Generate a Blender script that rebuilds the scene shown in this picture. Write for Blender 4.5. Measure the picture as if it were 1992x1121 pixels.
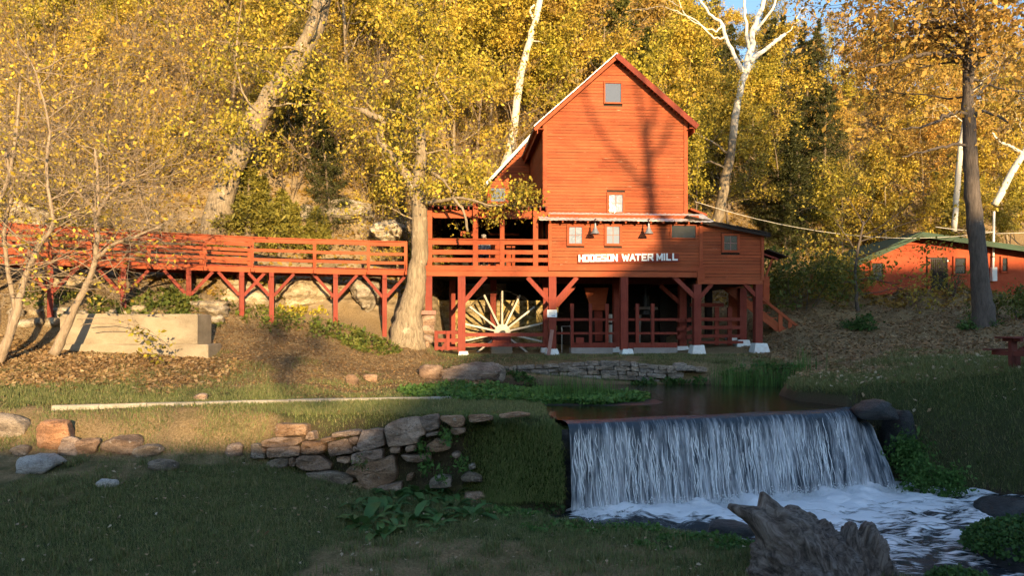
import bpy, bmesh, math, random
import numpy as np
from mathutils import Matrix, Vector, Euler

# ------------------------------------------------------------------ scene, camera, sky, sun
for o in list(bpy.data.objects):
    bpy.data.objects.remove(o)
scene = bpy.context.scene
C = scene.collection
R = math.radians
FPX, HZ, CX, EYE = 1500.0, 640.0, 996.0, 1.0       # focal length and horizon of the photograph (pixels), eye height

cam_d = bpy.data.cameras.new('camera')
cam = bpy.data.objects.new('camera', cam_d); C.objects.link(cam)
cam.location = (0, 0, EYE); cam.rotation_euler = (R(90), 0, 0)
cam_d.sensor_width = 36.0; cam_d.lens = 36.0 * FPX / 1992.0
cam_d.shift_y = (HZ - 560.5) / 1992.0
cam_d.clip_start = 0.1; cam_d.clip_end = 600
scene.camera = cam

SUN_AZ, SUN_EL = R(15.0), R(9.0)                   # behind the camera, to its right, low
S = Vector((math.sin(SUN_AZ) * math.cos(SUN_EL), -math.cos(SUN_AZ) * math.cos(SUN_EL), math.sin(SUN_EL)))
sun_d = bpy.data.lights.new('sun', 'SUN'); sun_d.energy = 4.7; sun_d.angle = R(0.6); sun_d.color = (1.0, 0.70, 0.36)
sun = bpy.data.objects.new('sun', sun_d); C.objects.link(sun)
sun.rotation_euler = (-S).to_track_quat('-Z', 'Y').to_euler(); sun.location = (20, -60, 40)

world = bpy.data.worlds.new('World'); scene.world = world; world.use_nodes = True
wn = world.node_tree
sky = wn.nodes.new('ShaderNodeTexSky'); sky.sky_type = 'NISHITA'; sky.sun_disc = False
sky.sun_elevation = SUN_EL; sky.sun_rotation = math.atan2(S.x, S.y)
sky.altitude = 300; sky.air_density = 1.0; sky.dust_density = 0.6; sky.ozone_density = 2.0
wn.links.new(sky.outputs[0], wn.nodes['Background'].inputs[0])
wn.nodes['Background'].inputs[1].default_value = 0.15
vs = scene.view_settings
vs.view_transform = 'Standard'; vs.look = 'None'; vs.gamma = 1.0; vs.exposure = 1.28; vs.use_curve_mapping = False
scene.cycles.max_bounces = 4; scene.cycles.diffuse_bounces = 2; scene.cycles.glossy_bounces = 3
scene.cycles.use_adaptive_sampling = True; scene.cycles.adaptive_threshold = 0.03
scene.cycles.transmission_bounces = 2; scene.cycles.transparent_max_bounces = 6
scene.cycles.caustics_reflective = False; scene.cycles.caustics_refractive = False
scene.cycles.use_denoising = True

# ------------------------------------------------------------------ small helpers
WM = {}
def link(o, parent=None, M=None):
    C.objects.link(o)
    M = M.copy() if M is not None else Matrix.Identity(4)
    WM[o] = M; o.matrix_basis = M
    if parent is not None:
        o.parent = parent; o.matrix_parent_inverse = WM[parent].inverted()
    return o
def tag(o, label=None, cat=None, group=None, kind=None):
    if label: o['label'] = label
    if cat: o['category'] = cat
    if group: o['group'] = group
    if kind: o['kind'] = kind
    return o
def thing(name, label, cat, loc=(0, 0, 0), group=None):
    o = bpy.data.objects.new(name, None); o.empty_display_size = 0.2
    link(o, None, Matrix.Translation(Vector(loc)))
    return tag(o, label, cat, group)
def np_mesh(name, V, F, mat=None, smooth=False):
    """mesh from an (n,3) array and an (m,3) or (m,4) index array"""
    V = np.ascontiguousarray(V, dtype=np.float32); F = np.ascontiguousarray(F, dtype=np.int32)
    me = bpy.data.meshes.new(name)
    k = F.shape[1]
    me.vertices.add(len(V)); me.vertices.foreach_set('co', V.ravel())
    me.loops.add(F.size); me.loops.foreach_set('vertex_index', F.ravel())
    me.polygons.add(len(F)); me.polygons.foreach_set('loop_start', np.arange(0, F.size, k, dtype=np.int32))
    if smooth: me.polygons.foreach_set('use_smooth', np.ones(len(F), dtype=bool))
    me.update(calc_edges=True)
    if mat: me.materials.append(mat)
    return me
class MB:
    def __init__(s): s.v = []; s.f = []
    def box(s, c, size, rot=None):
        b = len(s.v); hx, hy, hz = size[0] / 2, size[1] / 2, size[2] / 2
        for dx, dy, dz in ((-1,-1,-1),(1,-1,-1),(1,1,-1),(-1,1,-1),(-1,-1,1),(1,-1,1),(1,1,1),(-1,1,1)):
            p = Vector((dx * hx, dy * hy, dz * hz))
            if rot is not None: p = rot @ p
            s.v.append(tuple(p + Vector(c)))
        for q in ((0,3,2,1),(4,5,6,7),(0,1,5,4),(1,2,6,5),(2,3,7,6),(3,0,4,7)):
            s.f.append(tuple(b + i for i in q))
    def tube(s, pts, rad, n=6, caps=True):
        b = len(s.v); pts = [Vector(p) for p in pts]; m = len(pts)
        u = None
        for i, p in enumerate(pts):
            d = (pts[min(i + 1, m - 1)] - pts[max(i - 1, 0)])
            d = d.normalized() if d.length > 1e-9 else Vector((0, 0, 1))
            if u is None:
                u = d.orthogonal().normalized()
            else:
                u = (u - d * u.dot(d)); u = u.normalized() if u.length > 1e-6 else d.orthogonal().normalized()
            w = d.cross(u)
            for k in range(n):
                a = 2 * math.pi * k / n
                s.v.append(tuple(p + (u * math.cos(a) + w * math.sin(a)) * rad[i]))
        for i in range(m - 1):
            for k in range(n):
                k2 = (k + 1) % n
                s.f.append((b + i * n + k, b + i * n + k2, b + (i + 1) * n + k2, b + (i + 1) * n + k))
        if caps:
            s.f.append(tuple(b + k for k in reversed(range(n))))
            s.f.append(tuple(b + (m - 1) * n + k for k in range(n)))
    def prism(s, front, back):
        """polygon rings front/back (same count)"""
        b = len(s.v); n = len(front)
        s.v += [tuple(p) for p in front] + [tuple(p) for p in back]
        s.f.append(tuple(b + i for i in range(n)))
        s.f.append(tuple(b + n + i for i in reversed(range(n))))
        for i in range(n):
            j = (i + 1) % n
            s.f.append((b + i, b + n + i, b + n + j, b + j))
    def mesh(s, name, mat, smooth=False):
        me = bpy.data.meshes.new(name); me.from_pydata(s.v, [], s.f); me.update()
        if smooth:
            me.polygons.foreach_set('use_smooth', np.ones(len(me.polygons), dtype=bool))
        if mat: me.materials.append(mat)
        return me
    def build(s, name, mat, parent=None, smooth=False, M=None):
        return link(bpy.data.objects.new(name, s.mesh(name, mat, smooth)), parent, M)
def fix_normals(me):
    bm = bmesh.new(); bm.from_mesh(me); bmesh.ops.recalc_face_normals(bm, faces=bm.faces); bm.to_mesh(me); bm.free()
_cubes = {}
def unit_cube(mat):
    if mat.name not in _cubes:
        m = MB(); m.box((0, 0, 0), (1, 1, 1)); _cubes[mat.name] = m.mesh('board_' + mat.name, mat)
    return _cubes[mat.name]
def piece(name, mat, parent, c, size, rot=None):
    """one board: a shared unit cube, scaled and turned"""
    M = Matrix.Translation(Vector(c))
    if rot is not None: M = M @ rot.to_4x4()
    M = M @ Matrix.Diagonal((size[0], size[1], size[2], 1))
    return link(bpy.data.objects.new(name, unit_cube(mat)), parent, M)
def rot_between(d, up=(0, 0, 1)):
    """x axis along d, z near up"""
    x = Vector(d).normalized(); y = Vector(up).cross(x)
    y = y.normalized() if y.length > 1e-6 else Vector((0, 1, 0))
    z = x.cross(y)
    return Matrix((x, y, z)).transposed()
def bar(name, mat, parent, p0, p1, w, h, up=(0, 0, 1)):
    p0, p1 = Vector(p0), Vector(p1); d = p1 - p0
    return piece(name, mat, parent, (p0 + p1) / 2, (d.length, w, h), rot_between(d, up))
def PX(px, py, Y):
    return Vector(((px - CX) * Y / FPX, Y, EYE + (HZ - py) * Y / FPX))
def sstep(a, b, x):
    t = np.clip((x - a) / (b - a), 0, 1); return t * t * (3 - 2 * t)

# ------------------------------------------------------------------ numpy noise
def _hash(ix, iy, iz, seed):
    h = (ix.astype(np.int64) * 374761393 + iy.astype(np.int64) * 668265263 + iz.astype(np.int64) * 2147483647 + seed * 144665) & 0xFFFFFFFF
    h = ((h ^ (h >> 13)) * 1274126177) & 0xFFFFFFFF
    h = ((h ^ (h >> 16)) * 2246822519) & 0xFFFFFFFF
    return ((h ^ (h >> 15)) & 0xFFFFFF) / float(0xFFFFFF)
def noise3(x, y, z, seed=0):
    x, y, z = np.broadcast_arrays(np.asarray(x, float), np.asarray(y, float), np.asarray(z, float))
    ix, iy, iz = np.floor(x), np.floor(y), np.floor(z)
    fx, fy, fz = x - ix, y - iy, z - iz
    fx, fy, fz = fx * fx * (3 - 2 * fx), fy * fy * (3 - 2 * fy), fz * fz * (3 - 2 * fz)
    r = 0
    for dx in (0, 1):
        wx = fx if dx else 1 - fx
        for dy in (0, 1):
            wy = fy if dy else 1 - fy
            for dz in (0, 1):
                wz = fz if dz else 1 - fz
                r = r + wx * wy * wz * _hash(ix + dx, iy + dy, iz + dz, seed)
    return r * 2 - 1
def noise2(x, y, seed=0):
    x, y = np.broadcast_arrays(np.asarray(x, float), np.asarray(y, float))
    ix, iy = np.floor(x), np.floor(y); iz = np.zeros_like(ix)
    fx, fy = x - ix, y - iy
    fx, fy = fx * fx * (3 - 2 * fx), fy * fy * (3 - 2 * fy)
    a = _hash(ix, iy, iz, seed); b = _hash(ix + 1, iy, iz, seed); c = _hash(ix, iy + 1, iz, seed); d = _hash(ix + 1, iy + 1, iz, seed)
    return ((a * (1 - fx) + b * fx) * (1 - fy) + (c * (1 - fx) + d * fx) * fy) * 2 - 1
def fbm2(x, y, seed=0, oct=4):
    r = 0; a = 1.0; t = 0
    for i in range(oct):
        r = r + a * noise2(np.asarray(x) * 2 ** i, np.asarray(y) * 2 ** i, seed + i); t += a; a *= 0.5
    return r / t
def fbm3(x, y, z, seed=0, oct=3):
    r = 0; a = 1.0; t = 0
    for i in range(oct):
        k = 2 ** i; r = r + a * noise3(x * k, y * k, z * k, seed + i); t += a; a *= 0.5
    return r / t

# ------------------------------------------------------------------ materials
def newmat(name):
    m = bpy.data.materials.new(name); m.use_nodes = True
    nt = m.node_tree; return m, nt, nt.nodes['Principled BSDF']
def nd(nt, typ, **kw):
    n = nt.nodes.new(typ)
    for k, v in kw.items():
        if k.startswith('i_'):
            key = k[2:]; key = int(key) if key.isdigit() else key.replace('_', ' ')
            n.inputs[key].default_value = v
        else: setattr(n, k, v)
    return n
def ramp(nt, fac, stops, interp='LINEAR'):
    r = nt.nodes.new('ShaderNodeValToRGB'); r.color_ramp.interpolation = interp
    e = r.color_ramp.elements
    while len(e) < len(stops): e.new(0.5)
    for el, (p, c) in zip(e, stops):
        el.position = p; el.color = (c[0], c[1], c[2], 1) if not isinstance(c, (int, float)) else (c, c, c, 1)
    nt.links.new(fac, r.inputs[0]); return r.outputs[0]
def mixc(nt, fac, a, b, mode='MIX'):
    n = nt.nodes.new('ShaderNodeMix'); n.data_type = 'RGBA'; n.blend_type = mode
    for sock, v in ((n.inputs[0], fac), (n.inputs[6], a), (n.inputs[7], b)):
        if hasattr(v, 'is_linked'): nt.links.new(v, sock)
        elif isinstance(v, (int, float)): sock.default_value = v
        else: sock.default_value = (v[0], v[1], v[2], 1)
    return n.outputs[2]
def pos_scaled(nt, sc, obj=False):
    if obj:
        src = nt.nodes.new('ShaderNodeTexCoord').outputs['Object']
    else:
        src = nt.nodes.new('ShaderNodeNewGeometry').outputs['Position']
    mp = nt.nodes.new('ShaderNodeMapping'); mp.inputs['Scale'].default_value = sc
    nt.links.new(src, mp.inputs[0]); return mp.outputs[0]
def noi(nt, vec, scale, detail=4, rough=0.6, dist=0.0):
    n = nt.nodes.new('ShaderNodeTexNoise'); n.inputs['Scale'].default_value = scale
    n.inputs['Detail'].default_value = detail; n.inputs['Roughness'].default_value = rough; n.inputs['Distortion'].default_value = dist
    nt.links.new(vec, n.inputs['Vector']); return n.outputs['Fac']
def bump(nt, bs, h, strength=0.5, dist=0.02):
    b = nt.nodes.new('ShaderNodeBump'); b.inputs['Strength'].default_value = strength; b.inputs['Distance'].default_value = dist
    nt.links.new(h, b.inputs['Height']); nt.links.new(b.outputs[0], bs.inputs['Normal'])
def math_n(nt, op, a, b=None):
    n = nt.nodes.new('ShaderNodeMath'); n.operation = op
    for i, v in enumerate((a, b)):
        if v is None: continue
        if hasattr(v, 'is_linked'): nt.links.new(v, n.inputs[i])
        else: n.inputs[i].default_value = v
    return n.outputs[0]
def paint_mat(name, c, c2, rough=0.75, streak=(3, 3, 40), peel=0.0, peel_c=(0.45, 0.33, 0.25), objrand=0.18):
    m, nt, bs = newmat(name)
    v = pos_scaled(nt, streak); f = noi(nt, v, 1.0, 5, 0.65)
    col = ramp(nt, f, [(0.3, c2), (0.62, c)])
    oi = nt.nodes.new('ShaderNodeObjectInfo')
    k = math_n(nt, 'MULTIPLY_ADD', oi.outputs['Random'], objrand); nt.nodes[-1].inputs[2].default_value = 1 - objrand * 0.6
    hs = nd(nt, 'ShaderNodeHueSaturation'); nt.links.new(k, hs.inputs['Value']); nt.links.new(col, hs.inputs['Color']); col = hs.outputs[0]
    fd = noi(nt, pos_scaled(nt, (0.5, 0.5, 0.9)), 1.3, 6, 0.7)
    col = mixc(nt, ramp(nt, fd, [(0.42, 0.0), (0.72, 0.42)]), col, [min(1, c[0] * 1.15), c[1] * 1.6 + .008, c[2] * 1.8 + .006])
    col = mixc(nt, ramp(nt, fd, [(0.26, 0.5), (0.42, 0.0)]), col, [c2[0] * .62, c2[1] * .6, c2[2] * .65])
    if peel > 0:
        f2 = noi(nt, pos_scaled(nt, (2.2, 2.2, 16)), 1.0, 6, 0.7)
        col = mixc(nt, ramp(nt, f2, [(0.70 - peel, 0.0), (0.76 - peel, 1.0)]), col, peel_c)
    nt.links.new(col, bs.inputs['Base Color']); bs.inputs['Roughness'].default_value = rough
    bs.inputs['Specular IOR Level'].default_value = 0.25
    bump(nt, bs, f, 0.5, 0.01)
    return m
M_red = paint_mat('red_paint', (0.37, 0.080, 0.029), (0.26, 0.053, 0.021), peel=0.02)
M_clap = paint_mat('red_clapboard_paint', (0.37, 0.086, 0.031), (0.265, 0.058, 0.023), streak=(1.3, 1.3, 30), peel=0.055, peel_c=(0.52, 0.30, 0.19), objrand=0.36)
M_redpost = paint_mat('red_post_paint', (0.235, 0.043, 0.026), (0.155, 0.028, 0.018), streak=(22, 22, 1.5), peel=0.0)
M_white = paint_mat('white_paint', (0.78, 0.77, 0.74), (0.62, 0.60, 0.57), streak=(6, 6, 6), objrand=0.05)
M_whiteletter = paint_mat('white_letter_paint', (0.85, 0.85, 0.83), (0.78, 0.77, 0.75), objrand=0.03)
M_spoke = paint_mat('pale_weathered_wood', (0.58, 0.53, 0.45), (0.40, 0.34, 0.27), streak=(14, 14, 14), objrand=0.1)
M_dark = paint_mat('dark_wood_and_shade', (0.035, 0.022, 0.016), (0.018, 0.011, 0.009), objrand=0.3)  # dark wood; also colours deep rooms and board gaps as shade
M_grey = paint_mat('grey_weathered_wood', (0.20, 0.16, 0.13), (0.12, 0.095, 0.08), streak=(30, 30, 2), objrand=0.3)
M_pinkwood = paint_mat('faded_red_plank', (0.34, 0.17, 0.13), (0.24, 0.11, 0.09), streak=(20, 20, 3))
M_green = paint_mat('green_roof_paint', (0.055, 0.085, 0.052), (0.035, 0.055, 0.035))
M_stucco = paint_mat('red_stucco', (0.42, 0.075, 0.028), (0.34, 0.055, 0.02), streak=(5, 5, 5))
M_table = paint_mat('brown_red_table_paint', (0.17, 0.045, 0.035), (0.11, 0.03, 0.025))

def simple(name, col, rough=0.6, metal=0.0, spec=0.5):
    m, nt, bs = newmat(name)
    bs.inputs['Base Color'].default_value = (*col, 1); bs.inputs['Roughness'].default_value = rough
    bs.inputs['Metallic'].default_value = metal; bs.inputs['Specular IOR Level'].default_value = spec
    return m
M_black = simple('black_iron', (0.02, 0.02, 0.022), 0.5, 0.6)
M_galv = simple('galvanised_lamp', (0.42, 0.42, 0.40), 0.45, 0.7)
M_pipe = simple('white_pipe', (0.75, 0.75, 0.72), 0.5)
M_wire = simple('pale_cable', (0.70, 0.66, 0.58), 0.6)
M_ink = simple('faded_blue_ink', (0.12, 0.15, 0.28), 0.8)
M_skin = simple('skin', (0.45, 0.26, 0.18), 0.6)
M_hair = simple('grey_hair', (0.32, 0.31, 0.30), 0.8)
M_trouser = simple('dark_trousers', (0.03, 0.035, 0.05), 0.9)
def glass_mat(name, refl, back):
    m, nt, bs = newmat(name)
    bs.inputs['Base Color'].default_value = (*back, 1); bs.inputs['Roughness'].default_value = 0.6
    g = nd(nt, 'ShaderNodeBsdfGlossy', i_Roughness=0.02); g.inputs['Color'].default_value = (0.9, 0.92, 0.95, 1)
    n = noi(nt, pos_scaled(nt, (3, 3, 3)), 1.0, 2)
    b = nt.nodes.new('ShaderNodeBump'); b.inputs['Strength'].default_value = 0.15; b.inputs['Distance'].default_value = 0.02
    nt.links.new(n, b.inputs['Height']); nt.links.new(b.outputs[0], g.inputs['Normal'])
    mx = nt.nodes.new('ShaderNodeMixShader'); mx.inputs[0].default_value = refl
    nt.links.new(bs.outputs[0], mx.inputs[1]); nt.links.new(g.outputs[0], mx.inputs[2])
    nt.links.new(mx.outputs[0], nt.nodes['Material Output'].inputs[0]); return m
M_pane = glass_mat('curtained_pane', 0.03, (0.15, 0.20, 0.28))
M_glass = glass_mat('dark_glass_pane', 0.62, (0.03, 0.03, 0.03))
M_topglass = glass_mat('dull_blue_pane', 0.02, (0.035, 0.062, 0.125))  # almost no reflection, dark blue base colour

def concrete_mat(name, a, b, sc=2.5):
    m, nt, bs = newmat(name)
    f = noi(nt, pos_scaled(nt, (1, 1, 1.6)), sc, 7, 0.65)
    g = noi(nt, pos_scaled(nt, (1, 1, 1)), 45, 3, 0.6)
    col = mixc(nt, 0.35, ramp(nt, f, [(0.32, b), (0.62, a)]), ramp(nt, g, [(0.35, b), (0.65, a)]))
    nt.links.new(col, bs.inputs['Base Color']); bs.inputs['Roughness'].default_value = 0.9
    bump(nt, bs, g, 0.4, 0.01); return m
M_conc = concrete_mat('tan_concrete', (0.36, 0.30, 0.215), (0.20, 0.16, 0.105), 1.6)
M_concg = concrete_mat('grey_concrete', (0.34, 0.32, 0.30), (0.22, 0.20, 0.19))
M_kerb = concrete_mat('pale_concrete', (0.42, 0.385, 0.32), (0.25, 0.22, 0.17))
def rock_mat(name, cols, lichen=(0.5, 0.46, 0.40), wet=0.0, lich=0.60, bs_s=0.8, strata=1.0):
    m, nt, bs = newmat(name)
    f = noi(nt, pos_scaled(nt, (1, 1, 1 + 1.5 * strata)), 2.2, 8, 0.65)
    col = ramp(nt, f, [(0.36, cols[0]), (0.5, cols[1]), (0.63, cols[2])])
    oi = nt.nodes.new('ShaderNodeObjectInfo')
    hs = nd(nt, 'ShaderNodeHueSaturation')
    nt.links.new(math_n(nt, 'MULTIPLY_ADD', oi.outputs['Random'], 0.5), hs.inputs['Value']); nt.nodes[-1].inputs[2].default_value = 0.75
    sat = math_n(nt, 'MULTIPLY_ADD', math_n(nt, 'FRACT', math_n(nt, 'MULTIPLY', oi.outputs['Random'], 7.31)), 0.45); nt.nodes[-1].inputs[2].default_value = 0.85
    nt.links.new(sat, hs.inputs['Saturation'])
    nt.links.new(col, hs.inputs['Color']); col = hs.outputs[0]
    l = noi(nt, pos_scaled(nt, (1, 1, 1)), 9, 6, 0.75)
    col = mixc(nt, ramp(nt, l, [(lich, 0.0), (lich + 0.06, 0.75)]), col, lichen)
    g = noi(nt, pos_scaled(nt, (1, 1, 2.5)), 14, 8, 0.7)
    col = mixc(nt, ramp(nt, g, [(0.34, 0.85), (0.46, 0.0)]), col, [c * 0.35 for c in cols[0]])
    fi = noi(nt, pos_scaled(nt, (1, 1, 1)), 38, 4, 0.7)
    col = mixc(nt, 0.55, col, mixc(nt, 1.0, col, ramp(nt, fi, [(0.3, 0.35), (0.7, 1.6)]), 'MULTIPLY'))
    nt.links.new(col, bs.inputs['Base Color']); bs.inputs['Roughness'].default_value = 0.9 - 0.6 * wet
    bump(nt, bs, math_n(nt, 'ADD', f, math_n(nt, 'MULTIPLY', g, 0.8)), bs_s, 0.10); return m
M_stone = rock_mat('brown_sandstone', [(0.18, 0.118, 0.08), (0.33, 0.225, 0.158), (0.44, 0.325, 0.245)])
M_greystone = rock_mat('grey_limestone', [(0.14, 0.112, 0.088), (0.26, 0.212, 0.165), (0.38, 0.32, 0.26)], (0.50, 0.46, 0.40))
M_bluff = rock_mat('pale_bluff_limestone', [(0.22, 0.17, 0.11), (0.42, 0.35, 0.25), (0.58, 0.51, 0.40)], (0.62, 0.57, 0.48))
M_orange = rock_mat('orange_sandstone', [(0.21, 0.12, 0.075), (0.35, 0.205, 0.13), (0.42, 0.27, 0.185)], lich=0.7)
M_pale = rock_mat('pale_stone', [(0.34, 0.30, 0.27), (0.48, 0.44, 0.40), (0.58, 0.54, 0.49)])
M_wet = rock_mat('dark_wet_rock', [(0.012, 0.012, 0.014), (0.03, 0.03, 0.032), (0.06, 0.058, 0.055)], (0.09, 0.09, 0.085), wet=0.8)
M_yellowstone = rock_mat('yellow_foundation_stone', [(0.20, 0.15, 0.07), (0.36, 0.29, 0.15), (0.48, 0.41, 0.25)], (0.5, 0.44, 0.3))

def leaf_mat(name, cols, trans=0.45, rough=0.6, objr=0.25):
    m, nt, bs = newmat(name)
    ge = nt.nodes.new('ShaderNodeNewGeometry'); oi = nt.nodes.new('ShaderNodeObjectInfo')
    n = len(cols)
    col = ramp(nt, ge.outputs['Random Per Island'], [(i / max(1, n - 1), c) for i, c in enumerate(cols)])
    hs = nd(nt, 'ShaderNodeHueSaturation'); nt.links.new(col, hs.inputs['Color'])
    nt.links.new(math_n(nt, 'MULTIPLY_ADD', oi.outputs['Random'], objr), hs.inputs['Value']); nt.nodes[-1].inputs[2].default_value = 1 - objr / 2
    col = hs.outputs[0]
    nt.links.new(col, bs.inputs['Base Color']); bs.inputs['Roughness'].default_value = rough; bs.inputs['Specular IOR Level'].default_value = 0.3
    t = nt.nodes.new('ShaderNodeBsdfTranslucent'); nt.links.new(col, t.inputs[0])
    mx = nt.nodes.new('ShaderNodeMixShader'); mx.inputs[0].default_value = trans
    nt.links.new(bs.outputs[0], mx.inputs[1]); nt.links.new(t.outputs[0], mx.inputs[2])
    nt.links.new(mx.outputs[0], nt.nodes['Material Output'].inputs[0]); return m
L_yellow = leaf_mat('yellow_leaf', [(0.22, 0.14, 0.03), (0.68, 0.49, 0.05), (0.38, 0.29, 0.045), (0.78, 0.59, 0.09), (0.14, 0.09, 0.028)], 0.28)
L_ygreen = leaf_mat('yellow_green_leaf', [(0.14, 0.12, 0.026), (0.52, 0.44, 0.045), (0.28, 0.255, 0.04), (0.66, 0.53, 0.065), (0.09, 0.08, 0.02)], 0.28)
L_gold = leaf_mat('golden_brown_leaf', [(0.25, 0.145, 0.035), (0.50, 0.32, 0.065), (0.35, 0.23, 0.05), (0.60, 0.42, 0.10), (0.16, 0.09, 0.028)], 0.30)
L_orange = leaf_mat('orange_brown_leaf', [(0.30, 0.155, 0.04), (0.62, 0.37, 0.08), (0.45, 0.27, 0.06), (0.72, 0.49, 0.13), (0.20, 0.105, 0.03)], 0.33)
L_olive = leaf_mat('olive_leaf', [(0.13, 0.11, 0.022), (0.30, 0.25, 0.04), (0.46, 0.36, 0.05), (0.17, 0.15, 0.028), (0.56, 0.42, 0.065)], 0.28)
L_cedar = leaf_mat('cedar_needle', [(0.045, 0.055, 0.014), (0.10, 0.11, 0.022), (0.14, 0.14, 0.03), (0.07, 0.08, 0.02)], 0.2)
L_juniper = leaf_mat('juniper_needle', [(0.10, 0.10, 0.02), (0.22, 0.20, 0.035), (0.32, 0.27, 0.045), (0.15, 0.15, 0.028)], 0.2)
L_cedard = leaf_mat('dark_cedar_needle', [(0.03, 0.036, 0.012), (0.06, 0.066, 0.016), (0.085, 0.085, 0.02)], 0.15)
L_green = leaf_mat('dark_green_leaf', [(0.025, 0.06, 0.014), (0.06, 0.13, 0.03), (0.09, 0.17, 0.04), (0.04, 0.09, 0.022)], 0.3)
L_ivy = leaf_mat('ivy_leaf', [(0.06, 0.09, 0.018), (0.12, 0.16, 0.03), (0.19, 0.20, 0.04), (0.09, 0.11, 0.025)], 0.3)
L_cress = leaf_mat('cress_leaf', [(0.04, 0.10, 0.02), (0.09, 0.19, 0.04), (0.13, 0.24, 0.055)], 0.3)
L_dock = leaf_mat('dock_leaf', [(0.045, 0.11, 0.03), (0.085, 0.18, 0.05), (0.12, 0.22, 0.07)], 0.25, 0.45)
L_grass = leaf_mat('lawn_blade', [(0.09, 0.115, 0.042), (0.155, 0.19, 0.065), (0.21, 0.24, 0.085), (0.11, 0.14, 0.048), (0.37, 0.31, 0.16)], 0.3)
L_mound = leaf_mat('mound_grass_blade', [(0.10, 0.14, 0.04), (0.19, 0.24, 0.06), (0.26, 0.30, 0.09), (0.14, 0.18, 0.05), (0.34, 0.32, 0.12)], 0.35)
L_drygrass = leaf_mat('dry_grass_blade', [(0.16, 0.12, 0.05), (0.34, 0.26, 0.14), (0.13, 0.14, 0.045), (0.26, 0.20, 0.10)], 0.3)
L_litter = leaf_mat('fallen_leaf', [(0.14, 0.08, 0.04), (0.36, 0.24, 0.12), (0.22, 0.13, 0.065), (0.48, 0.36, 0.20), (0.30, 0.19, 0.09), (0.40, 0.25, 0.11)], 0.15)
L_paleleaf = leaf_mat('pale_fallen_leaf', [(0.24, 0.15, 0.08), (0.42, 0.34, 0.22), (0.30, 0.18, 0.08), (0.5, 0.42, 0.30)], 0.1)
def bark_mat(name, a, b, sc=(9, 9, 1.6), obj=False, patch=None):
    m, nt, bs = newmat(name)
    f = noi(nt, pos_scaled(nt, sc), 1.3, 8, 0.7, 0.4)
    col = ramp(nt, f, [(0.32, b), (0.62, a)])
    if patch:
        p = noi(nt, pos_scaled(nt, (1.6, 1.6, 1.1)), 1.6, 4, 0.6)
        col = mixc(nt, ramp(nt, p, [(patch[1], 0.0), (patch[1] + 0.05, 1.0)]), col, patch[0])
    nt.links.new(col, bs.inputs['Base Color']); bs.inputs['Roughness'].default_value = 0.9
    bump(nt, bs, f, 0.9, 0.05); return m
B_brown = bark_mat('grey_brown_bark', (0.26, 0.20, 0.145), (0.10, 0.072, 0.05))
B_tan = bark_mat('tan_bark', (0.34, 0.27, 0.18), (0.11, 0.082, 0.05), patch=((0.42, 0.36, 0.26), 0.62))
B_dark = bark_mat('dark_bark', (0.13, 0.105, 0.09), (0.05, 0.04, 0.034), patch=((0.26, 0.23, 0.20), 0.66))
B_white = bark_mat('white_sycamore_bark', (0.72, 0.68, 0.60), (0.50, 0.46, 0.38), (3, 3, 1.5), patch=((0.34, 0.29, 0.21), 0.63))
B_twig = bark_mat('pale_twig_bark', (0.36, 0.28, 0.20), (0.20, 0.15, 0.10))
def trunk_two_tone(name, z0, z1):
    """brown flaky bark below, white bark above (a sycamore)"""
    m, nt, bs = newmat(name)
    f = noi(nt, pos_scaled(nt, (6, 6, 2)), 1.3, 7, 0.7)
    brown = ramp(nt, f, [(0.32, (0.12, 0.09, 0.06)), (0.62, (0.30, 0.24, 0.16))])
    white = ramp(nt, f, [(0.25, (0.50, 0.46, 0.38)), (0.55, (0.74, 0.71, 0.64))])
    sx = nt.nodes.new('ShaderNodeSeparateXYZ'); nt.links.new(nt.nodes.new('ShaderNodeNewGeometry').outputs['Position'], sx.inputs[0])
    p = noi(nt, pos_scaled(nt, (1.5, 1.5, 0.9)), 1.4, 4, 0.6)
    mr = nd(nt, 'ShaderNodeMapRange'); nt.links.new(math_n(nt, 'MULTIPLY_ADD', p, 5.0), mr.inputs[0])
    nt.links.new(sx.outputs[2], nt.nodes[-1].inputs[2]); mr.inputs[1].default_value = z0 + 2.3; mr.inputs[2].default_value = z1 + 2.7
    nt.links.new(mixc(nt, mr.outputs[0], brown, white), bs.inputs['Base Color']); bs.inputs['Roughness'].default_value = 0.85
    bump(nt, bs, f, 0.6, 0.03); return m

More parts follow.
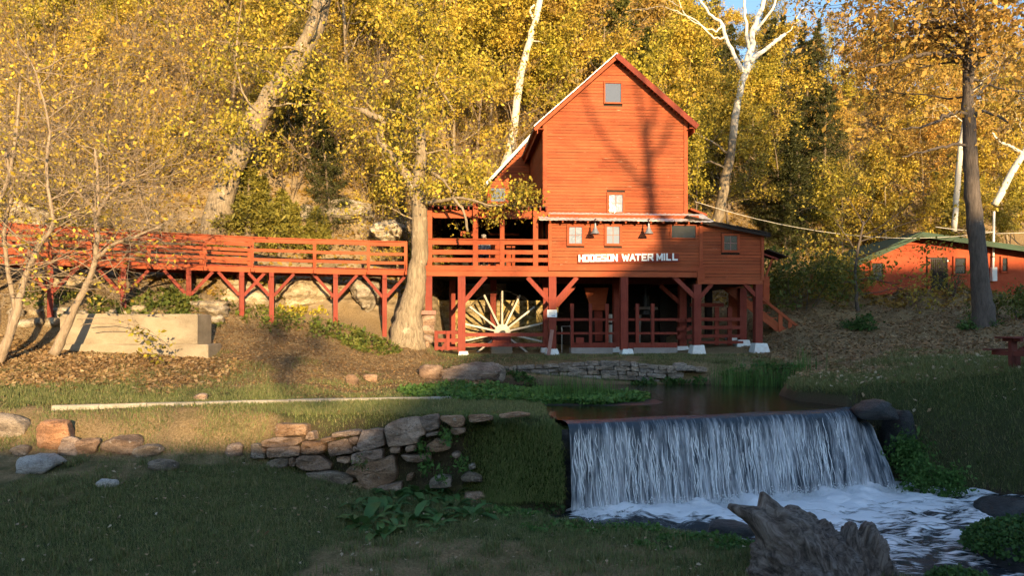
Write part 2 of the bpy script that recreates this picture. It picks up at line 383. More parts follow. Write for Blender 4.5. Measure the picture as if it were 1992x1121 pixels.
def ground_mat():
    m, nt, bs = newmat('ground_cover')
    at = nt.nodes.new('ShaderNodeAttribute'); at.attribute_name = 'cover'
    sp = nt.nodes.new('ShaderNodeSeparateColor'); nt.links.new(at.outputs['Color'], sp.inputs[0])
    n1 = noi(nt, pos_scaled(nt, (1, 1, 1)), 26, 6, 0.7); n2 = noi(nt, pos_scaled(nt, (1, 1, 1)), 1.7, 5, 0.6)
    n3 = noi(nt, pos_scaled(nt, (1, 1, 1)), 90, 3, 0.6)
    litter = ramp(nt, n1, [(0.3, (0.11, 0.074, 0.038)), (0.5, (0.25, 0.18, 0.095)), (0.72, (0.40, 0.30, 0.17))])
    grass = ramp(nt, n3, [(0.3, (0.035, 0.048, 0.018)), (0.6, (0.07, 0.085, 0.03)), (0.8, (0.12, 0.11, 0.05))])
    mud = ramp(nt, n1, [(0.3, (0.035, 0.026, 0.02)), (0.7, (0.09, 0.065, 0.048))])
    rock = ramp(nt, noi(nt, pos_scaled(nt, (1, 1, 3)), 1.6, 8, 0.7), [(0.3, (0.10, 0.075, 0.045)), (0.55, (0.34, 0.27, 0.18)), (0.75, (0.50, 0.42, 0.30))])
    gf = math_n(nt, 'ADD', sp.outputs[0], math_n(nt, 'MULTIPLY', math_n(nt, 'SUBTRACT', n2, 0.5), 0.9))
    col = mixc(nt, ramp(nt, gf, [(0.35, 0.0), (0.65, 1.0)]), litter, grass)
    col = mixc(nt, sp.outputs[1], col, rock); col = mixc(nt, sp.outputs[2], col, mud)
    nt.links.new(col, bs.inputs['Base Color']); bs.inputs['Roughness'].default_value = 0.95; bs.inputs['Specular IOR Level'].default_value = 0.15
    bump(nt, bs, math_n(nt, 'ADD', n1, math_n(nt, 'MULTIPLY', n3, 0.5)), 0.8, 0.04); return m
M_ground = ground_mat()

def pond_mat():
    m, nt, bs = newmat('still_water')
    bs.inputs['Base Color'].default_value = (0.022, 0.017, 0.011, 1); bs.inputs['Roughness'].default_value = 0.06
    bs.inputs['IOR'].default_value = 1.33; bs.inputs['Specular IOR Level'].default_value = 0.6
    n = noi(nt, pos_scaled(nt, (0.9, 3.0, 1)), 3.2, 4, 0.55); bump(nt, bs, n, 0.22, 0.05); return m
M_pond = pond_mat()
def falls_mat(name, white, thr, lipdark=True):
    m, nt, bs = newmat(name)
    at = nt.nodes.new('ShaderNodeAttribute'); at.attribute_name = 'flow'
    mp = nt.nodes.new('ShaderNodeMapping'); mp.inputs['Scale'].default_value = (7, 1.1, 1); nt.links.new(at.outputs['Vector'], mp.inputs[0])
    mp2 = nt.nodes.new('ShaderNodeMapping'); mp2.inputs['Scale'].default_value = (34, 4.5, 1); nt.links.new(at.outputs['Vector'], mp2.inputs[0])
    a = noi(nt, mp.outputs[0], 1.0, 5, 0.65, 0.3); b = noi(nt, mp2.outputs[0], 1.0, 5, 0.65)
    f = math_n(nt, 'ADD', math_n(nt, 'MULTIPLY', a, 0.6), math_n(nt, 'MULTIPLY', b, 0.4))
    lo_ = nt.nodes.new('ShaderNodeMapping'); lo_.inputs['Scale'].default_value = (1.7, 0.7, 1); nt.links.new(at.outputs['Vector'], lo_.inputs[0])
    f = math_n(nt, 'ADD', f, math_n(nt, 'MULTIPLY', math_n(nt, 'SUBTRACT', noi(nt, lo_.outputs[0], 1.0, 3, 0.6), 0.5), 0.32))
    if lipdark:
        sx = nt.nodes.new('ShaderNodeSeparateXYZ'); nt.links.new(at.outputs['Vector'], sx.inputs[0])
        f = math_n(nt, 'ADD', f, math_n(nt, 'SUBTRACT', ramp(nt, sx.outputs[1], [(0.0, 0.0), (0.06, 0.28), (0.25, 0.4), (0.8, 0.42), (1.0, 0.56)]), 0.4))
    fac = ramp(nt, f, [(thr - 0.13, 0.0), (thr - 0.02, 0.35), (thr + 0.12, 1.0)])
    col = mixc(nt, fac, (0.045, 0.062, 0.085), white)
    nt.links.new(col, bs.inputs['Base Color'])
    nt.links.new(ramp(nt, fac, [(0.0, 0.12), (1.0, 0.5)]), bs.inputs['Roughness'])
    bs.inputs['IOR'].default_value = 1.33
    bump(nt, bs, b, 0.9, 0.04); return m
M_falls = falls_mat('falling_water', (0.84, 0.87, 0.93), 0.54)
M_strand = simple('white_water_strand', (0.86, 0.88, 0.90), 0.35)
def foam_mat():
    m, nt, bs = newmat('foaming_water')
    at = nt.nodes.new('ShaderNodeAttribute'); at.attribute_name = 'foam'
    n = noi(nt, pos_scaled(nt, (1, 1, 1)), 3.0, 2); 
    mp = nt.nodes.new('ShaderNodeMapping'); mp.inputs['Rotation'].default_value = (0, 0, R(35)); mp.inputs['Scale'].default_value = (0.8, 2.4, 1.0)
    nt.links.new(nt.nodes.new('ShaderNodeNewGeometry').outputs['Position'], mp.inputs[0])
    a = noi(nt, mp.outputs[0], 2.4, 7, 0.62, 1.2)
    f = math_n(nt, 'ADD', at.outputs['Fac'], math_n(nt, 'MULTIPLY', math_n(nt, 'SUBTRACT', a, 0.5), 2.6))
    fac = ramp(nt, f, [(0.30, 0.0), (0.5, 0.5), (0.68, 1.0)])
    nt.links.new(mixc(nt, fac, (0.02, 0.024, 0.028), (0.86, 0.86, 0.90)), bs.inputs['Base Color'])
    nt.links.new(ramp(nt, fac, [(0.0, 0.08), (0.6, 0.5)]), bs.inputs['Roughness']); bs.inputs['IOR'].default_value = 1.33
    bump(nt, bs, a, 0.8, 0.08); return m
M_foam = foam_mat()
def roof_mat():
    m, nt, bs = newmat('rusty_metal_roof')
    f = noi(nt, pos_scaled(nt, (1.2, 6, 6)), 1.5, 6, 0.65)
    col = ramp(nt, f, [(0.32, (0.22, 0.09, 0.055)), (0.42, (0.42, 0.34, 0.31)), (0.50, (0.68, 0.68, 0.68))])
    nt.links.new(col, bs.inputs['Base Color']); bs.inputs['Roughness'].default_value = 0.5; bs.inputs['Metallic'].default_value = 0.25
    return m
M_roof = roof_mat()
def wood_mat():
    m, nt, bs = newmat('weathered_stump_wood')
    at = nt.nodes.new('ShaderNodeAttribute'); at.attribute_name = 'grain'
    mp = nt.nodes.new('ShaderNodeMapping'); mp.inputs['Scale'].default_value = (1.2, 13, 13); nt.links.new(at.outputs['Vector'], mp.inputs[0])
    f = noi(nt, mp.outputs[0], 1.6, 9, 0.72, 0.6); g = noi(nt, pos_scaled(nt, (1, 1, 1)), 2.5, 5, 0.6)
    col = ramp(nt, f, [(0.34, (0.018, 0.014, 0.013)), (0.46, (0.115, 0.088, 0.074)), (0.58, (0.25, 0.205, 0.178)), (0.74, (0.38, 0.325, 0.29))])
    col = mixc(nt, ramp(nt, g, [(0.5, 0.0), (0.72, 0.6)]), col, (0.10, 0.062, 0.04))
    nt.links.new(col, bs.inputs['Base Color']); bs.inputs['Roughness'].default_value = 0.85
    bump(nt, bs, f, 1.0, 0.06); return m
M_stump = wood_mat()
def shirt_mat():
    m, nt, bs = newmat('checked_shirt')
    f = noi(nt, pos_scaled(nt, (1, 1, 1)), 22, 2)
    nt.links.new(ramp(nt, f, [(0.45, (0.20, 0.22, 0.24)), (0.55, (0.55, 0.56, 0.55))]), bs.inputs['Base Color']); bs.inputs['Roughness'].default_value = 0.9
    return m
M_shirt = shirt_mat()
# ------------------------------------------------------------------ terrain
POND_Z, POOL_Z = -0.90, -2.75
WEIR_A, WEIR_B = (1.14, 15.75), (8.15, 18.30)
ST = [
 (-60, [(15,-1.2),(16.5,-.8),(19,-.3),(21.5,.4),(24,1.0),(25,2.0),(26.5,3.5),(30,7.5),(34,12),(46,23),(60,34),(110,60)]),
 (-19, [(15,-1.2),(16.5,-.85),(19,-.4),(21.5,.25),(23.3,.5),(24.3,1.8),(25.5,2.5),(28,4.4),(30,6.8),(33,10.5),(45,21),(60,33),(110,58)]),
 (-13, [(15,-1.1),(16.5,-.88),(19,-.55),(22,.08),(24.3,.3),(25.4,.9),(26.3,1.6),(28.5,3),(30.5,6),(34,10),(46,20.5),(60,32),(110,55)]),
 (-8,  [(15,-1.0),(16.5,-.86),(19,-.72),(22,-.3),(25,.25),(27.5,.72),(28.5,1.1),(30,1.7),(31.5,3.4),(34,7.4),(38,11.5),(48,20),(60,31),(110,53)]),
 (-4,  [(15,-.95),(16.5,-.86),(20,-.85),(23,-.72),(26,-.35),(28,.1),(29.5,.6),(31,1.3),(33,3),(36,7),(41,11),(50,20),(60,30),(110,52)]),
 (-2.4,[(15,-.92),(17,-.86),(20,-.86),(24,-.75),(26.5,-.42),(28,-.15),(30,0),(36,.1),(38.5,3),(42,8.5),(50,18),(60,28),(110,50)]),
 (5,   [(15,-.90),(17,-.88),(20,-.88),(26.95,-.85),(27.25,-.26),(28,-.12),(30,0),(37.8,.1),(40,3),(44,8),(52,17),(62,27),(110,47)]),
 (9.5, [(15,-.6),(18,-.55),(19.8,-.42),(23,-.38),(26.5,-.35),(27.5,-.12),(30,0),(36,.6),(40,2.6),(46,9),(54,16.5),(64,25.5),(110,44)]),
 (13,  [(12,-.4),(15,-.3),(19,0),(22,.05),(26,.2),(30,.5),(34,1.2),(38,2.0),(41,2.7),(47.5,3.2),(51,6.5),(60,16),(70,25),(110,44)]),
 (22,  [(12,-.2),(19,.1),(24,.3),(30,.8),(34,1.5),(38,2.2),(41,2.75),(51,3.2),(55,7),(70,21),(85,30),(110,36)]),
 (45,  [(12,.1),(19,.4),(30,1.2),(41,2.8),(51,3.4),(57,8),(72,21),(85,27),(110,29)]),
 (120, [(12,.3),(30,2),(60,5),(110,10)]),
]
CREST = [(-60,15.6,2.2),(-20,15.8,2.0),(-7,16.0,1.6),(-5.7,16.2,1.0),(-5.0,16.45,.45),(-3,16.15,.45),(-1,15.9,.55),(-.3,15.45,.95),(.4,15.2,1.15),(1.0,15.2,.9),
         (1.14,15.95,.2),(8.15,18.5,.2),(8.7,18.7,.8),(9.6,18.0,1.9),(11.2,17.0,2.3),(14,15.0,3.0),(20,11.5,4),(40,4,5),(120,4,5)]
RIDGE = [(-120,5.9),(3,6.0),(10,6.15),(12.5,7.3),(15,9.6),(17.9,11.9),(20.7,13.2),(22.6,14.6),(25.4,15.6),(31,16.0),(36,15.8),(39,16.2),(48,16.5),(55,15.5),(120,15)]  # unseen rise behind the viewer, its heights shaped to shade the scene
POND = np.array([(0.9,15.9),(0.9,19),(0.5,22),(-.4,24.3),(-.8,26.3),(9.3,26.5),(9.3,25.0),(7.7,22.2),(7.5,20.5),(8.3,18.55)])
def poly_sdf(X, Y, P):
    """distance to polygon edge, negative inside"""
    d = np.full(X.shape, 1e9); inside = np.zeros(X.shape, bool); n = len(P)
    for i in range(n):
        ax, ay = P[i]; bx, by = P[(i + 1) % n]
        ex, ey = bx - ax, by - ay
        t = np.clip(((X - ax) * ex + (Y - ay) * ey) / (ex * ex + ey * ey), 0, 1)
        d = np.minimum(d, np.hypot(X - ax - t * ex, Y - ay - t * ey))
        c = ((ay > Y) != (by > Y)) & (X < ex * (Y - ay) / (ey if abs(ey) > 1e-9 else 1e-9) + ax)
        inside ^= c
    return np.where(inside, -d, d)
def H(X, Y, fine=True):
    X = np.asarray(X, float); Y = np.asarray(Y, float); X, Y = np.broadcast_arrays(X, Y)
    prof = np.stack([np.interp(Y, [p[0] for p in pr], [p[1] for p in pr]) for _, pr in ST])
    xs = np.array([s[0] for s in ST], float)
    k = np.clip(np.searchsorted(xs, X) - 1, 0, len(xs) - 2)
    t = np.clip((X - xs[k]) / (xs[k + 1] - xs[k]), 0, 1); t = t * t * (3 - 2 * t)
    up = np.take_along_axis(prof, k[None], 0)[0] * (1 - t) + np.take_along_axis(prof, (k + 1)[None], 0)[0] * t
    pd = poly_sdf(X, Y, POND)
    up = np.where(pd < 0.5, up + (np.minimum(up, -1.25) - up) * sstep(0.25, -0.35, pd), up)
    # lower lawn, stream bed, and the rise toward the viewer
    g = np.interp(X, [-60, -8, -4.7, -3, 0, 2], [.95, .85, .55, .2, -.05, -.1])
    low = -2.52 + np.clip((Y - 11) / 5.5, 0, 1.1) * g
    e = Y - (15.0 - .58 * X - 1.3 * np.clip(X - 4.7, 0, 9)) + 0.25 * np.sin(X * 1.7) * sstep(0.3, 1.5, X)
    bed = sstep(-0.1, 0.8, e) * sstep(-0.2, 0.6, X)
    low = low + (-3.25 - low) * bed
    near = np.clip((10.3 - Y) / 9.0, 0, 1); low = low + (-0.68 - low) * near ** 1.1
    c = np.array(CREST); yc = np.interp(X, c[:, 0], c[:, 1]); w = np.interp(X, c[:, 0], c[:, 2])
    z = low + (up - low) * sstep(0, 1, (Y - yc) / w)
    r = np.interp(X, [p[0] for p in RIDGE], [p[1] for p in RIDGE])
    z = z + (r - z) * sstep(-4, -31, Y)
    if fine:
        amp = 0.03 + 0.05 * sstep(19, 24, Y) * (X < 0) + 0.55 * sstep(29, 36, Y) * sstep(0.5, 2.5, up) + 0.1 * sstep(13, 18, X)
        amp = np.where((X > -2.8) & (X < 10) & (Y > 27) & (Y < 37.5), 0.015, amp)
        z = z + amp * (fbm2(X * 0.9, Y * 0.9, 3, 4) * 1.2) + 0.012 * noise2(X * 6, Y * 6, 9)
        cl = sstep(1.0, 3.0, up) * (X < -2) * sstep(25, 28, Y) * sstep(48, 40, Y)           # ledges of the bluff
        led = 0.9
        q = z / led + 1.1 * noise2(X * .3, Y * .3, 21) + .12 * X; fr = q - np.floor(q)
        z = z + cl * 0.38 * sstep(-.3, .4, noise2(X * .5, Y * .5, 27)) * led * (sstep(0.25, 0.75, fr) - fr) 
    return z
def hz(x, y): return float(H(np.array([x]), np.array([y]))[0])
_ys = np.linspace(9, 110, 6000)
def hit(px, py):
    """where the ray through a photo pixel meets the ground"""
    X = (px - CX) * _ys / FPX; Z = EYE + (HZ - py) * _ys / FPX
    i = int(np.argmax(H(X, _ys) > Z)); return Vector((X[i], _ys[i], Z[i]))

gx = np.concatenate([np.linspace(-120, -24, 28), np.linspace(-23, -15.2, 22), np.arange(-15, 14.5, 0.11), np.linspace(14.8, 26, 36), np.linspace(28, 120, 26)])
gy = np.concatenate([np.linspace(-95, -34, 12), np.linspace(-32, 9, 36), np.arange(9.3, 28, 0.11), np.linspace(28.2, 45, 90), np.linspace(45.6, 75, 50), np.linspace(77, 112, 16)])
XX, YY = np.meshgrid(gx, gy)
ZZ = H(XX, YY)
nx, ny = len(gx), len(gy)
idx = np.arange(nx * ny).reshape(ny, nx)
F = np.stack([idx[:-1, :-1], idx[:-1, 1:], idx[1:, 1:], idx[1:, :-1]], -1).reshape(-1, 4)
gme = np_mesh('ground', np.stack([XX.ravel(), YY.ravel(), ZZ.ravel()], 1), F, M_ground, True)
ground = link(bpy.data.objects.new('ground', gme)); tag(ground, kind='structure')

def grass_amount(X, Y):
    """0..1: how grassy the ground is"""
    c = np.array(CREST); yc = np.interp(X, c[:, 0], c[:, 1]); w = np.interp(X, c[:, 0], c[:, 2])
    wx = X + 0.8 * noise2(X * .8, Y * .8, 70) + .3 * noise2(X * 3, Y * 3, 72); wy = Y + 0.6 * noise2(X * .8, Y * .8, 71) + .25 * noise2(X * 3, Y * 3, 73)
    lower = (Y < yc)
    g = 0.9 - .35 * sstep(15.0, 15.8, wy) * sstep(-5.5, -7.0, wx)
    g = g - .55 * sstep(-3.8, -2.6, wx) * sstep(3.4, 2.0, wx) * sstep(13.0, 12.1, wy)
    g = g - .35 * sstep(-7.0, -8.2, wx) * sstep(13.0, 14.0, wy) * sstep(16, 15.2, wy)
    g = np.where(lower, g, 0.0)
    upl = ~lower
    lawn = sstep(22.8, 19.8, wy - 0.22 * np.clip(X + 6, -10, 4)) * (X < 1.2)
    g = np.where(upl & (X < 1.2), lawn * (.74 - .40 * sstep(19.0, 20.2, wy) * sstep(-2.5, -4.5, X)), g)
    slope = sstep(yc + w + .7, yc + w + .1, wy) * sstep(-4.6, -5.4, X)
    g = np.where(upl & (X < -4.6), g * (1 - slope) + .36 * slope, g)
    right = sstep(24.5, 20.0, wy - 0.25 * (X - 9)) * 0.95
    g = np.where(upl & (X > 7.2), right, g)
    g = np.where(upl & (X > -2.8) & (X < 9.3) & (Y > 26.5) & (Y < 30), 0.42, g)
    return np.clip(g * (Y < 32) * (Y > -8), 0, 1)
GA = grass_amount(XX, YY)
gzx = np.gradient(ZZ, axis=1) / np.gradient(XX, axis=1); gzy = np.gradient(ZZ, axis=0) / np.gradient(YY, axis=0)
steep = np.hypot(gzx, gzy)
rockb = .95 * (XX < -3.6) * (XX > -17) * sstep(1.25, 1.9, ZZ) * sstep(4.4, 3.6, ZZ) * (YY > 25) * (YY < 34) * sstep(-.35, .05, fbm2(XX * .8, YY * .8, 57))
rockm = sstep(1.3, 2.2, steep) * (YY > 24) * (YY < 55) * (XX < 3) * sstep(-0.25, 0.1, fbm2(XX * .25, YY * .25, 55))
mud = sstep(0.35, -0.1, poly_sdf(XX, YY, POND)) * 0.9
mud = np.maximum(mud, (ZZ < POOL_Z + 0.08) * (YY < 19.5) * (YY > 5))
mud = np.maximum(mud, 0.75 * sstep(1.5, 3, steep) * (YY < 20) * ~((XX > -.9) & (XX < 1.15) & (YY < 17) & (ZZ > -2.3)))
cov = np.stack([GA, np.maximum(rockm, rockb), np.clip(mud, 0, 1), np.ones_like(GA)], -1).reshape(-1, 4).astype(np.float32)
ca = gme.color_attributes.new('cover', 'FLOAT_COLOR', 'POINT'); ca.data.foreach_set('color', cov.ravel())

# ------------------------------------------------------------------ water
def attr_vec(me, name, A):
    a = me.attributes.new(name, 'FLOAT_VECTOR', 'POINT'); a.data.foreach_set('vector', np.ascontiguousarray(A, np.float32).ravel())
def attr_f(me, name, A):
    a = me.attributes.new(name, 'FLOAT', 'POINT'); a.data.foreach_set('value', np.ascontiguousarray(A, np.float32).ravel())
def grid_faces(n, m):
    i = np.arange(n * m).reshape(n, m)
    return np.stack([i[:-1, :-1], i[:-1, 1:], i[1:, 1:], i[1:, :-1]], -1).reshape(-1, 4)
wa, wb = np.array(WEIR_A), np.array(WEIR_B)
wdir = (wb - wa) / np.linalg.norm(wb - wa); wlen = np.linalg.norm(wb - wa)
wout = np.array([wdir[1], -wdir[0]])                    # down-stream, toward the viewer
def weir_pt(u):                                          # a little bowed lip
    bow = 0.16 * np.sin(np.pi * u) + 0.05 * np.sin(u * 17) + .05 * noise2(u * 11, u * 0, 77)
    return wa[None] + (wb - wa)[None] * u[:, None] + wout[None] * bow[:, None]
# pond: quiet sheet ending at the lip
us = np.linspace(-0.01, 1.01, 90)
lip = weir_pt(us) - wout[None] * 0.30
far = np.stack([np.interp(us, [0, 1], [-1.0, 9.8]), np.interp(us, [0, 1], [26.9, 26.9])], 1)
vsn = np.linspace(0, 1, 60)
PP = lip[None] * (1 - vsn[:, None, None]) + far[None] * vsn[:, None, None]
pz = POND_Z + 0.006 * noise2(PP[..., 0] * 2.5, PP[..., 1] * 5, 4)
pz[0] = POND_Z
pond = link(bpy.data.objects.new('pond', np_mesh('pond', np.concatenate([PP.reshape(-1, 2), pz.reshape(-1, 1)], 1), grid_faces(60, 90), M_pond, True)))
tag(pond, kind='structure')
# falling sheet: over the lip, then down
nu, nv = 700, 64
u = np.linspace(0, 1.06, nu); t = np.linspace(0, 1, nv)
top = weir_pt(u)
prof_o = np.interp(t, [0, .08, .16, .22, .3, .6, 1], [-.30, -.12, 0, .07, .12, .26, .40])
prof_z = np.interp(t, [0, .08, .16, .22, .3, .6, 1], [0, -.012, -.05, -.13, -.28, -1.02, -1.98])
rip = (noise2(u * 60, u * 0, 1)[None] * .5 + noise2(np.repeat(u[None] * 130, nv, 0), np.repeat(t[:, None] * 3, nu, 1), 2) * .5 + noise2(np.repeat(u[None] * 330, nv, 0), np.repeat(t[:, None] * 9, nu, 1), 5) * .3)
amp = np.interp(t, [0, .16, .3, 1], [0.0, .012, .06, .11])[:, None]
off = prof_o[:, None] + rip * amp + np.interp(u, [0, .05, .88, 1, 1.06], [-.1, 0, .03, .22, .5])[None] * np.clip((t[:, None] - .16) / .84, 0, 1)
VX = top[None, :, 0] + wout[0] * off; VY = top[None, :, 1] + wout[1] * off
VZ = POND_Z + prof_z[:, None] * (1 - .16 * sstep(1.0, 1.085, u))[None] - .30 * sstep(.985, 1.03, u)[None] * (t[:, None] > .02) + 0 * off + noise2(np.repeat(u[None] * 25, nv, 0), np.repeat(t[:, None], nu, 1), 6) * .012 * (t[:, None] > .1)
fme = np_mesh('waterfall', np.stack([VX.ravel(), VY.ravel(), VZ.ravel()], 1), grid_faces(nv, nu), M_falls, True)
attr_vec(fme, 'flow', np.stack([np.repeat(u[None] * wlen, nv, 0).ravel(), np.repeat(np.clip((t[:, None] - .1) / .9, 0, 1), nu, 1).ravel(), np.zeros(nu * nv)], 1))
fall = link(bpy.data.objects.new('waterfall', fme)); tag(fall, kind='structure')
# loose strands and drops thrown clear of the sheet
rng = np.random.default_rng(5)
def strands(n, rng):
    V = []; Fc = []; seg = 7
    for i in range(n):
        uu = rng.random(); ta = rng.uniform(.0, .55); tb = min(1.0, ta + rng.uniform(.12, .5))
        p = weir_pt(np.array([uu]))[0]; wd = rng.uniform(.003, .008); o0 = rng.uniform(.02, .11); ph = rng.random() * 9
        b = len(V)
        for k in range(seg):
            q = k / (seg - 1); tt = ta + (tb - ta) * q
            z = POND_Z - .12 - 1.86 * tt; o = .08 + .32 * tt + o0 * (0.3 + tt)
            wdd = wd * (0.25 + math.sin(math.pi * q)) * (0.7 + 0.6 * rng.random()); sx = .02 * math.sin(ph + q * 7)
            c = p + wout * o
            V.append((c[0] + wdir[0] * (sx - wdd), c[1] + wdir[1] * (sx - wdd), z)); V.append((c[0] + wdir[0] * (sx + wdd), c[1] + wdir[1] * (sx + wdd), z))
            if k: Fc.append((b + 2 * k - 2, b + 2 * k - 1, b + 2 * k + 1, b + 2 * k))
    return np.array(V), np.array(Fc)
V, Fc = strands(700, rng)
st = link(bpy.data.objects.new('water_strands', np_mesh('water_strands', V, Fc, M_strand, True)))
tag(st, 'white strands and drops of water falling over the weir', 'water', kind='stuff')
# spray at the foot of the fall
n = 5200; uu = rng.random(n) * 1.07; pq = weir_pt(uu); o_ = .40 + np.abs(rng.normal(0, .22, n)) + .35 * sstep(.9, 1.07, uu); zz = POOL_Z + .03 + np.abs(rng.normal(0, .10, n)) * np.exp(-np.abs(o_ - .45) * 2)
cc = np.stack([pq[:, 0] + wout[0] * o_, pq[:, 1] + wout[1] * o_, zz], 1); sz = rng.uniform(.006, .022, n)[:, None]
dv = np.array([(1, 0, -.6), (-.5, .87, -.6), (-.5, -.87, -.6), (0, 0, 1.0)]); V = (cc[:, None] + dv[None] * sz[:, None]).reshape(-1, 3); b4 = np.arange(n)[:, None] * 4
Fc = np.concatenate([b4 + np.array([0, 2, 1]), b4 + np.array([0, 1, 3]), b4 + np.array([1, 2, 3]), b4 + np.array([2, 0, 3])])
sp_ = link(bpy.data.objects.new('spray', np_mesh('spray', V, Fc, M_strand))); tag(sp_, 'white spray thrown up at the foot of the waterfall', 'water', kind='stuff')
# lower pool
lx = np.arange(-0.8, 16, 0.06); ly = np.arange(8.4, 19.4, 0.06)
LX, LY = np.meshgrid(lx, ly)
sd = (LX - wa[0]) * wout[0] + (LY - wa[1]) * wout[1]; su = ((LX - wa[0]) * wdir[0] + (LY - wa[1]) * wdir[1]) / wlen
boil = np.exp(-np.clip(sd - .25, 0, 9) / 1.3) * sstep(-.05, .06, su) * sstep(1.25, .95, su)
turb = fbm2(LX * 1.6 + LY * .6, LY * 1.6 - LX * .6, 31, 5)
turb2 = fbm2((LX * .8 + LY * .6) * 1.2, (LY * .8 - LX * .6) * 3.4, 33, 5)
flow = sstep(-.2, .25, su) * sstep(6.5, 3.5, sd) + 0.0
LZ = POOL_Z + .11 * boil + (.16 * boil + .055 * flow) * turb * 1.5 + .045 * turb2 * np.maximum(flow, .25) - 0.05 * np.clip(sd - 2, 0, 8) * sstep(.3, .8, su)
foam = 1.15 * boil + sstep(.12, .5, su) * (0.60 - 0.075 * np.clip(sd - 1.0, 0, 9)) + .38 * turb2 + .22 * turb
foam = foam - 0.55 * sstep(.45, .05, su) * sstep(.6, 1.6, sd)
fz_ = np_mesh('stream', np.stack([LX.ravel(), LY.ravel(), LZ.ravel()], 1), grid_faces(len(ly), len(lx)), M_foam, True)
attr_f(fz_, 'foam', np.clip(foam, 0, 1.3).ravel())
stream = link(bpy.data.objects.new('stream', fz_)); tag(stream, kind='structure')
# rock ledge the sheet falls over
nu2, nv2 = 120, 26
u2 = np.linspace(-.015, 1.05, nu2); t2 = np.linspace(0, 1, nv2)
tp = weir_pt(u2)
oz = -1.06 - 2.1 * t2[:, None] + 0 * u2[None]
oo = -.10 + .16 * fbm2(np.repeat(u2[None] * 12, nv2, 0), np.repeat(t2[:, None] * 4, nu2, 1), 8) + .08 * t2[:, None]
wv = np.stack([(tp[None, :, 0] + wout[0] * oo).ravel(), (tp[None, :, 1] + wout[1] * oo).ravel(), oz.ravel()], 1)
wl = link(bpy.data.objects.new('weir_ledge', np_mesh('weir_ledge', wv, grid_faces(nv2, nu2), M_wet, True)))
tag(wl, kind='structure')

# ------------------------------------------------------------------ rocks and stone walls
def rock_mesh(name, seed, size, mat, sub=3, rough=0.22, cuts=5, strata=0.0):
    bm = bmesh.new(); bmesh.ops.create_icosphere(bm, subdivisions=sub, radius=1.0)
    me = bpy.data.meshes.new(name); bm.to_mesh(me); bm.free()
    n = len(me.vertices); co = np.empty(n * 3, np.float32); me.vertices.foreach_get('co', co); co = co.reshape(-1, 3).astype(float)
    r = np.random.default_rng(seed)
    co = np.sign(co) * np.abs(co) ** 0.62
    for k in range(cuts):
        d = r.normal(size=3); d /= np.linalg.norm(d); h = r.uniform(.62, .95)
        s = co @ d; over = np.clip(s - h, 0, None); co -= over[:, None] * d[None] * .9
    nz = fbm3(co[:, 0] * 1.6, co[:, 1] * 1.6, co[:, 2] * 1.6, seed, 4)
    co *= (1 + rough * nz)[:, None]
    co *= (1 + rough * .35 * fbm3(co[:, 0] * 5, co[:, 1] * 5, co[:, 2] * 7, seed + 9, 3))[:, None]
    if strata: co[:, :2] *= (1 + strata * noise3(co[:, 0] * .4, co[:, 1] * .4, co[:, 2] * 5, seed + 3))[:, None]
    co *= np.array(size)[None] / 2
    me.vertices.foreach_set('co', co.astype(np.float32).ravel()); me.update()
    me.polygons.foreach_set('use_smooth', np.ones(len(me.polygons), dtype=bool))
    me.materials.append(mat); return me
def rock(name, seed, c, size, mat, label=None, cat=None, group=None, rz=0.0, tilt=0.0, parent=None, **kw):
    M = Matrix.Translation(Vector(c)) @ Euler((0, tilt, rz)).to_matrix().to_4x4()
    o = link(bpy.data.objects.new(name, rock_mesh(name, seed, size, mat, **kw)), parent, M)
    return tag(o, label, cat, group)
def rock_px(name, seed, px0, px1, py0, py1, mat, label, cat='boulder', group=None, depth=None, sink=.12, **kw):
    p = hit((px0 + px1) / 2, py1 - 2); s = p.y / FPX
    w, h = (px1 - px0) * s, (py1 - py0) * s
    d = depth or w * .7
    return rock(name, seed, (p.x, p.y + d * .35, p.z + h * (.5 - sink / 2)), (w * 1.05, d, h * (1 + sink)), mat, label, cat, group, **kw)
def stone_poly(name, seed, pts, toward, mat, parent, depth=.35, bulge=.05):
    """a wall stone from its outline: pts are world points on the wall face"""
    r = random.Random(seed); P = [Vector(p) for p in pts]; n = len(P)
    ring = []
    for i in range(n):
        a, b = P[i], P[(i + 1) % n]; L = (b - a).length; k = max(2, int(L / .085))
        for j in range(k):
            q = a.lerp(b, j / k)
            if j: q = q + Vector((r.uniform(-1, 1), 0, r.uniform(-1, 1))) * .014
            ring.append(q)
    c = sum(ring, Vector()) / len(ring); m = len(ring); td = Vector(toward)
    sm = []
    for i in range(m):                                  # round the corners
        sm.append(ring[i] * .7 + ring[i - 1] * .15 + ring[(i + 1) % m] * .15)
    mb = MB()
    rings = [(1.07, -depth), (1.07, -.025), (1.02, bulge * .8), (.84, bulge * 1.15), (.62, bulge * 1.2), (.32, bulge * 1.25)]
    for sc, off in rings:
        for q in sm:
            d = q - c
            k_ = q * 1.0; nz_ = float(noise3(k_.x * 4, k_.y * 4, k_.z * 6, seed)) * .03 + float(noise3(k_.x * 13, k_.y * 13, k_.z * 16, seed + 2)) * .014
            mb.v.append(tuple(c + d * sc + td * (off + (nz_ * 1.3 + r.uniform(-.01, .01) if off > 0 else 0))))
    for k in range(len(rings) - 1):
        for i in range(m):
            j = (i + 1) % m
            mb.f.append((k * m + i, k * m + j, (k + 1) * m + j, (k + 1) * m + i))
    mb.v.append(tuple(c + td * bulge * 1.3)); e = len(mb.v) - 1
    for i in range(m): mb.f.append(((len(rings) - 1) * m + i, (len(rings) - 1) * m + (i + 1) % m, e))
    o = mb.build(name, mat, parent, smooth=False); fix_normals(o.data)
    return o
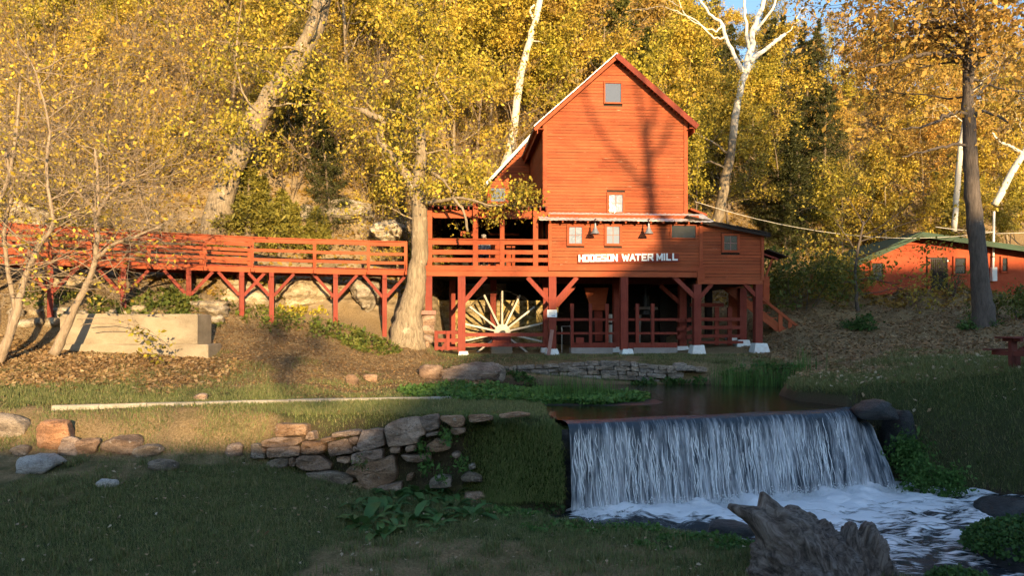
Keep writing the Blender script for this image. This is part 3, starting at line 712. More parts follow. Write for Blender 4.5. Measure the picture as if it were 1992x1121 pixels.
SW = [[(235,145),(480,150),(485,240),(235,250)],[(125,290),(220,258),(440,250),(452,290),(400,318),(200,338),(125,325)],[(168,342),(300,332),(435,322),(430,405),(200,420),(172,415)],
[(35,310),(100,308),(150,380),(150,425),(30,425)],[(128,335),(163,342),(160,385),(135,380)],[(165,455),(240,428),(335,425),(335,490),(280,505),(165,490)],[(342,425),(392,420),(395,495),(345,490)],
[(398,430),(460,398),(590,398),(680,470),(675,515),(480,525),(400,490)],[(450,290),(600,290),(645,330),(605,388),(440,388)],[(470,272),(500,210),(545,210),(558,275)],[(600,262),(690,252),(698,285),(640,300),(600,285)],
[(690,220),(850,195),(915,198),(910,235),(700,258)],[(655,302),(800,264),(833,282),(862,380),(680,412),(660,370)],[(820,262),(903,245),(897,290),(870,318),(845,310)],[(862,332),(885,327),(910,352),(900,370),(868,370)],
[(893,300),(930,200),(1095,190),(1110,320),(930,370),(893,345)],[(1147,150),(1230,112),(1388,95),(1438,205),(1430,238),(1390,250),(1380,300),(1150,332),(1116,180)],[(1410,90),(1540,65),(1558,180),(1450,213),(1402,130)],
[(1567,85),(1730,80),(1758,110),(1750,165),(1660,175),(1572,120)],[(1650,182),(1765,180),(1765,215),(1690,238),(1650,220)],[(1445,225),(1540,208),(1545,235),(1450,255)],[(1790,80),(1930,72),(1985,90),(1985,115),(1800,135)],
[(1450,320),(1530,265),(1640,300),(1640,345),(1580,365),(1450,380)],[(1240,400),(1480,392),(1490,450),(1300,458)],[(1155,340),(1240,325),(1240,385),(1160,385)],[(1282,330),(1360,315),(1360,360),(1290,380)],
[(850,390),(900,377),(1090,347),(1095,428),(850,480)],[(720,417),(840,407),(835,470),(730,450)],[(800,540),(850,490),(1100,434),(1190,400),(1205,560),(1180,610),(1000,690),(940,650),(890,570)],
[(480,545),(700,530),(855,572),(858,610),(760,660),(560,620)],[(770,667),(900,622),(950,660),(1000,700),(1000,730),(820,730)],[(1480,600),(1540,565),(1650,570),(1650,660),(1480,670)],[(1730,580),(1790,530),(1900,570),(1900,615),(1740,610)],
[(1785,480),(1840,465),(1845,510),(1795,520)],[(1050,655),(1250,610),(1245,690),(1060,710)],[(1290,560),(1345,548),(1335,605),(1290,610)],[(1650,390),(1700,370),(1730,400),(1690,430)],[(2040,70),(2200,50),(2290,62),(2270,85),(2060,100)],
[(1760,700),(1900,690),(1960,760),(1900,800),(1760,790)],[(2000,720),(2080,700),(2130,790),(2010,820)]]
retain = thing('retaining_wall', 'low dry-stone wall of tan sandstone holding the lawn above the broad-leaved plants', 'stone wall', PX(700, 955, 16.0))
for i, poly in enumerate(SW):
    cx = 480 + sum(p[0] for p in poly) / len(poly) / 4.15
    Y0 = np.interp(cx, [480, 560, 700, 850, 960, 1060], [16.5, 16.38, 16.1, 15.95, 15.75, 15.45])
    pts = [PX(480 + x / 4.15, 790 + y / 4.15, Y0 - .12 * ((y - 60) / 650)) for x, y in poly]
    stone_poly('stone', i, pts, (0.02, -1, 0.08), M_greystone if i in (3, 5, 33, 31, 32, 29) else M_stone, retain, .42, .045 + .02 * (i % 3))
rr = random.Random(11)
pool_wall = thing('pond_wall', 'low coursed stone wall along the far edge of the pond below the mill', 'stone wall', PX(1130, 745, 27.0))
topy = lambda px: float(np.interp(px, [960, 1010, 1090, 1150, 1215, 1290, 1330, 1375], [714, 711, 707, 703, 703, 711, 712, 716]))
rows = [0, 9.5, 18.5, 27, 36.5]
k = 100
for r_ in range(4):
    px = 958 + rr.uniform(0, 8)
    while px < (1292 if r_ < 3 else 1240):
        w = rr.uniform(14, 40)
        a0, b0 = rows[r_] + rr.uniform(-1, 1), rows[r_ + 1] - .8 + rr.uniform(-1, 1)
        q = [(px + rr.uniform(0, 2), topy(px) + a0), (px + w * .5, topy(px + w * .5) + a0 + rr.uniform(-.7, .7)), (px + w - rr.uniform(.4, 2), topy(px + w) + a0 + rr.uniform(-.8, .8)), (px + w - rr.uniform(.5, 1.5), topy(px + w) + b0), (px + rr.uniform(0, 1.5), topy(px) + b0)]
        stone_poly('stone', k, [PX(x, y, 26.9 + rr.uniform(-.03, .03) - .004 * (y - 700)) for x, y in q], (0, -1, .05), M_greystone, pool_wall, .35, .035)
        px += w; k += 1
for (x0, x1, y0, y1) in ((1296, 1318, 712, 726), (1312, 1336, 706, 722), (1300, 1330, 724, 737), (1334, 1352, 711, 722), (1352, 1376, 714, 724), (1256, 1284, 738, 748)):
    stone_poly('stone', k, [PX(x0, y0 + 1, 26.8), PX((x0 + x1) / 2, y0, 26.8), PX(x1, y0 + 2, 26.8), PX(x1 - 1, y1, 26.7), PX(x0 + 2, y1, 26.7)], (0, -1, .05), M_greystone, pool_wall, .3, .05); k += 1
rock('boulder', 41, PX(838, 733, 25.3), (.85, .9, .78), M_stone, 'rounded brown boulder at the left end of the pond edge', 'boulder', rz=.3)
rock('boulder', 44, PX(915, 731, 25.4), (2.25, 1.1, .88), M_stone, 'long pitted brown boulder joining the left end of the pond wall', 'boulder', strata=.1, sub=5, rough=.32, cuts=9)
rock('boulder', 47, PX(966, 726, 25.9), (.6, .7, .66), M_greystone, 'small grey boulder wedged between the long boulder and the pond wall', 'boulder')
rock_px('boulder', 51, 60, 135, 822, 879, M_orange, 'large orange sandstone boulder at the left end of the lawn bank', sub=4, rough=.12)
for sd_, a in ((52, (107, 150, 853, 889, M_stone, 'small brown boulder touching the right side of the orange boulder')), (53, (139, 188, 857, 887, M_stone, 'middle brown block in the row right of the orange boulder')),
          (54, (190, 264, 852, 889, M_stone, 'wide flat-faced brown boulder ending the row right of the orange boulder')), (55, (258, 310, 869, 892, M_greystone, 'low sunken grey slab on the worn bank')),
          (56, (434, 470, 865, 893, M_stone, 'lone brown boulder just left of the retaining wall')), (57, (-22, 46, 806, 852, M_greystone, 'dark grey layered boulder cut by the left edge of the picture')),
          (58, (10, 50, 870, 890, M_greystone, 'small grey stone in front of the dark layered boulder')), (59, (22, 108, 888, 924, M_pale, 'flat pale slab lying in the grass below the orange boulder')),
          (60, (184, 224, 935, 952, M_pale, 'small pale stone alone in the foreground lawn')), (61, (285, 340, 898, 918, M_greystone, 'low grey stone half buried at the foot of the worn bank')),
          (62, (374, 400, 768, 783, M_stone, 'small brown stone just behind the concrete kerb')), (63, (672, 696, 730, 752, M_stone, 'small upright brown stone on the grass above the kerb')), (64, (705, 733, 730, 746, M_stone, 'low brown stone second from the kerb behind its middle')),
          (65, (934, 968, 771, 780, M_kerb, 'short broken slab lying in the cress beyond the kerb end'))):
    rock_px('boulder' if sd_ != 65 else 'slab', sd_, *a[:5], a[5], 'boulder' if sd_ != 65 else 'slab')
# rocks at the fall and in the stream
rock('boulder', 71, PX(1700, 797, 18.35), (1.15, .9, .5), M_wet, 'dark square rock at the right end of the weir', 'boulder', cuts=7)
rock('boulder', 72, PX(1745, 850, 18.6), (.7, .8, 1.3), M_wet, 'wet dark rock standing beside the right end of the fall', 'boulder')
rock('boulder', 73, PX(1960, 990, 15.9), (1.2, .9, .45), M_wet, 'dark wet boulder washed by foam near the right bank', 'boulder')
rock('boulder', 74, PX(1545, 1092, 12.4), (.8, .6, .36), M_wet, 'dark rock under thin water behind the stump', 'boulder')
rock('boulder', 75, PX(1420, 1035, 14.0), (.9, .7, .36), M_wet, 'dark rock awash left of the stump tip', 'boulder')
rock('boulder', 76, PX(1800, 1110, 12.6), (.9, .7, .30), M_wet, 'dark rock awash between the stump and the right cress mound', 'boulder')
rock('boulder', 77, PX(1045, 1018, 14.8), (.32, .3, .22), M_wet, 'small dark stone in the still corner left of the fall', 'boulder')
rock('boulder', 78, PX(1088, 1022, 14.5), (.4, .3, .16), M_greystone, 'small flat grey stone by the water below the grassy mound', 'boulder')
# bluff outcrops behind and under the walkway
rr = random.Random(4)
for i, (x0, x1, y0, y1, Y, lab) in enumerate((
    (560, 640, 535, 600, 30.6, 'white limestone outcrop under the middle of the red walkway'), (690, 745, 540, 600, 31.0, 'white limestone face under the walkway beside the big trunk'), (650, 720, 395, 432, 33.2, 'pale ledge rock above the walkway left of the big trunk'),
    (720, 780, 430, 470, 32.6, 'shadowed ledge rock just above the walkway by the big trunk'), (120, 215, 250, 330, 33.0, 'broad sunlit cliff rock high in the twigs at left'), (30, 110, 400, 450, 29.0, 'pale cliff rock above the left end of the walkway'),
    (420, 520, 545, 600, 29.6, 'brown bluff rock under the walkway behind the concrete block'), (100, 190, 520, 580, 27.4, 'tan bluff rock below the left end of the walkway'), (560, 640, 405, 450, 33.5, 'pale rock face above the middle of the walkway'),
    (255, 340, 330, 370, 34.0, 'low ledge rock among twigs left of the leaning trunk'), (520, 600, 300, 345, 38.0, 'grey ledge rock on the slope right of the leaning trunk'), (380, 440, 590, 618, 27.6, 'rounded pale rock behind the concrete block'))):
    c = PX((x0 + x1) / 2, (y0 + y1) / 2, Y); s = Y / FPX
    rock('rock_outcrop', 200 + i, c, ((x1 - x0) * s * 1.15, 2.0, (y1 - y0) * s * 1.25), M_bluff, lab, 'rock', sub=5, strata=.16, cuts=9, rough=.34)
rr = random.Random(14)
for i in range(26):
    px = rr.uniform(20, 430); p = hit(px, 640 - rr.uniform(0, 40))
    sz = rr.uniform(.25, .6)
    rock('rubble_stone', 300 + i, (p.x, p.y, p.z + .05), (sz, sz * .8, sz * .6), M_bluff, 'tan rubble stone at the foot of the bluff behind the concrete block', 'stone', 'rubble stones at the foot of the bluff', rz=rr.random() * 6, sub=2)
# ------------------------------------------------------------------ the mill
YAW = 0.075; MC, MS = math.cos(YAW), math.sin(YAW); MXP, MYP = 4.08, 30.0
RZ = Matrix.Rotation(YAW, 3, 'Z')
def mloc(px, ly):
    k = (px - CX) / FPX
    return (k * (MYP + ly * MC) - MXP + ly * MS) / (MC - k * MS)
def mw(lx, ly, z): return Vector((MXP + lx * MC - ly * MS, MYP + lx * MS + ly * MC, z))
def mz(px, py, ly):
    lx = mloc(px, ly); return EYE + (HZ - py) / FPX * (MYP + lx * MS + ly * MC)
def mp(px, py, ly): return mw(mloc(px, ly), ly, mz(px, py, ly))
def mbox(name, mat, parent, lx0, lx1, ly0, ly1, z0, z1, rx=0.0):
    rot = RZ if not rx else RZ @ Matrix.Rotation(rx, 3, 'X')
    return piece(name, mat, parent, mw((lx0 + lx1) / 2, (ly0 + ly1) / 2, (z0 + z1) / 2), (lx1 - lx0, ly1 - ly0, z1 - z0), rot)
def mrect(name, mat, parent, px0, px1, py0, py1, ly, d):
    xm = (px0 + px1) / 2
    return mbox(name, mat, parent, mloc(px0, ly), mloc(px1, ly), ly, ly + d, mz(xm, py1, ly), mz(xm, py0, ly))
def mdiag(name, mat, parent, p0, p1, w, ly, d):
    a, b = mp(p0[0], p0[1], ly + d / 2), mp(p1[0], p1[1], ly + d / 2)
    return bar(name, mat, parent, a, b, d, w, up=(0.02, -0.01, 1))
mill = thing('mill', 'tall red clapboard water mill with gable roof, open ground floor and balcony', 'mill', mw(0, 0, 0))
rng_m = random.Random(8)
def clap_wall(name, lx0, lx1, ly, z0, z1, span, holes, step=.125, split=2.6, mat=M_clap):
    """backing wall plus one board per course; span(z)->(l,r); holes: (l,r,z0,z1)"""
    n = int(math.ceil((z1 - z0) / step)); prof_l = []; prof_r = []
    for i in range(n + 1):
        z = min(z1, z0 + i * step); l, r = span(z); prof_l.append((l, z)); prof_r.append((r, z))
    ring = prof_l + prof_r[::-1]
    mb = MB(); mb.prism([mw(x, ly + .05, z) for x, z in ring], [mw(x, ly + .17, z) for x, z in ring])
    wall = mb.build(name, M_dark, mill); fix_normals(wall.data)  # dark backing seen through the gaps draws the boards' shadow lines
    for i in range(n):
        za = z0 + i * step; zb = min(z1, za + step)
        l, r = span((za + zb) / 2)
        if r - l < .08 or zb - za < .03: continue
        segs = [(l, r)]
        for (hl, hr, ha, hb) in holes:
            if zb > ha + .02 and za < hb - .02:
                ns = []
                for a, b in segs:
                    if hr <= a or hl >= b: ns.append((a, b)); continue
                    if hl > a: ns.append((a, hl))
                    if hr < b: ns.append((hr, b))
                segs = ns
        for a, b in segs:
            cuts = [a]; x = a + rng_m.uniform(.6, split * 1.6)
            while x < b - .5: cuts.append(x); x += rng_m.uniform(1.2, split * 1.6)
            cuts.append(b)
            for q0, q1 in zip(cuts[:-1], cuts[1:]):
                if q1 - q0 < .03: continue
                dz = rng_m.uniform(-.004, .004)
                mbox('clapboard', mat, wall, q0 + .002, q1 - .002, ly + .012, ly + .034, za + dz + .006, zb + dz - .008, 0.10 + rng_m.uniform(-.02, .02))
    return wall
def hole(px0, px1, py0, py1, ly, m=.10):
    return (mloc(px0, ly) - m, mloc(px1, ly) + m, mz((px0 + px1) / 2, py1, ly) - m, mz((px0 + px1) / 2, py0, ly) + m)
def window(px0, px1, py0, py1, ly, mun=True, pane=M_pane, fw=.095):
    a, b = mloc(px0, ly), mloc(px1, ly); xm = (px0 + px1) / 2; z0, z1 = mz(xm, py1, ly), mz(xm, py0, ly)
    w = mbox('window', M_dark, mill, a - .02, b + .02, ly + .02, ly + .08, z0 - .02, z1 + .02)
    if mun:
        xc, zc = (a + b) / 2, (z0 + z1) / 2
        for x0, x1 in ((a, xc - .012), (xc + .012, b)):
            for q0, q1 in ((z0, zc - .012), (zc + .012, z1)):
                mbox('pane', pane, w, x0, x1, ly - .002, ly + .016, q0, q1)
        mbox('muntin', M_pinkwood, w, xc - .014, xc + .014, ly - .008, ly + .012, z0, z1)
        mbox('muntin', M_pinkwood, w, a, xc - .015, ly - .006, ly + .012, zc - .012, zc + .012); mbox('muntin', M_pinkwood, w, xc + .015, b, ly - .006, ly + .012, zc - .012, zc + .012)
    else:
        mbox('pane', pane, w, a, b, ly - .002, ly + .016, z0, z1)
    mbox('frame', M_red, w, a - fw, a, ly - .05, ly + .03, z0 - fw, z1 + fw); mbox('frame', M_red, w, b, b + fw, ly - .05, ly + .03, z0 - fw, z1 + fw)
    mbox('frame', M_red, w, a, b, ly - .047, ly + .03, z1, z1 + fw); mbox('sill', M_red, w, a, b, ly - .06, ly + .03, z0 - fw, z0)
    return w
# --- tall block (set back behind the skirt roof)
TLY = 1.0
tl, tr = mloc(1057, TLY), mloc(1337, TLY)
tz0 = mz(1197, 418, TLY); pkx = mloc(1196, TLY); pkz = mz(1196, 112, TLY)
ezl, ezr = mz(1057, 238, TLY), mz(1337, 233, TLY)
def tall_span(z):
    l = tl if z < ezl else tl + (pkx - tl) * (z - ezl) / (pkz - ezl)
    r = tr if z < ezr else tr + (pkx - tr) * (z - ezr) / (pkz - ezr)
    return (min(l, pkx - .01), max(r, pkx + .01))
clap_wall('gable_wall', tl, tr, TLY, tz0, pkz, tall_span, [hole(1185, 1211, 379, 413, TLY), hole(1177, 1208, 162, 199, TLY, .06)])
window(1185, 1211, 379, 413, TLY); window(1177, 1208, 162, 199, TLY, False, M_topglass, .06)
for a, b, zt in ((tl - .01, tl + .14, ezl + .03), (tr - .14, tr + .01, ezr + .03)):
    mbox('corner_board', M_red, mill, a, b, TLY - .03, TLY + .02, tz0, zt)
TD = 7.2
side = mbox('side_wall', M_dark, mill, tl - .002, tl + .1, TLY + .06, TLY + TD, 3.0, ezl + .1)
n = int((ezl - 3.6) / .125)
for i in range(n):
    z = 3.7 + i * .125
    mbox('clapboard', M_clap, side, tl - .03, tl - .006, TLY + .03, TLY + TD, z, z + .115)
mbox('side_wall', M_clap, mill, tr - .1, tr + .002, TLY + .06, TLY + TD, 3.0, ezr + .1)
mbox('rear_wall', M_clap, mill, tl, tr, TLY + TD, TLY + TD + .1, 0.2, ezl + .1)
# main roof: stepped metal sheets on rafters
def roof_slope(p_low, p_high, ly0, ly1, nrow, mat, th=.035, over=.05):
    """p_* = (lx,z) along the eave->ridge line"""
    (x0, z0), (x1, z1) = p_low, p_high
    L = math.hypot(x1 - x0, z1 - z0); ang = math.atan2(z1 - z0, x1 - x0)
    for i in range(nrow):
        a, b = i / nrow, (i + 1) / nrow + over / L
        xm, zm = x0 + (x1 - x0) * (a + b) / 2, z0 + (z1 - z0) * (a + b) / 2
        nxx, nzz = (-math.sin(ang), math.cos(ang)); sg = 1 if nzz > 0 else -1
        rot = RZ @ Matrix.Rotation(-ang - sg * .035, 3, 'Y')
        piece('roof_sheet', mat, mill, mw(xm + sg * nxx * .05, (ly0 + ly1) / 2 + rng_m.uniform(-.03, .03), zm + sg * nzz * .05), (L * (b - a), ly1 - ly0, th), rot)
rpk = (pkx, mz(1196, 106, TLY - .35)); reL = (mloc(1040, TLY - .35), mz(1040, 247, TLY - .35)); reR = (mloc(1357, TLY - .35), mz(1357, 246, TLY - .35))
roof_slope(reL, rpk, TLY - .35, TLY + TD + .3, 17, M_roof); roof_slope(reR, rpk, TLY - .35, TLY + TD + .3, 17, M_roof)
for (x0, z0), nm in ((reL, 'l'), (reR, 'r')):
    a, b = mw(x0, TLY - .30, z0 - .09), mw(rpk[0], TLY - .30, rpk[1] - .09)
    if nm == 'l': bar('rake_board', M_red, mill, a, b, .035, .13, up=(0, -.1, 1))
    else: bar('rake_board', M_redpost, mill, mw(x0, TLY - .38, z0 - .02), mw(rpk[0], TLY - .38, rpk[1] - .02), .03, .20, up=(0, -.1, 1))
    for i in range(24):
        q = (i + .5) / 24; p = mw(x0 + (rpk[0] - x0) * q, TLY - .14, z0 + (rpk[1] - z0) * q - .05)
        piece('lookout', M_red, mill, p, (.06, .30, .07), RZ)
    bar('eave_board', M_red, mill, mw(x0 + (.12 if nm == 'l' else -.12), TLY - .3, z0 - .14), mw(x0 + (.12 if nm == 'l' else -.12), TLY + TD, z0 - .14), .03, .20)
    xs_ = (tl, x0) if nm == 'l' else (x0, tr)
    mbox('soffit', M_red, mill, min(xs_), max(xs_), TLY - .3, TLY + TD, z0 - .06, z0 - .03)
# --- lean-to at the rear left
LLY = 6.2
l0, l1 = mloc(944, LLY), tl
zt_, zb_ = mz(1040, 272, LLY), mz(946, 366, LLY)
def lean_span(z):
    xx = l0 + .1 + (l1 - l0 - .1) * max(0, (z - zb_)) / (zt_ - zb_ + .05)
    return (min(xx, l1 - .01), l1 - .01)
lw = clap_wall('lean_to_wall', l0, l1, LLY, mz(985, 420, LLY), zt_, lean_span, [hole(955, 983, 366, 392, LLY, .05)], split=3)
window(955, 983, 366, 392, LLY, False, M_topglass, .05)
roof_slope((l0 - .1, zb_ - .02), (l1, zt_ + .12), LLY - .35, LLY + 3, 10, M_roof)
bar('rake_board', M_white, mill, mw(l0 - .1, LLY - .3, zb_ - .02), mw(l1 - .05, LLY - .3, zt_ + .06), .03, .10, up=(0, -.1, 1))
# --- skirt roof and lower front wall
fl, fr = mloc(1067, 0), mloc(1360, 0)
skx = [mloc(1049, -.42) + (mloc(1386, -.42) - mloc(1049, -.42)) * i / 9 for i in range(10)]
zs0, zs1 = mz(1200, 429, -.42), mz(1200, 415, TLY)
for a, b in zip(skx[:-1], skx[1:]):
    mb = MB(); nn = 9
    for layer in (0, -.02):
        for (ly, z) in ((-.42 + rng_m.uniform(-.04, .04), zs0), (TLY - .03, zs1)):
            for j in range(nn):
                q = j / (nn - 1); mb.v.append(tuple(mw(a + (b - a) * q + (.05 if j == nn - 1 else 0), ly, z + layer + .007 * math.cos(q * math.pi * 8) + (.015 if j == nn - 1 else 0))))
    for j in range(nn - 1):
        mb.f.append((j, j + 1, nn + j + 1, nn + j)); mb.f.append((2 * nn + j, 3 * nn + j, 3 * nn + j + 1, 2 * nn + j + 1)); mb.f.append((j, 2 * nn + j, 2 * nn + j + 1, j + 1))
    mb.build('skirt_roof_sheet', M_roof, mill)
for i in range(13):
    px = 1070 + i * 24.5
    bar('rafter_tail', M_red, mill, mw(mloc(px, -.3), -.36, zs0 - .06), mw(mloc(px, -.3), TLY, zs1 - .06), .06, .08)
zw0, zw1 = mz(1200, 520, 0), mz(1200, 430, 0)
W1, W2, W5 = (1107, 1132, 442, 474), (1180, 1205, 441, 474), (1306, 1353, 439, 463)
clap_wall('front_wall', fl, fr, 0, zw0, zw1 + .25, lambda z: (fl, fr), [hole(*W1, 0), hole(*W2, 0), hole(*W5, 0, .05)])
window(*W1, 0); window(*W2, 0); window(*W5, 0, False, M_glass, .05)
mbox('corner_board', M_red, mill, fl - .01, fl + .12, -.03, .02, zw0, zw1)
# right extension with its sloping roof
xl, xr = mloc(1364, .02), mloc(1485, .02)
zx0 = mz(1425, 545, 0); zxl, zxr = mz(1364, 435, 0), mz(1485, 454, 0)
W6 = (1408, 1434, 459, 487)
def ext_span(z):
    r = xr if z < zxr else xl + (xr - xl) * (1 - (z - zxr) / max(.01, zxl - zxr))
    return (xl, max(r, xl + .02))
clap_wall('extension_wall', xl, xr, .02, zx0, zxl, ext_span, [hole(*W6, .02)])
window(*W6, .02, True, M_glass)
mbox('corner_board', M_red, mill, xl - .09, xl + .05, -.03, .03, zx0, zxl); mbox('corner_board', M_red, mill, xr - .10, xr + .01, -.03, .03, zx0, zxr)
mbox('side_wall', M_clap, mill, xr - .1, xr, .2, 6.5, zx0, zxr + .1)
ra, rb = (mloc(1340, .0), mz(1340, 408, 1.0)), (mloc(1497, -.2), mz(1497, 457, -.2))
roof_slope(rb, (mloc(1338, -.2), mz(1338, 424, -.2)), -.3, 6.8, 5, M_dark, .05)
bar('rake_board', M_dark, mill, mw(rb[0], -.28, rb[1] - .05), mw(mloc(1340, -.28), -.28, mz(1340, 427, -.28)), .04, .10)
bar('roof_edge', M_red, mill, mp(1340, 408, 2.5), mp(1372, 420, 2.5), .5, .08)
# --- floor, beams, posts
zd = mz(950, 519, 0)
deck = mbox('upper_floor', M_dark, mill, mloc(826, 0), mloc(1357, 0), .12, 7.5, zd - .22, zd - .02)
mrect('deck_edge_board', M_red, mill, 826, 1066, 517, 527, -.06, .12)
mrect('girder', M_red, mill, 828, 1362, 528, 538.5, -.02, .25)
mrect('girder', M_red, mill, 1067, 1357, 519.5, 527, -.05, .12)
mrect('girder', M_red, mill, 1357.5, 1484, 545, 553, -.03, .25)
mrect('beam_end', M_red, mill, 1357, 1371, 520, 545, -.06, .1)
mbox('extension_floor', M_dark, mill, xl, xr, .25, 6.4, zx0 - .12, zx0 + .02)
def post(px, py0, py1, ly, w=.30, mat=M_redpost, nm='post'):
    lx = mloc(px, ly); return mbox(nm, mat, mill, lx - w / 2, lx + w / 2, ly, ly + w, mz(px, py1, ly), mz(px, py0, ly))
for px, y0, y1 in ((898, 538, 686), (1075, 538, 682), (1215, 538, 681), (1357.5, 553, 676), (1477, 553, 671)): post(px, y0, y1, 0, .29)
post(834, 538, 612, 0, .26)
for px, y0, y1 in ((1064, 552, 680), (1201, 545, 677), (1329, 555, 675), (1446, 560, 665)): post(px, y0, y1, 2.0, .30)
for px in (880, 960): post(px, 545, 680, 3.2, .26)
for lx in (-6.3, -2.4, 0.6, 3.2, 5.4): mbox('post', M_dark, mill, lx, lx + .28, 5.5, 5.78, 0, zd)
mbox('girder', M_redpost, mill, mloc(1050, 2), mloc(1460, 2), 2.0, 2.25, mz(1200, 552, 2), mz(1200, 540, 2))
for p0, p1, ly, w in (((866 + 36, 588), (945, 538), 0, .17), ((1026, 540), (1070, 588), 0, .17), ((1080, 588), (1122, 540), 0, .17), ((1310, 538), (1353, 580), 0, .17), ((1362, 578), (1384, 553), 0, .15), ((1448, 553), (1472, 578), 0, .15),
                      ((1082, 596), (1118, 556), 2, .16), ((1284, 556), (1325, 592), 2, .16)):
    mdiag('brace', M_redpost, mill, p0, p1, w, ly + .05, .15)
# footings
def footing(px0, px1, py0, py1, ly, d=.55):
    a, b = mloc(px0, ly), mloc(px1, ly); xm = (px0 + px1) / 2; z0, z1 = mz(xm, py1, ly) - .12, mz(xm, py0, ly); t_ = (b - a) * .16
    j = lambda: rng_m.uniform(-.015, .015)
    mb = MB()
    mb.prism([mw(a + j(), ly - .12, z0), mw(b + j(), ly - .12, z0), mw(b - t_ + j(), ly - .02, z1 + j()), mw(a + t_ + j(), ly - .02, z1 + j())],
             [mw(a, ly + d, z0), mw(b, ly + d, z0), mw(b - t_, ly + d - .1, z1), mw(a + t_, ly + d - .1, z1)])
    o = mb.build('footing', M_white, mill); fix_normals(o.data)
for f in ((1060, 1089, 679, 691, 0), (1208, 1234, 679, 691, 0), (1344, 1374, 672, 690, 0), (1465, 1497, 668, 684, 0), (1052, 1066, 677, 690, 2), (1190, 1208, 676, 690, 2), (1311, 1344, 674, 689, 2), (1431, 1463, 662, 680, 2), (890, 913, 684, 690, 0), (1415, 1436, 657, 672, 4)): footing(*f)
mrect('plinth', M_concg, mill, 1111, 1192, 677, 694, .75, .5); mrect('plinth', M_concg, mill, 1233, 1318, 677, 694, .75, .5)
# --- balcony
for px, w in ((836, .18), (925, .20), (977, .17), (1042, .19)):
    y0 = {836: 404, 925: 395, 977: 410, 1042: 410}[px]
    post(px, y0, 517.5, -.01, w, M_red)
mrect('header_beam', M_red, mill, 834, 1067, 409, 425, .20, .14)
for i in range(20):
    px = 842 + i * 11.6
    mbox('roof_joist', M_redpost, mill, mloc(px, .1) - .03, mloc(px, .1) + .03, .0, 5.8, mz(950, 409, .1), mz(950, 402, .1))
for i in range(8): mbox('roof_board', M_dark, mill, mloc(832, 0), mloc(1066, 0), .15 + i * .75, .15 + i * .75 + .70, mz(950, 402, .1) + .002, mz(950, 402, .1) + .05)
for y0, y1 in ((466, 476), (486.5, 495), (502, 510)):
    for a, b in ((828, 831.6), (840.6, 919.8), (930.2, 972.6), (981.4, 1037.2), (1046.8, 1066)):
        mrect('rail', M_red, mill, a, b, y0 + rng_m.uniform(-.4, .4), y1, .03, .06)
mrect('handrail', M_red, mill, 827, 1066, 464.5, 466.2, -.06, .2)
mbox('inner_wall', M_dark, mill, mloc(832, 5.9), tl, 5.9, 6.05, zd, mz(950, 396, 5.9)); mbox('inner_wall', M_dark, mill, mloc(832, 0) , mloc(832, 0) + .08, 1.8, 5.9, zd, mz(836, 404, 0))  # dark wall colour stands in for the shade deep inside the balcony
mbox('inner_wall', M_clap, mill, fl, fl + .09, .18, 5.8, zd, zs0)
mrect('inner_panel', M_red, mill, 948, 976, 474, 520, 1.6, .06); mrect('inner_board', M_red, mill, 896, 926, 450, 459, 1.4, .06)
for a, b in ((985, 994), (996, 1002)): mrect('inner_post', M_red, mill, a, b, 479, 520, 1.3, .1)
mrect('inner_beam', M_red, mill, 950, 1010, 454, 458, 3.0, .08)
# --- ground floor railings
for y0, y1 in ((648, 655), (668, 675)): mrect('rail', M_redpost, mill, 905.5, 1062, y0, y1, .10, .06)
for y0, y1 in ((644, 650.5), (659, 666), (675, 681)): mrect('rail', M_redpost, mill, 846, 890.5, y0, y1, .06, .06)
for a, b in ((845, 852), (868, 875)): mrect('baluster', M_redpost, mill, a, b, 644, 682, -.02, .07)
mdiag('brace', M_redpost, mill, (858, 682), (868, 667), .12, -.01, .05)
for a, b, vs_ in ((1083, 1198, (1113, 1149, 1181)), (1223, 1318, (1240, 1270))):
    for y0, y1 in ((619.5, 624.5), (646.5, 651)): mrect('rail', M_redpost, mill, a, b, y0, y1, .86, .06)
    mrect('rail', M_redpost, mill, (1110 if a < 1100 else a), b, 667, 677.5, .84, .08)
    for v in vs_:
        mrect('baluster', M_redpost, mill, v - 3, v + 3, 606, 668, .77, .08); mrect('baluster_cap', M_redpost, mill, v - 3.4, v + 3.4, 591, 606.5, .75, .11)
mrect('sign_block', M_redpost, mill, 1121, 1136, 657, 668, .76, .07)
for y0, y1 in ((618, 625), (634, 641), (651, 657.5), (664, 669)): mrect('rail', M_redpost, mill, 1340, 1446, y0, y1, 1.95, .06)
for v in (1395, 1420): mrect('baluster', M_redpost, mill, v - 4, v + 4, 598, 672, 2.05, .10)
mrect('rail', M_redpost, mill, 1343, 1408, 590, 597, 2.4, .12)
for y0, y1 in ((620, 627), (637, 644), (652, 660)):
    mrect('rail_end', M_redpost, mill, 1318, 1326, y0, y1, 1.7, .2); mrect('rail_end', M_redpost, mill, 1336, 1344, y0, y1, 1.6, .2)
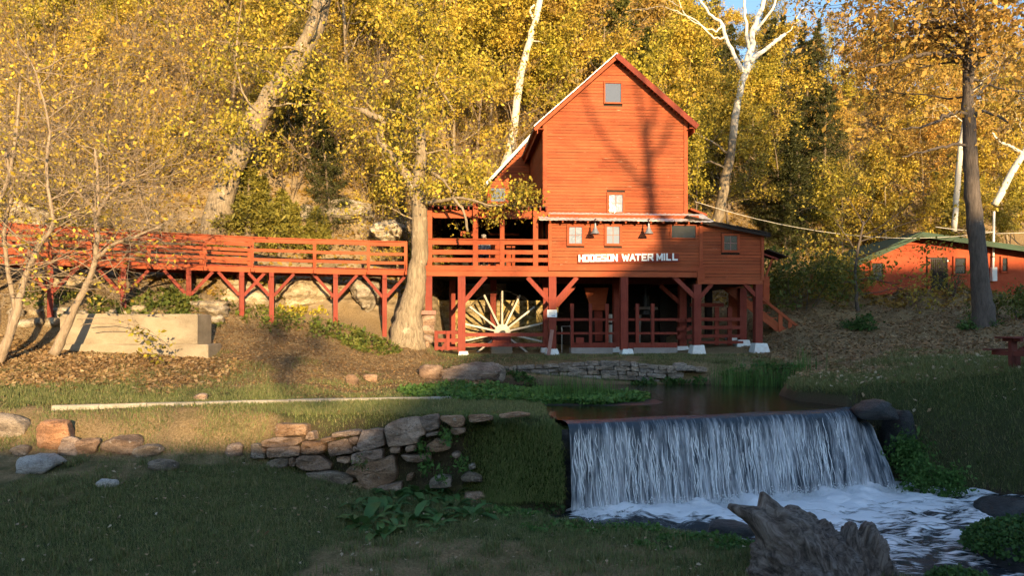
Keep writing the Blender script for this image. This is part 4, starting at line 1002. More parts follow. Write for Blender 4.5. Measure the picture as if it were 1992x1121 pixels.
# ground-floor rear: planks coloured dark as shade, and the sunlit stone foundation behind the wheel
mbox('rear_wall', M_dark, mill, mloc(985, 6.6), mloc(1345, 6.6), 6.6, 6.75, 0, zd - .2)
found = mbox('foundation_wall', M_yellowstone, mill, mloc(838, 4.2), mloc(1068, 4.2), 4.25, 4.7, -.1, 2.25)
rr = random.Random(19); z = -.05; kk = 500
while z < 2.1:
    h = rr.uniform(.22, .34); x = mloc(838, 4.2)
    while x < mloc(1066, 4.2):
        w = rr.uniform(.35, .75); g = .012
        pts = [mw(x + g, 4.22, z + g), mw(x + w - g, 4.22, z + g + rr.uniform(-.01, .01)), mw(x + w - g, 4.22, z + h - g), mw(x + g, 4.22, z + h - g + rr.uniform(-.01, .01))]
        stone_poly('stone', kk, pts, (MS, -MC, 0), M_yellowstone, found, .1, .03); kk += 1; x += w
    z += h
# machinery seen in the dark
def mach(px, py, ly): return mp(px, py, ly)
tb = thing('turbine', 'dark iron turbine head with vertical shaft between the ground floor railings', 'machine', mp(1256, 690, 3.2))
for q, (r0, y0, y1) in enumerate(((.55, 603, 598), (.32, 612, 603), (.16, 598, 575), (.05, 575, 545))):
    m_ = MB(); m_.tube([mp(1256, y0, 3.2), mp(1256, y1, 3.2)], [r0, r0 * .9], 18); m_.build(('table_plate', 'gear', 'hub', 'shaft')[q], (M_grey, M_black, M_black, M_black)[q], tb)
for dx in (-14, 14):
    m_ = MB(); m_.tube([mp(1256 + dx, 690, 3.2), mp(1256 + dx * .8, 603, 3.2)], [.07, .07], 8); m_.build('leg', M_grey, tb)
hop = thing('grain_hopper', 'red wooden grain hopper hanging in the dark ground floor behind the railing', 'hopper', mp(1156, 640, 3.0))
m_ = MB(); a_, b_ = [(1136, 560), (1184, 560), (1176, 604), (1150, 604)], 0
m_.prism([mp(x, y, 2.9) for x, y in a_], [mp(x, y, 3.9) for x, y in a_]); o_ = m_.build('bin', M_red, hop); fix_normals(o_.data)
m_ = MB(); a_ = [(1156, 604.5), (1172, 604.5), (1172, 664), (1158, 664)]; m_.prism([mp(x, y, 3.1) for x, y in a_], [mp(x, y, 3.6) for x, y in a_]); o_ = m_.build('chute', M_redpost, hop); fix_normals(o_.data)
brl = thing('iron_drum', 'grey iron drum standing behind the railing beside the middle post', 'drum', mp(1190, 688, 2.6))
m_ = MB(); m_.tube([mp(1190, 690, 2.6), mp(1190, 612, 2.6)], [.17, .17], 16); m_.build('body', M_galv, brl); m_ = MB(); m_.tube([mp(1190, 632, 2.6), mp(1190, 628, 2.6)], [.185, .185], 16); m_.build('band', M_black, brl)
pf = thing('pipe_gate', 'thin grey pipe gate frame right of the notice post', 'gate', mp(1100, 690, 1.6))
for p0, p1 in (((1093, 690), (1093, 635)), ((1093, 635), (1110, 635)), ((1110, 635), (1110, 690))):
    m_ = MB(); m_.tube([mp(*p0, 1.6), mp(*p1, 1.6)], [.02, .02], 6); m_.build('pipe', M_galv, pf)
# --- water wheel
wc = mp(977, 647, 2.3); wcl = mloc(977, 2.3)
wheel = thing('water_wheel', 'pale wooden spoked water wheel standing behind the red railing', 'wheel', wc)
RW = 1.72
for k in range(14):
    a = 2 * math.pi * k / 14
    bar('spoke', M_spoke, wheel, mw(wcl + math.sin(a) * .2, 2.3, wc.z + math.cos(a) * .2), mw(wcl + math.sin(a) * RW, 2.3, wc.z + math.cos(a) * RW), .07, .066, up=(MS, -MC, 0))
    bar('rear_spoke', M_dark, wheel, mw(wcl + math.sin(a) * .2, 3.2, wc.z + math.cos(a) * .2), mw(wcl + math.sin(a) * RW, 3.2, wc.z + math.cos(a) * RW), .07, .09, up=(MS, -MC, 0))
for ly in (2.32, 3.2):
    m_ = MB(); ring = [mw(wcl + math.sin(t_ * math.pi / 24) * RW, ly, wc.z + math.cos(t_ * math.pi / 24) * RW) for t_ in range(49)]
    m_.tube(ring, [.009] * 49, 5, False); m_.build('rim', M_black, wheel)
m_ = MB(); m_.tube([mw(wcl, 2.2, wc.z), mw(wcl, 2.42, wc.z)], [.34, .34], 24); m_.build('hub', M_spoke, wheel)
m_ = MB(); m_.tube([mw(wcl, 1.5, wc.z), mw(wcl, 3.4, wc.z)], [.09, .09], 12); m_.build('axle', M_black, wheel)
pier = thing('wheel_pier', 'square tan concrete pier carrying the wheel axle behind the lower rail', 'pier', mp(976, 692, 1.2))
mrect('block', M_conc, pier, 956, 996, 672, 696, 1.0, .7); mrect('bearing_beam', M_redpost, pier, 958, 994, 655, 671.6, 1.1, .5)
# --- sign letters
sign = thing('sign', 'red board with white block letters HODGSON WATER MILL on the mill front', 'sign', mp(1222, 510, -.1))
sa, sb = mp(1124, 504, -.05), mp(1321, 501.5, -.05)
bar('board', M_redpost, sign, sa, sb, .03, .33)
G = {'H': [((0,0),(0,1)),((1,0),(1,1)),((0,.5),(1,.5))], 'O': [((0,0),(0,1)),((1,0),(1,1)),((0,0),(1,0)),((0,1),(1,1))], 'D': [((0,0),(0,1)),((1,.12),(1,.88)),((0,0),(.9,0)),((0,1),(.9,1))],
 'G': [((0,0),(0,1)),((0,0),(1,0)),((0,1),(1,1)),((1,0),(1,.45)),((.55,.45),(1,.45))], 'S': [((0,0),(1,0)),((1,0),(1,.5)),((0,.5),(1,.5)),((0,.5),(0,1)),((0,1),(1,1))], 'N': [((0,0),(0,1)),((1,0),(1,1)),((0,1),(1,0))],
 'W': [((0,1),(.25,0)),((.25,0),(.5,.8)),((.5,.8),(.75,0)),((.75,0),(1,1))], 'A': [((0,0),(.5,1)),((.5,1),(1,0)),((.2,.35),(.8,.35))], 'T': [((0,1),(1,1)),((.5,0),(.5,1))], 'E': [((0,0),(0,1)),((0,0),(1,0)),((0,.5),(.8,.5)),((0,1),(1,1))],
 'R': [((0,0),(0,1)),((0,1),(.9,1)),((.9,1),(.9,.5)),((0,.5),(.9,.5)),((.45,.5),(1,0))], 'M': [((0,0),(0,1)),((0,1),(.5,.25)),((.5,.25),(1,1)),((1,1),(1,0))], 'I': [((0,0),(0,1))], 'L': [((0,0),(0,1)),((0,0),(1,0))]}
for ch, x0, x1 in (('H',1127,1134.5),('O',1138,1145),('D',1149,1156),('G',1159.5,1167),('S',1170.5,1178),('O',1182,1189),('N',1192.5,1200),('W',1211,1223),('A',1226,1235),('T',1236.5,1245.5),('E',1249.5,1257),('R',1261,1270),('M',1278.5,1288),('I',1292.5,1292.5),('L',1297.5,1304),('L',1309.5,1317)):
    yb = np.interp(x0, [1127, 1317], [508.2, 505.3]); yt = yb - 11.2
    m_ = MB(); lyl = -.082
    for q, (p0, p1) in enumerate(G[ch]):
        A = mp(x0 + (x1 - x0) * p0[0], yb + (yt - yb) * p0[1], lyl - .001 * q); B = mp(x0 + (x1 - x0) * p1[0], yb + (yt - yb) * p1[1], lyl - .001 * q)
        d = B - A; d.normalize(); m_.box((A + B) / 2, ((B - A).length + .055, .02, .062), rot_between(d, (MS, -MC, 0)) @ Matrix.Rotation(math.pi / 2, 3, 'X'))
    m_.build('letter', M_whiteletter, sign)
# --- barn lamps
for px, mt, lab in ((1158, M_galv, 'grey cone barn lamp between the two left windows, catching the sun'), (1262, M_galv, 'grey cone barn lamp in shade left of the wide window')):
    lp = thing('barn_lamp', lab, 'lamp', mp(px, 445, -.6), 'barn lamps on the mill front')
    top_ = mp(px, 434, -.05); c = mw(mloc(px, -.55), -.55, mz(px, 447, -.55))
    m_ = MB(); m_.tube([top_, top_ + Vector((0, -.22, .12)), c + Vector((0, .12, .42)), c + Vector((0, 0, .22))], [.018] * 4, 6); m_.build('gooseneck', M_black, lp)
    m_ = MB(); m_.tube([c + Vector((0, 0, z_)) for z_ in (.24, .12, .0, -.10, -.16)], [.03, .045, .09, .15, .18], 16, False); m_.build('shade', mt, lp, True)
# --- notice and leaning plank
nt_ = thing('notice', 'small white notice sheet with faded print on a ground floor post', 'notice', mp(1074, 618, -.05))
mrect('sheet', M_whiteletter, nt_, 1064.5, 1083.5, 603, 617.5, -.03, .02)
for y_, a, b in ((605.5, 1067, 1081), (609, 1068, 1080), (611.8, 1068, 1079), (614.5, 1073, 1080)): mrect('print_line', M_ink, nt_, a, b, y_, y_ + .9, -.034, .003)
pk = thing('leaning_plank', 'faded red plank leaning on the post below the notice', 'plank', mp(1068, 692, -.2))
bar('board', M_pinkwood, pk, mp(1067, 692, -.40), mp(1074, 642, -.06), .14, .03, up=(0, -1, .1))
# --- stair at the right end
stair = thing('staircase', 'red wooden staircase with handrail descending at the right end of the mill', 'staircase', mp(1540, 665, 3))
for ly in (3.0, 4.1):
    bar('stringer', M_red, stair, mp(1400, 548, ly), mp(1542, 662, ly), .06, .32)
    bar('handrail', M_red, stair, mp(1420, 532, ly - .05), mp(1553, 637, ly - .05), .10, .12); bar('mid_rail', M_red, stair, mp(1428, 566, ly - .02), mp(1540, 652, ly - .02), .05, .12)
    for px, y0, y1 in ((1436, 545, 585), (1517, 608, 648), (1536, 624, 668)): 
        lx = mloc(px, ly); mbox('baluster', M_red, stair, lx - .09, lx + .09, ly - .075, ly - .03, mz(px, y1, ly), mz(px, y0, ly))
for i in range(11):
    q = (i + .5) / 11; px, py = 1406 + (1538 - 1406) * q, 545 + (655 - 545) * q
    lx = mloc(px, 3.5); z_ = mz(px, py, 3.5); mbox('tread', M_red, stair, lx - .15, lx + .15, 3.04, 4.06, z_, z_ + .045)
mrect('landing_post', M_red, stair, 1485, 1497, 538, 592, 3.6, .14)
mrect('landing_panel', M_red, stair, 1418, 1440, 545, 640, 4.4, .06)
aw = bar('awning', M_dark, stair, mp(1480, 489, 3.4), mp(1517, 503, 3.4), 1.6, .05); bar('awning_brace', M_red, stair, mp(1489, 540, 2.8), mp(1503, 503, 2.8), .07, .08)
for i in range(4): bar('awning_rafter', M_redpost, stair, mp(1485, 494, 2.7 + i * .45), mp(1514, 505, 2.7 + i * .45), .05, .07)
# stone pier beside the big trunk, plank cap
sp = thing('stone_pier', 'rough stone pier with a plank cap under the left corner post of the mill', 'pier', mp(834, 670, 0))
for i, (x0, x1, y0, y1) in enumerate(((815, 846, 612, 634), (818, 845, 633, 652), (816, 842, 650, 668), (812, 838, 664, 684))):
    c = mp((x0 + x1) / 2, (y0 + y1) / 2, .1); rock('stone', 700 + i, c, ((x1 - x0) / 50 * 1.1, .6, (y1 - y0) / 50 * 1.2), M_stone, parent=sp, rz=YAW, cuts=7, rough=.1)
mrect('plank_cap', M_pinkwood, sp, 812, 848, 604.5, 612.2, -.15, .5)

# ------------------------------------------------------------------ person seated on the balcony
def skin_body(name, mat, verts, edges, radii, parent, sub=2):
    me = bpy.data.meshes.new(name); me.from_pydata(verts, edges, []); me.update()
    sv = me.skin_vertices if len(me.skin_vertices) else None
    o = bpy.data.objects.new(name, me); link(o, parent)
    md = o.modifiers.new('skin', 'SKIN')
    if not len(me.skin_vertices):
        bm = bmesh.new(); bm.from_mesh(me); bm.verts.layers.skin.verify(); bm.to_mesh(me); bm.free()
    for v, r_ in zip(me.skin_vertices[0].data, radii): v.radius = (r_, r_)
    me.skin_vertices[0].data[0].use_root = True
    md.use_smooth_shade = True
    s_ = o.modifiers.new('sub', 'SUBSURF'); s_.levels = sub; s_.render_levels = sub
    me.materials.append(mat); return o
pb = mw(mloc(941, 1.05), 1.05, zd); sc_ = 1.0
def pv(x, y, z): return tuple(pb + RZ @ Vector((x, y, z)))
person = thing('person', 'person seated behind the balcony rail wearing a grey checked shirt', 'person', pb)
vv = [pv(0, 0, .52), pv(0, .02, .70), pv(0, .02, .88), pv(0, 0, 1.02), pv(0, -.01, 1.10), pv(0, -.02, 1.20), pv(0, -.02, 1.30),
      pv(-.18, .01, .99), pv(-.23, -.05, .76), pv(-.14, -.24, .64), pv(-.05, -.30, .62), pv(.18, .01, .99), pv(.23, -.05, .76), pv(.14, -.24, .64), pv(.05, -.30, .62),
      pv(-.10, -.02, .50), pv(-.11, -.42, .50), pv(-.11, -.44, .10), pv(-.11, -.56, .05), pv(.10, -.02, .50), pv(.11, -.42, .50), pv(.11, -.44, .10), pv(.11, -.56, .05)]
ee = [(0,1),(1,2),(2,3),(3,4),(4,5),(5,6),(3,7),(7,8),(8,9),(9,10),(3,11),(11,12),(12,13),(13,14),(0,15),(15,16),(16,17),(17,18),(0,19),(19,20),(20,21),(21,22)]
rad = [.15,.15,.16,.11,.055,.09,.07,.07,.052,.04,.035,.07,.052,.04,.035,.09,.07,.05,.04,.09,.07,.05,.04]
body = skin_body('body', M_skin, vv, ee, rad, person)
skin_body('shirt', M_shirt, [vv[i] for i in (0,1,2,3,7,8,11,12)], [(0,1),(1,2),(2,3),(3,4),(4,5),(3,6),(6,7)], [.175,.175,.185,.13,.09,.072,.09,.072], person)
skin_body('trousers', M_trouser, [vv[i] for i in (0,15,16,17,19,20,21)], [(0,1),(1,2),(2,3),(0,4),(4,5),(5,6)], [.165,.11,.088,.07,.11,.088,.07], person)
rock('hair', 801, pv(0, .015, 1.30), (.20, .23, .15), M_hair, parent=person, cuts=0, rough=.08, rz=YAW)
for nm, q, s_, mt in (('nose', (0, -.115, 1.205), (.03, .04, .045), M_skin), ('ear', (-.095, -.02, 1.21), (.025, .04, .06), M_skin), ('ear', (.095, -.02, 1.21), (.025, .04, .06), M_skin),
                      ('eye', (-.035, -.105, 1.225), (.03, .015, .015), M_black), ('eye', (.035, -.105, 1.225), (.03, .015, .015), M_black), ('mouth', (0, -.108, 1.165), (.05, .012, .012), M_table)):
    rock(nm, 802, pv(*q), s_, mt, parent=person, cuts=0, rough=.02, sub=2, rz=YAW)
for s_ in (-1, 1):
    for f_ in range(5):
        m_ = MB(); bx, a_ = s_ * (.03 + .014 * f_), -.30
        m_.tube([pv(bx, -.31, .625), pv(bx, -.345 - .006 * (2 - abs(f_ - 2)), .62), pv(bx, -.36, .595)], [.009, .009, .007], 6); m_.build('finger', M_skin, person, True)
bench = thing('balcony_bench', 'plain dark bench under the seated person on the balcony', 'bench', pb + Vector((0, .1, 0)))
piece('seat', M_grey, bench, pv(0, .08, .40), (1.1, .36, .05), RZ)
for dx in (-.45, .45): piece('leg', M_grey, bench, pv(dx, .08, .187), (.06, .30, .375), RZ)

# ------------------------------------------------------------------ raised walkway on the left
walk = thing('walkway', 'raised red timber walkway with railings running along the bluff to the mill', 'walkway', (-9, 28.6, 1.2))
WF = [(-26.0, 17.5), (-20.0, 21.6), (-16.2, 24.4), (-13.2, 26.4), (-9.6, 28.2), (-7.0, 29.1), (-4.0, 29.75)]
_seg = np.cumsum([0] + [math.dist(a, b) for a, b in zip(WF[:-1], WF[1:])])
def wpt(s, off=0.0, z=0.0):
    x = np.interp(s, _seg, [p[0] for p in WF]); y = np.interp(s, _seg, [p[1] for p in WF])
    x2 = np.interp(s + .6, _seg, [p[0] for p in WF]); y2 = np.interp(s + .6, _seg, [p[1] for p in WF]); x1 = np.interp(s - .6, _seg, [p[0] for p in WF]); y1 = np.interp(s - .6, _seg, [p[1] for p in WF])
    d = Vector((x2 - x1, y2 - y1, 0)).normalized(); nrm = Vector((-d.y, d.x, 0))
    return Vector((x, y, z)) + nrm * off
def s_at_px(px):
    ss = np.linspace(0, _seg[-1], 2000); xs_ = np.interp(ss, _seg, [p[0] for p in WF]); ys_ = np.interp(ss, _seg, [p[1] for p in WF])
    return float(ss[np.argmin(np.abs(CX + FPX * xs_ / ys_ - px))])
ZD = 3.27; WW = 1.45
S_end = _seg[-1]
rp = [0.3, 2.6] + [s_at_px(p) for p in (-60, 98, 180, 290, 398, 490, 612, 717, 789)]
rng_w = random.Random(2)
for off, fr_ in ((0.0, True), (WW, False)):
    for a, b in zip(rp[:-1], rp[1:]):
        for z0, h in ((ZD + .98, .15), (ZD + .60, .11), (ZD + .26, .11)):
            if not fr_ and b > s_at_px(590): continue
            dz = rng_w.uniform(-.02, .02)
            bar('rail', M_red, walk, wpt(a, off - .03, z0 + dz), wpt(b - .01, off - .03, z0 + dz + rng_w.uniform(-.015, .015)), .045, h)
        bar('rim_joist', M_red, walk, wpt(a, off, ZD - .10), wpt(b - .005, off, ZD - .10 + rng_w.uniform(-.02, .02)), .06, .20)
    for s_ in rp:
        p = wpt(s_, off, 0); d = (wpt(s_ + .3, off) - wpt(s_ - .3, off)); ry = Matrix.Rotation(math.atan2(d.y, d.x), 3, 'Z')
        if not fr_ and s_ > s_at_px(590): continue
        piece('rail_post', M_red, walk, p + Vector((0, 0, ZD + .50)) , (.12, .10, 1.20), ry)
        if fr_: bar('bracket', M_red, walk, wpt(s_, -.38, ZD - .16), wpt(s_, -.02, ZD + .40), .05, .09); bar('outrigger', M_red, walk, wpt(s_, -.42, ZD - .14), wpt(s_, .3, ZD - .14), .12, .14)
for a, b in zip(rp[:-1], rp[1:]): bar('handrail', M_red, walk, wpt(a, .0, ZD + 1.085), wpt(b - .01, .0, ZD + 1.085), .16, .035)
n_pl = int(S_end / .16)
for i in range(n_pl):
    s_ = (i + .5) * .16; d = wpt(s_ + .3) - wpt(s_ - .3); ry = Matrix.Rotation(math.atan2(d.y, d.x), 3, 'Z')
    piece('deck_plank', M_redpost, walk, wpt(s_, WW / 2, ZD + .022 + rng_w.uniform(-.004, .004)), (.15, WW + .16, .04), ry)
for px, base in ((-70, None), (98, None), (240, None), (367, None), (470, None), (528, None), (653, None), (748, None)):
    s_ = s_at_px(px)
    for off in (.05, WW - .05):
        p = wpt(s_, off); zb = hz(p.x, p.y) - .3; d = (wpt(s_ + .3, off) - wpt(s_ - .3, off)).normalized(); ry = Matrix.Rotation(math.atan2(d.y, d.x), 3, 'Z')
        if zb > ZD - .3: continue
        piece('post', M_redpost, walk, p + Vector((0, 0, (zb + ZD - .2) / 2)), (.17, .17, ZD - .2 - zb), ry)
        for sg in (-1, 1):
            q0, q1 = p + d * sg * .08 + Vector((0, 0, ZD - 1.05)), p + d * sg * .80 + Vector((0, 0, ZD - .22))
            if zb < ZD - 1.3: bar('brace', M_redpost, walk, q0, q1, .09, .11)
    bar('cap_beam', M_redpost, walk, wpt(s_, -.1, ZD - .28), wpt(s_, WW + .1, ZD - .28), .14, .16)

# ------------------------------------------------------------------ concrete pieces
blk = thing('concrete_block', 'long tan concrete block in two courses beside the leaning shrub trunks', 'concrete block', (-11.8, 24.6, .25))
def slab(name, mat, parent, pts, z0, z1, bev=.03, seed=1):
    """pts: plan polygon; a few chipped edges"""
    mb = MB(); r = random.Random(seed); n = len(pts); c = Vector((sum(p[0] for p in pts) / n, sum(p[1] for p in pts) / n, 0))
    ring = []
    for i in range(n):
        a, b = Vector((*pts[i], 0)), Vector((*pts[(i + 1) % n], 0)); k = max(1, int((b - a).length / .3))
        for j in range(k): ring.append(a.lerp(b, j / k))
    rows_ = []
    for z, ins, jit in ((z0, 0, 0), (z1 - bev, 0, .006), (z1, bev, .012)):
        row = []
        for p in ring:
            d = (c - p).normalized(); row.append(len(mb.v)); q = p + d * ins
            mb.v.append((q.x + r.uniform(-jit, jit), q.y + r.uniform(-jit, jit), z + r.uniform(-jit, jit)))
        rows_.append(row)
    m = len(ring)
    for A, B in zip(rows_[:-1], rows_[1:]):
        for i in range(m): mb.f.append((A[i], A[(i + 1) % m], B[(i + 1) % m], B[i]))
    mb.f.append(tuple(rows_[-1])); mb.f.append(tuple(reversed(rows_[0])))
    o = mb.build(name, mat, parent); fix_normals(o.data); return o
Yb = 24.6
slab('lower_course', M_conc, blk, [(-13.9, 23.75), (-9.35, 23.75), (-9.45, 25.1), (-13.9, 25.6)], -.1, .52, seed=3)
slab('upper_course', M_conc, blk, [(-14.0, 23.9), (-9.75, 23.9), (-9.75, 25.0), (-13.8, 25.5)], .525, 1.46, .04, seed=4)
k0, k1 = hit(104, 794), hit(930, 778)
kerb = thing('kerb', 'long pale concrete kerb lying across the upper lawn', 'kerb', (k0 + k1) / 2)
npc = 9; rng_k = random.Random(5)
kpts = [hit(104 + (930 - 104) * i / npc, 796 - 19 * (i / npc) ** 1.4 - 3.5 * math.sin(math.pi * i / npc) + rng_k.uniform(-.5, .5)) for i in range(npc + 1)]
for a, b in zip(kpts[:-1], kpts[1:]):
    d = (b - a).normalized(); nrm = Vector((-d.y, d.x, 0)); b2 = b - d * .012
    mb = MB(); h = .085
    ra_, rb_ = [], []
    for base, ring in ((a, ra_), (b2, rb_)):
        for o_, z_ in ((-.09, -.15), (-.09, h - .03), (-.06, h), (.07, h), (.09, h - .03), (.09, -.15)):
            p = base + nrm * o_ + Vector((0, 0, z_ + rng_k.uniform(-.006, .006))); ring.append(p)
    mb.prism(ra_, rb_); o_ = mb.build('kerb_length', M_kerb, kerb); fix_normals(o_.data)

# ------------------------------------------------------------------ red house at the right
HY = 42.0
house = thing('house', 'low red stucco house with green roof up the slope at right', 'house', PX(1830, 580, HY))
def hx(px): return (px - CX) * HY / FPX
def hzz(py): return EYE + (HZ - py) * HY / FPX
ring = [(hx(1672), 2.3), (hx(2120), 2.3), (hx(2120), hzz(505)), (hx(1775), hzz(462)), (hx(1672), hzz(505))]
mb = MB(); mb.prism([(x, HY, z) for x, z in ring], [(x, HY + 7, z) for x, z in ring]); o_ = mb.build('wall', M_stucco, house); fix_normals(o_.data)
for (p0, p1) in (((1640, 518), (1776, 456)), ((1774, 456), (2135, 507))):
    A, B = Vector((hx(p0[0]), HY + 3.1, hzz(p0[1]))), Vector((hx(p1[0]), HY + 3.1, hzz(p1[1])))
    rf = bar('roof', M_green, house, A, B, 8.0, .08, up=(0, 0, 1)); bar('fascia', M_green, rf, A + Vector((0, -4.02, -.13)), B + Vector((0, -4.02, -.13)), .04, .24)
def hwin(x0, x1, y0, y1):
    w = piece('window', M_dark, house, Vector((hx((x0 + x1) / 2), HY + .01, hzz((y0 + y1) / 2))), ((x1 - x0) / 35.7, .08, (y1 - y0) / 35.7))
    zc = hzz((y0 + y1) / 2)
    for za, zb in ((hzz(y1) + .05, zc - .03), (zc + .03, hzz(y0) - .05)): piece('pane', M_glass, w, Vector((hx((x0 + x1) / 2), HY - .04, (za + zb) / 2)), ((x1 - x0) / 35.7 - .1, .015, zb - za))
    for xx in (x0 - 1.5, x1 + 1.5): piece('frame', M_stucco, w, Vector((hx(xx), HY - .05, zc)), (.09, .1, (y1 - y0) / 35.7 + .2))
    for yy in (y0 - 1.5, y1 + 1.5): piece('frame', M_stucco, w, Vector((hx((x0 + x1) / 2), HY - .045, hzz(yy))), ((x1 - x0) / 35.7, .1, .09))
hwin(1695, 1717, 512, 545); hwin(1856, 1877, 502, 533); hwin(1948, 1958, 502, 528)
door = piece('door', M_dark, house, Vector((hx(1822), HY - .01, hzz(536))), (41 / 35.7, .08, 70 / 35.7))
for i in range(9): piece('bar', M_black, door, Vector((hx(1808 + i * 4), HY - .09, hzz(536))), (.022, .02, 68 / 35.7))
for yy in (504, 545): piece('bar', M_black, door, Vector((hx(1823), HY - .075, hzz(yy))), (36 / 35.7, .015, .04))
piece('shutter_leaf', M_stucco, door, Vector((hx(1806), HY - .08, hzz(536))), (.16, .03, 1.8))
piece('step', M_concg, house, Vector((hx(1824), HY - .25, hzz(575))), (1.05, .6, .16))
piece('lamp', M_pipe, house, Vector((hx(1842), HY - .06, hzz(508))), (.1, .12, .08))
mast = thing('service_mast', 'white electric service mast with meter box on the house front', 'mast', Vector((hx(1930), HY - .15, hzz(548))))
m_ = MB(); m_.tube([(hx(1929), HY - .12, hzz(535)), (hx(1931), HY - .12, hzz(412))], [.06, .06], 10); m_.build('pipe', M_pipe, mast)
piece('meter_box', M_pipe, mast, Vector((hx(1930), HY - .14, hzz(534))), (.26, .2, .75)); piece('clamp', M_black, mast, Vector((hx(1930), HY - .12, hzz(500))), (.16, .14, .06))
def wire(name, p0, p1, sag, label, r_=.012):
    pts = [Vector(p0).lerp(Vector(p1), q / 16) - Vector((0, 0, sag * 4 * (q / 16) * (1 - q / 16))) for q in range(17)]
    m_ = MB(); m_.tube(pts, [r_] * 17, 5); o = m_.build(name, M_wire, None, True); tag(o, label, 'cable'); return o
wire('cable', mp(1352, 392, 6), (hx(1931), HY - .12, hzz(452)), .9, 'pale overhead cable sagging from the mill roof to the house mast', .011)
wire('cable', (hx(1931), HY - .12, hzz(455)), (hx(2090), HY - 2, hzz(453)), .05, 'short white cable leaving the mast to the right', .018)
wire('cable', (hx(1931), HY - .12, hzz(452)), (hx(1800), HY - 1.0, hzz(446)), .05, 'short white cable leaving the mast over the house roof', .016)
sb_ = thing('flat_bench', 'low dark bench board tipped on the leaves in front of the house', 'bench', PX(1775, 584, 41.0))
bar('seat', M_table, sb_, PX(1762, 577, 41.0), PX(1778, 573, 41.0), .3, .06); piece('leg', M_table, sb_, PX(1774, 579, 41.0), (.1, .25, .35))
# ------------------------------------------------------------------ picnic table, right edge
TY = 19.4
pt = thing('picnic_table', 'dark red picnic table on the grass at the right edge', 'picnic table', PX(1990, 714, TY))
tx0 = (1953 - CX) * TY / FPX; g0 = hz(12.9, TY)
for i in range(5): piece('top_board', M_table, pt, (tx0 + .92, TY + (i - 2) * .15, g0 + .76), (1.85, .14, .04))
for sgn in (-1, 1):
    for i in range(2): piece('seat_board', M_table, pt, (tx0 + .90, TY + sgn * (.62 + i * .15), g0 + .44), (1.85, .14, .04))
for xx in (tx0 + .22, tx0 + 1.62):
    piece('post', M_table, pt, (xx, TY, g0 + .33), (.14, .14, .82)); piece('cross_beam', M_table, pt, (xx, TY, g0 + .36), (.07, 1.6, .12)); piece('top_batten', M_table, pt, (xx, TY, g0 + .70), (.08, .70, .08))
    for sgn in (-1, 1): bar('brace', M_table, pt, (xx + .06, TY + sgn * .1, g0 - .1), (xx + .06, TY + sgn * .1, g0 + .4), .09, .09)
bar('brace', M_table, pt, (tx0 + .25, TY, g0 + .38), (tx0 + .92, TY, g0 + .68), .09, .07); bar('brace', M_table, pt, (tx0 + 1.59, TY, g0 + .38), (tx0 + .94, TY, g0 + .68), .09, .07)
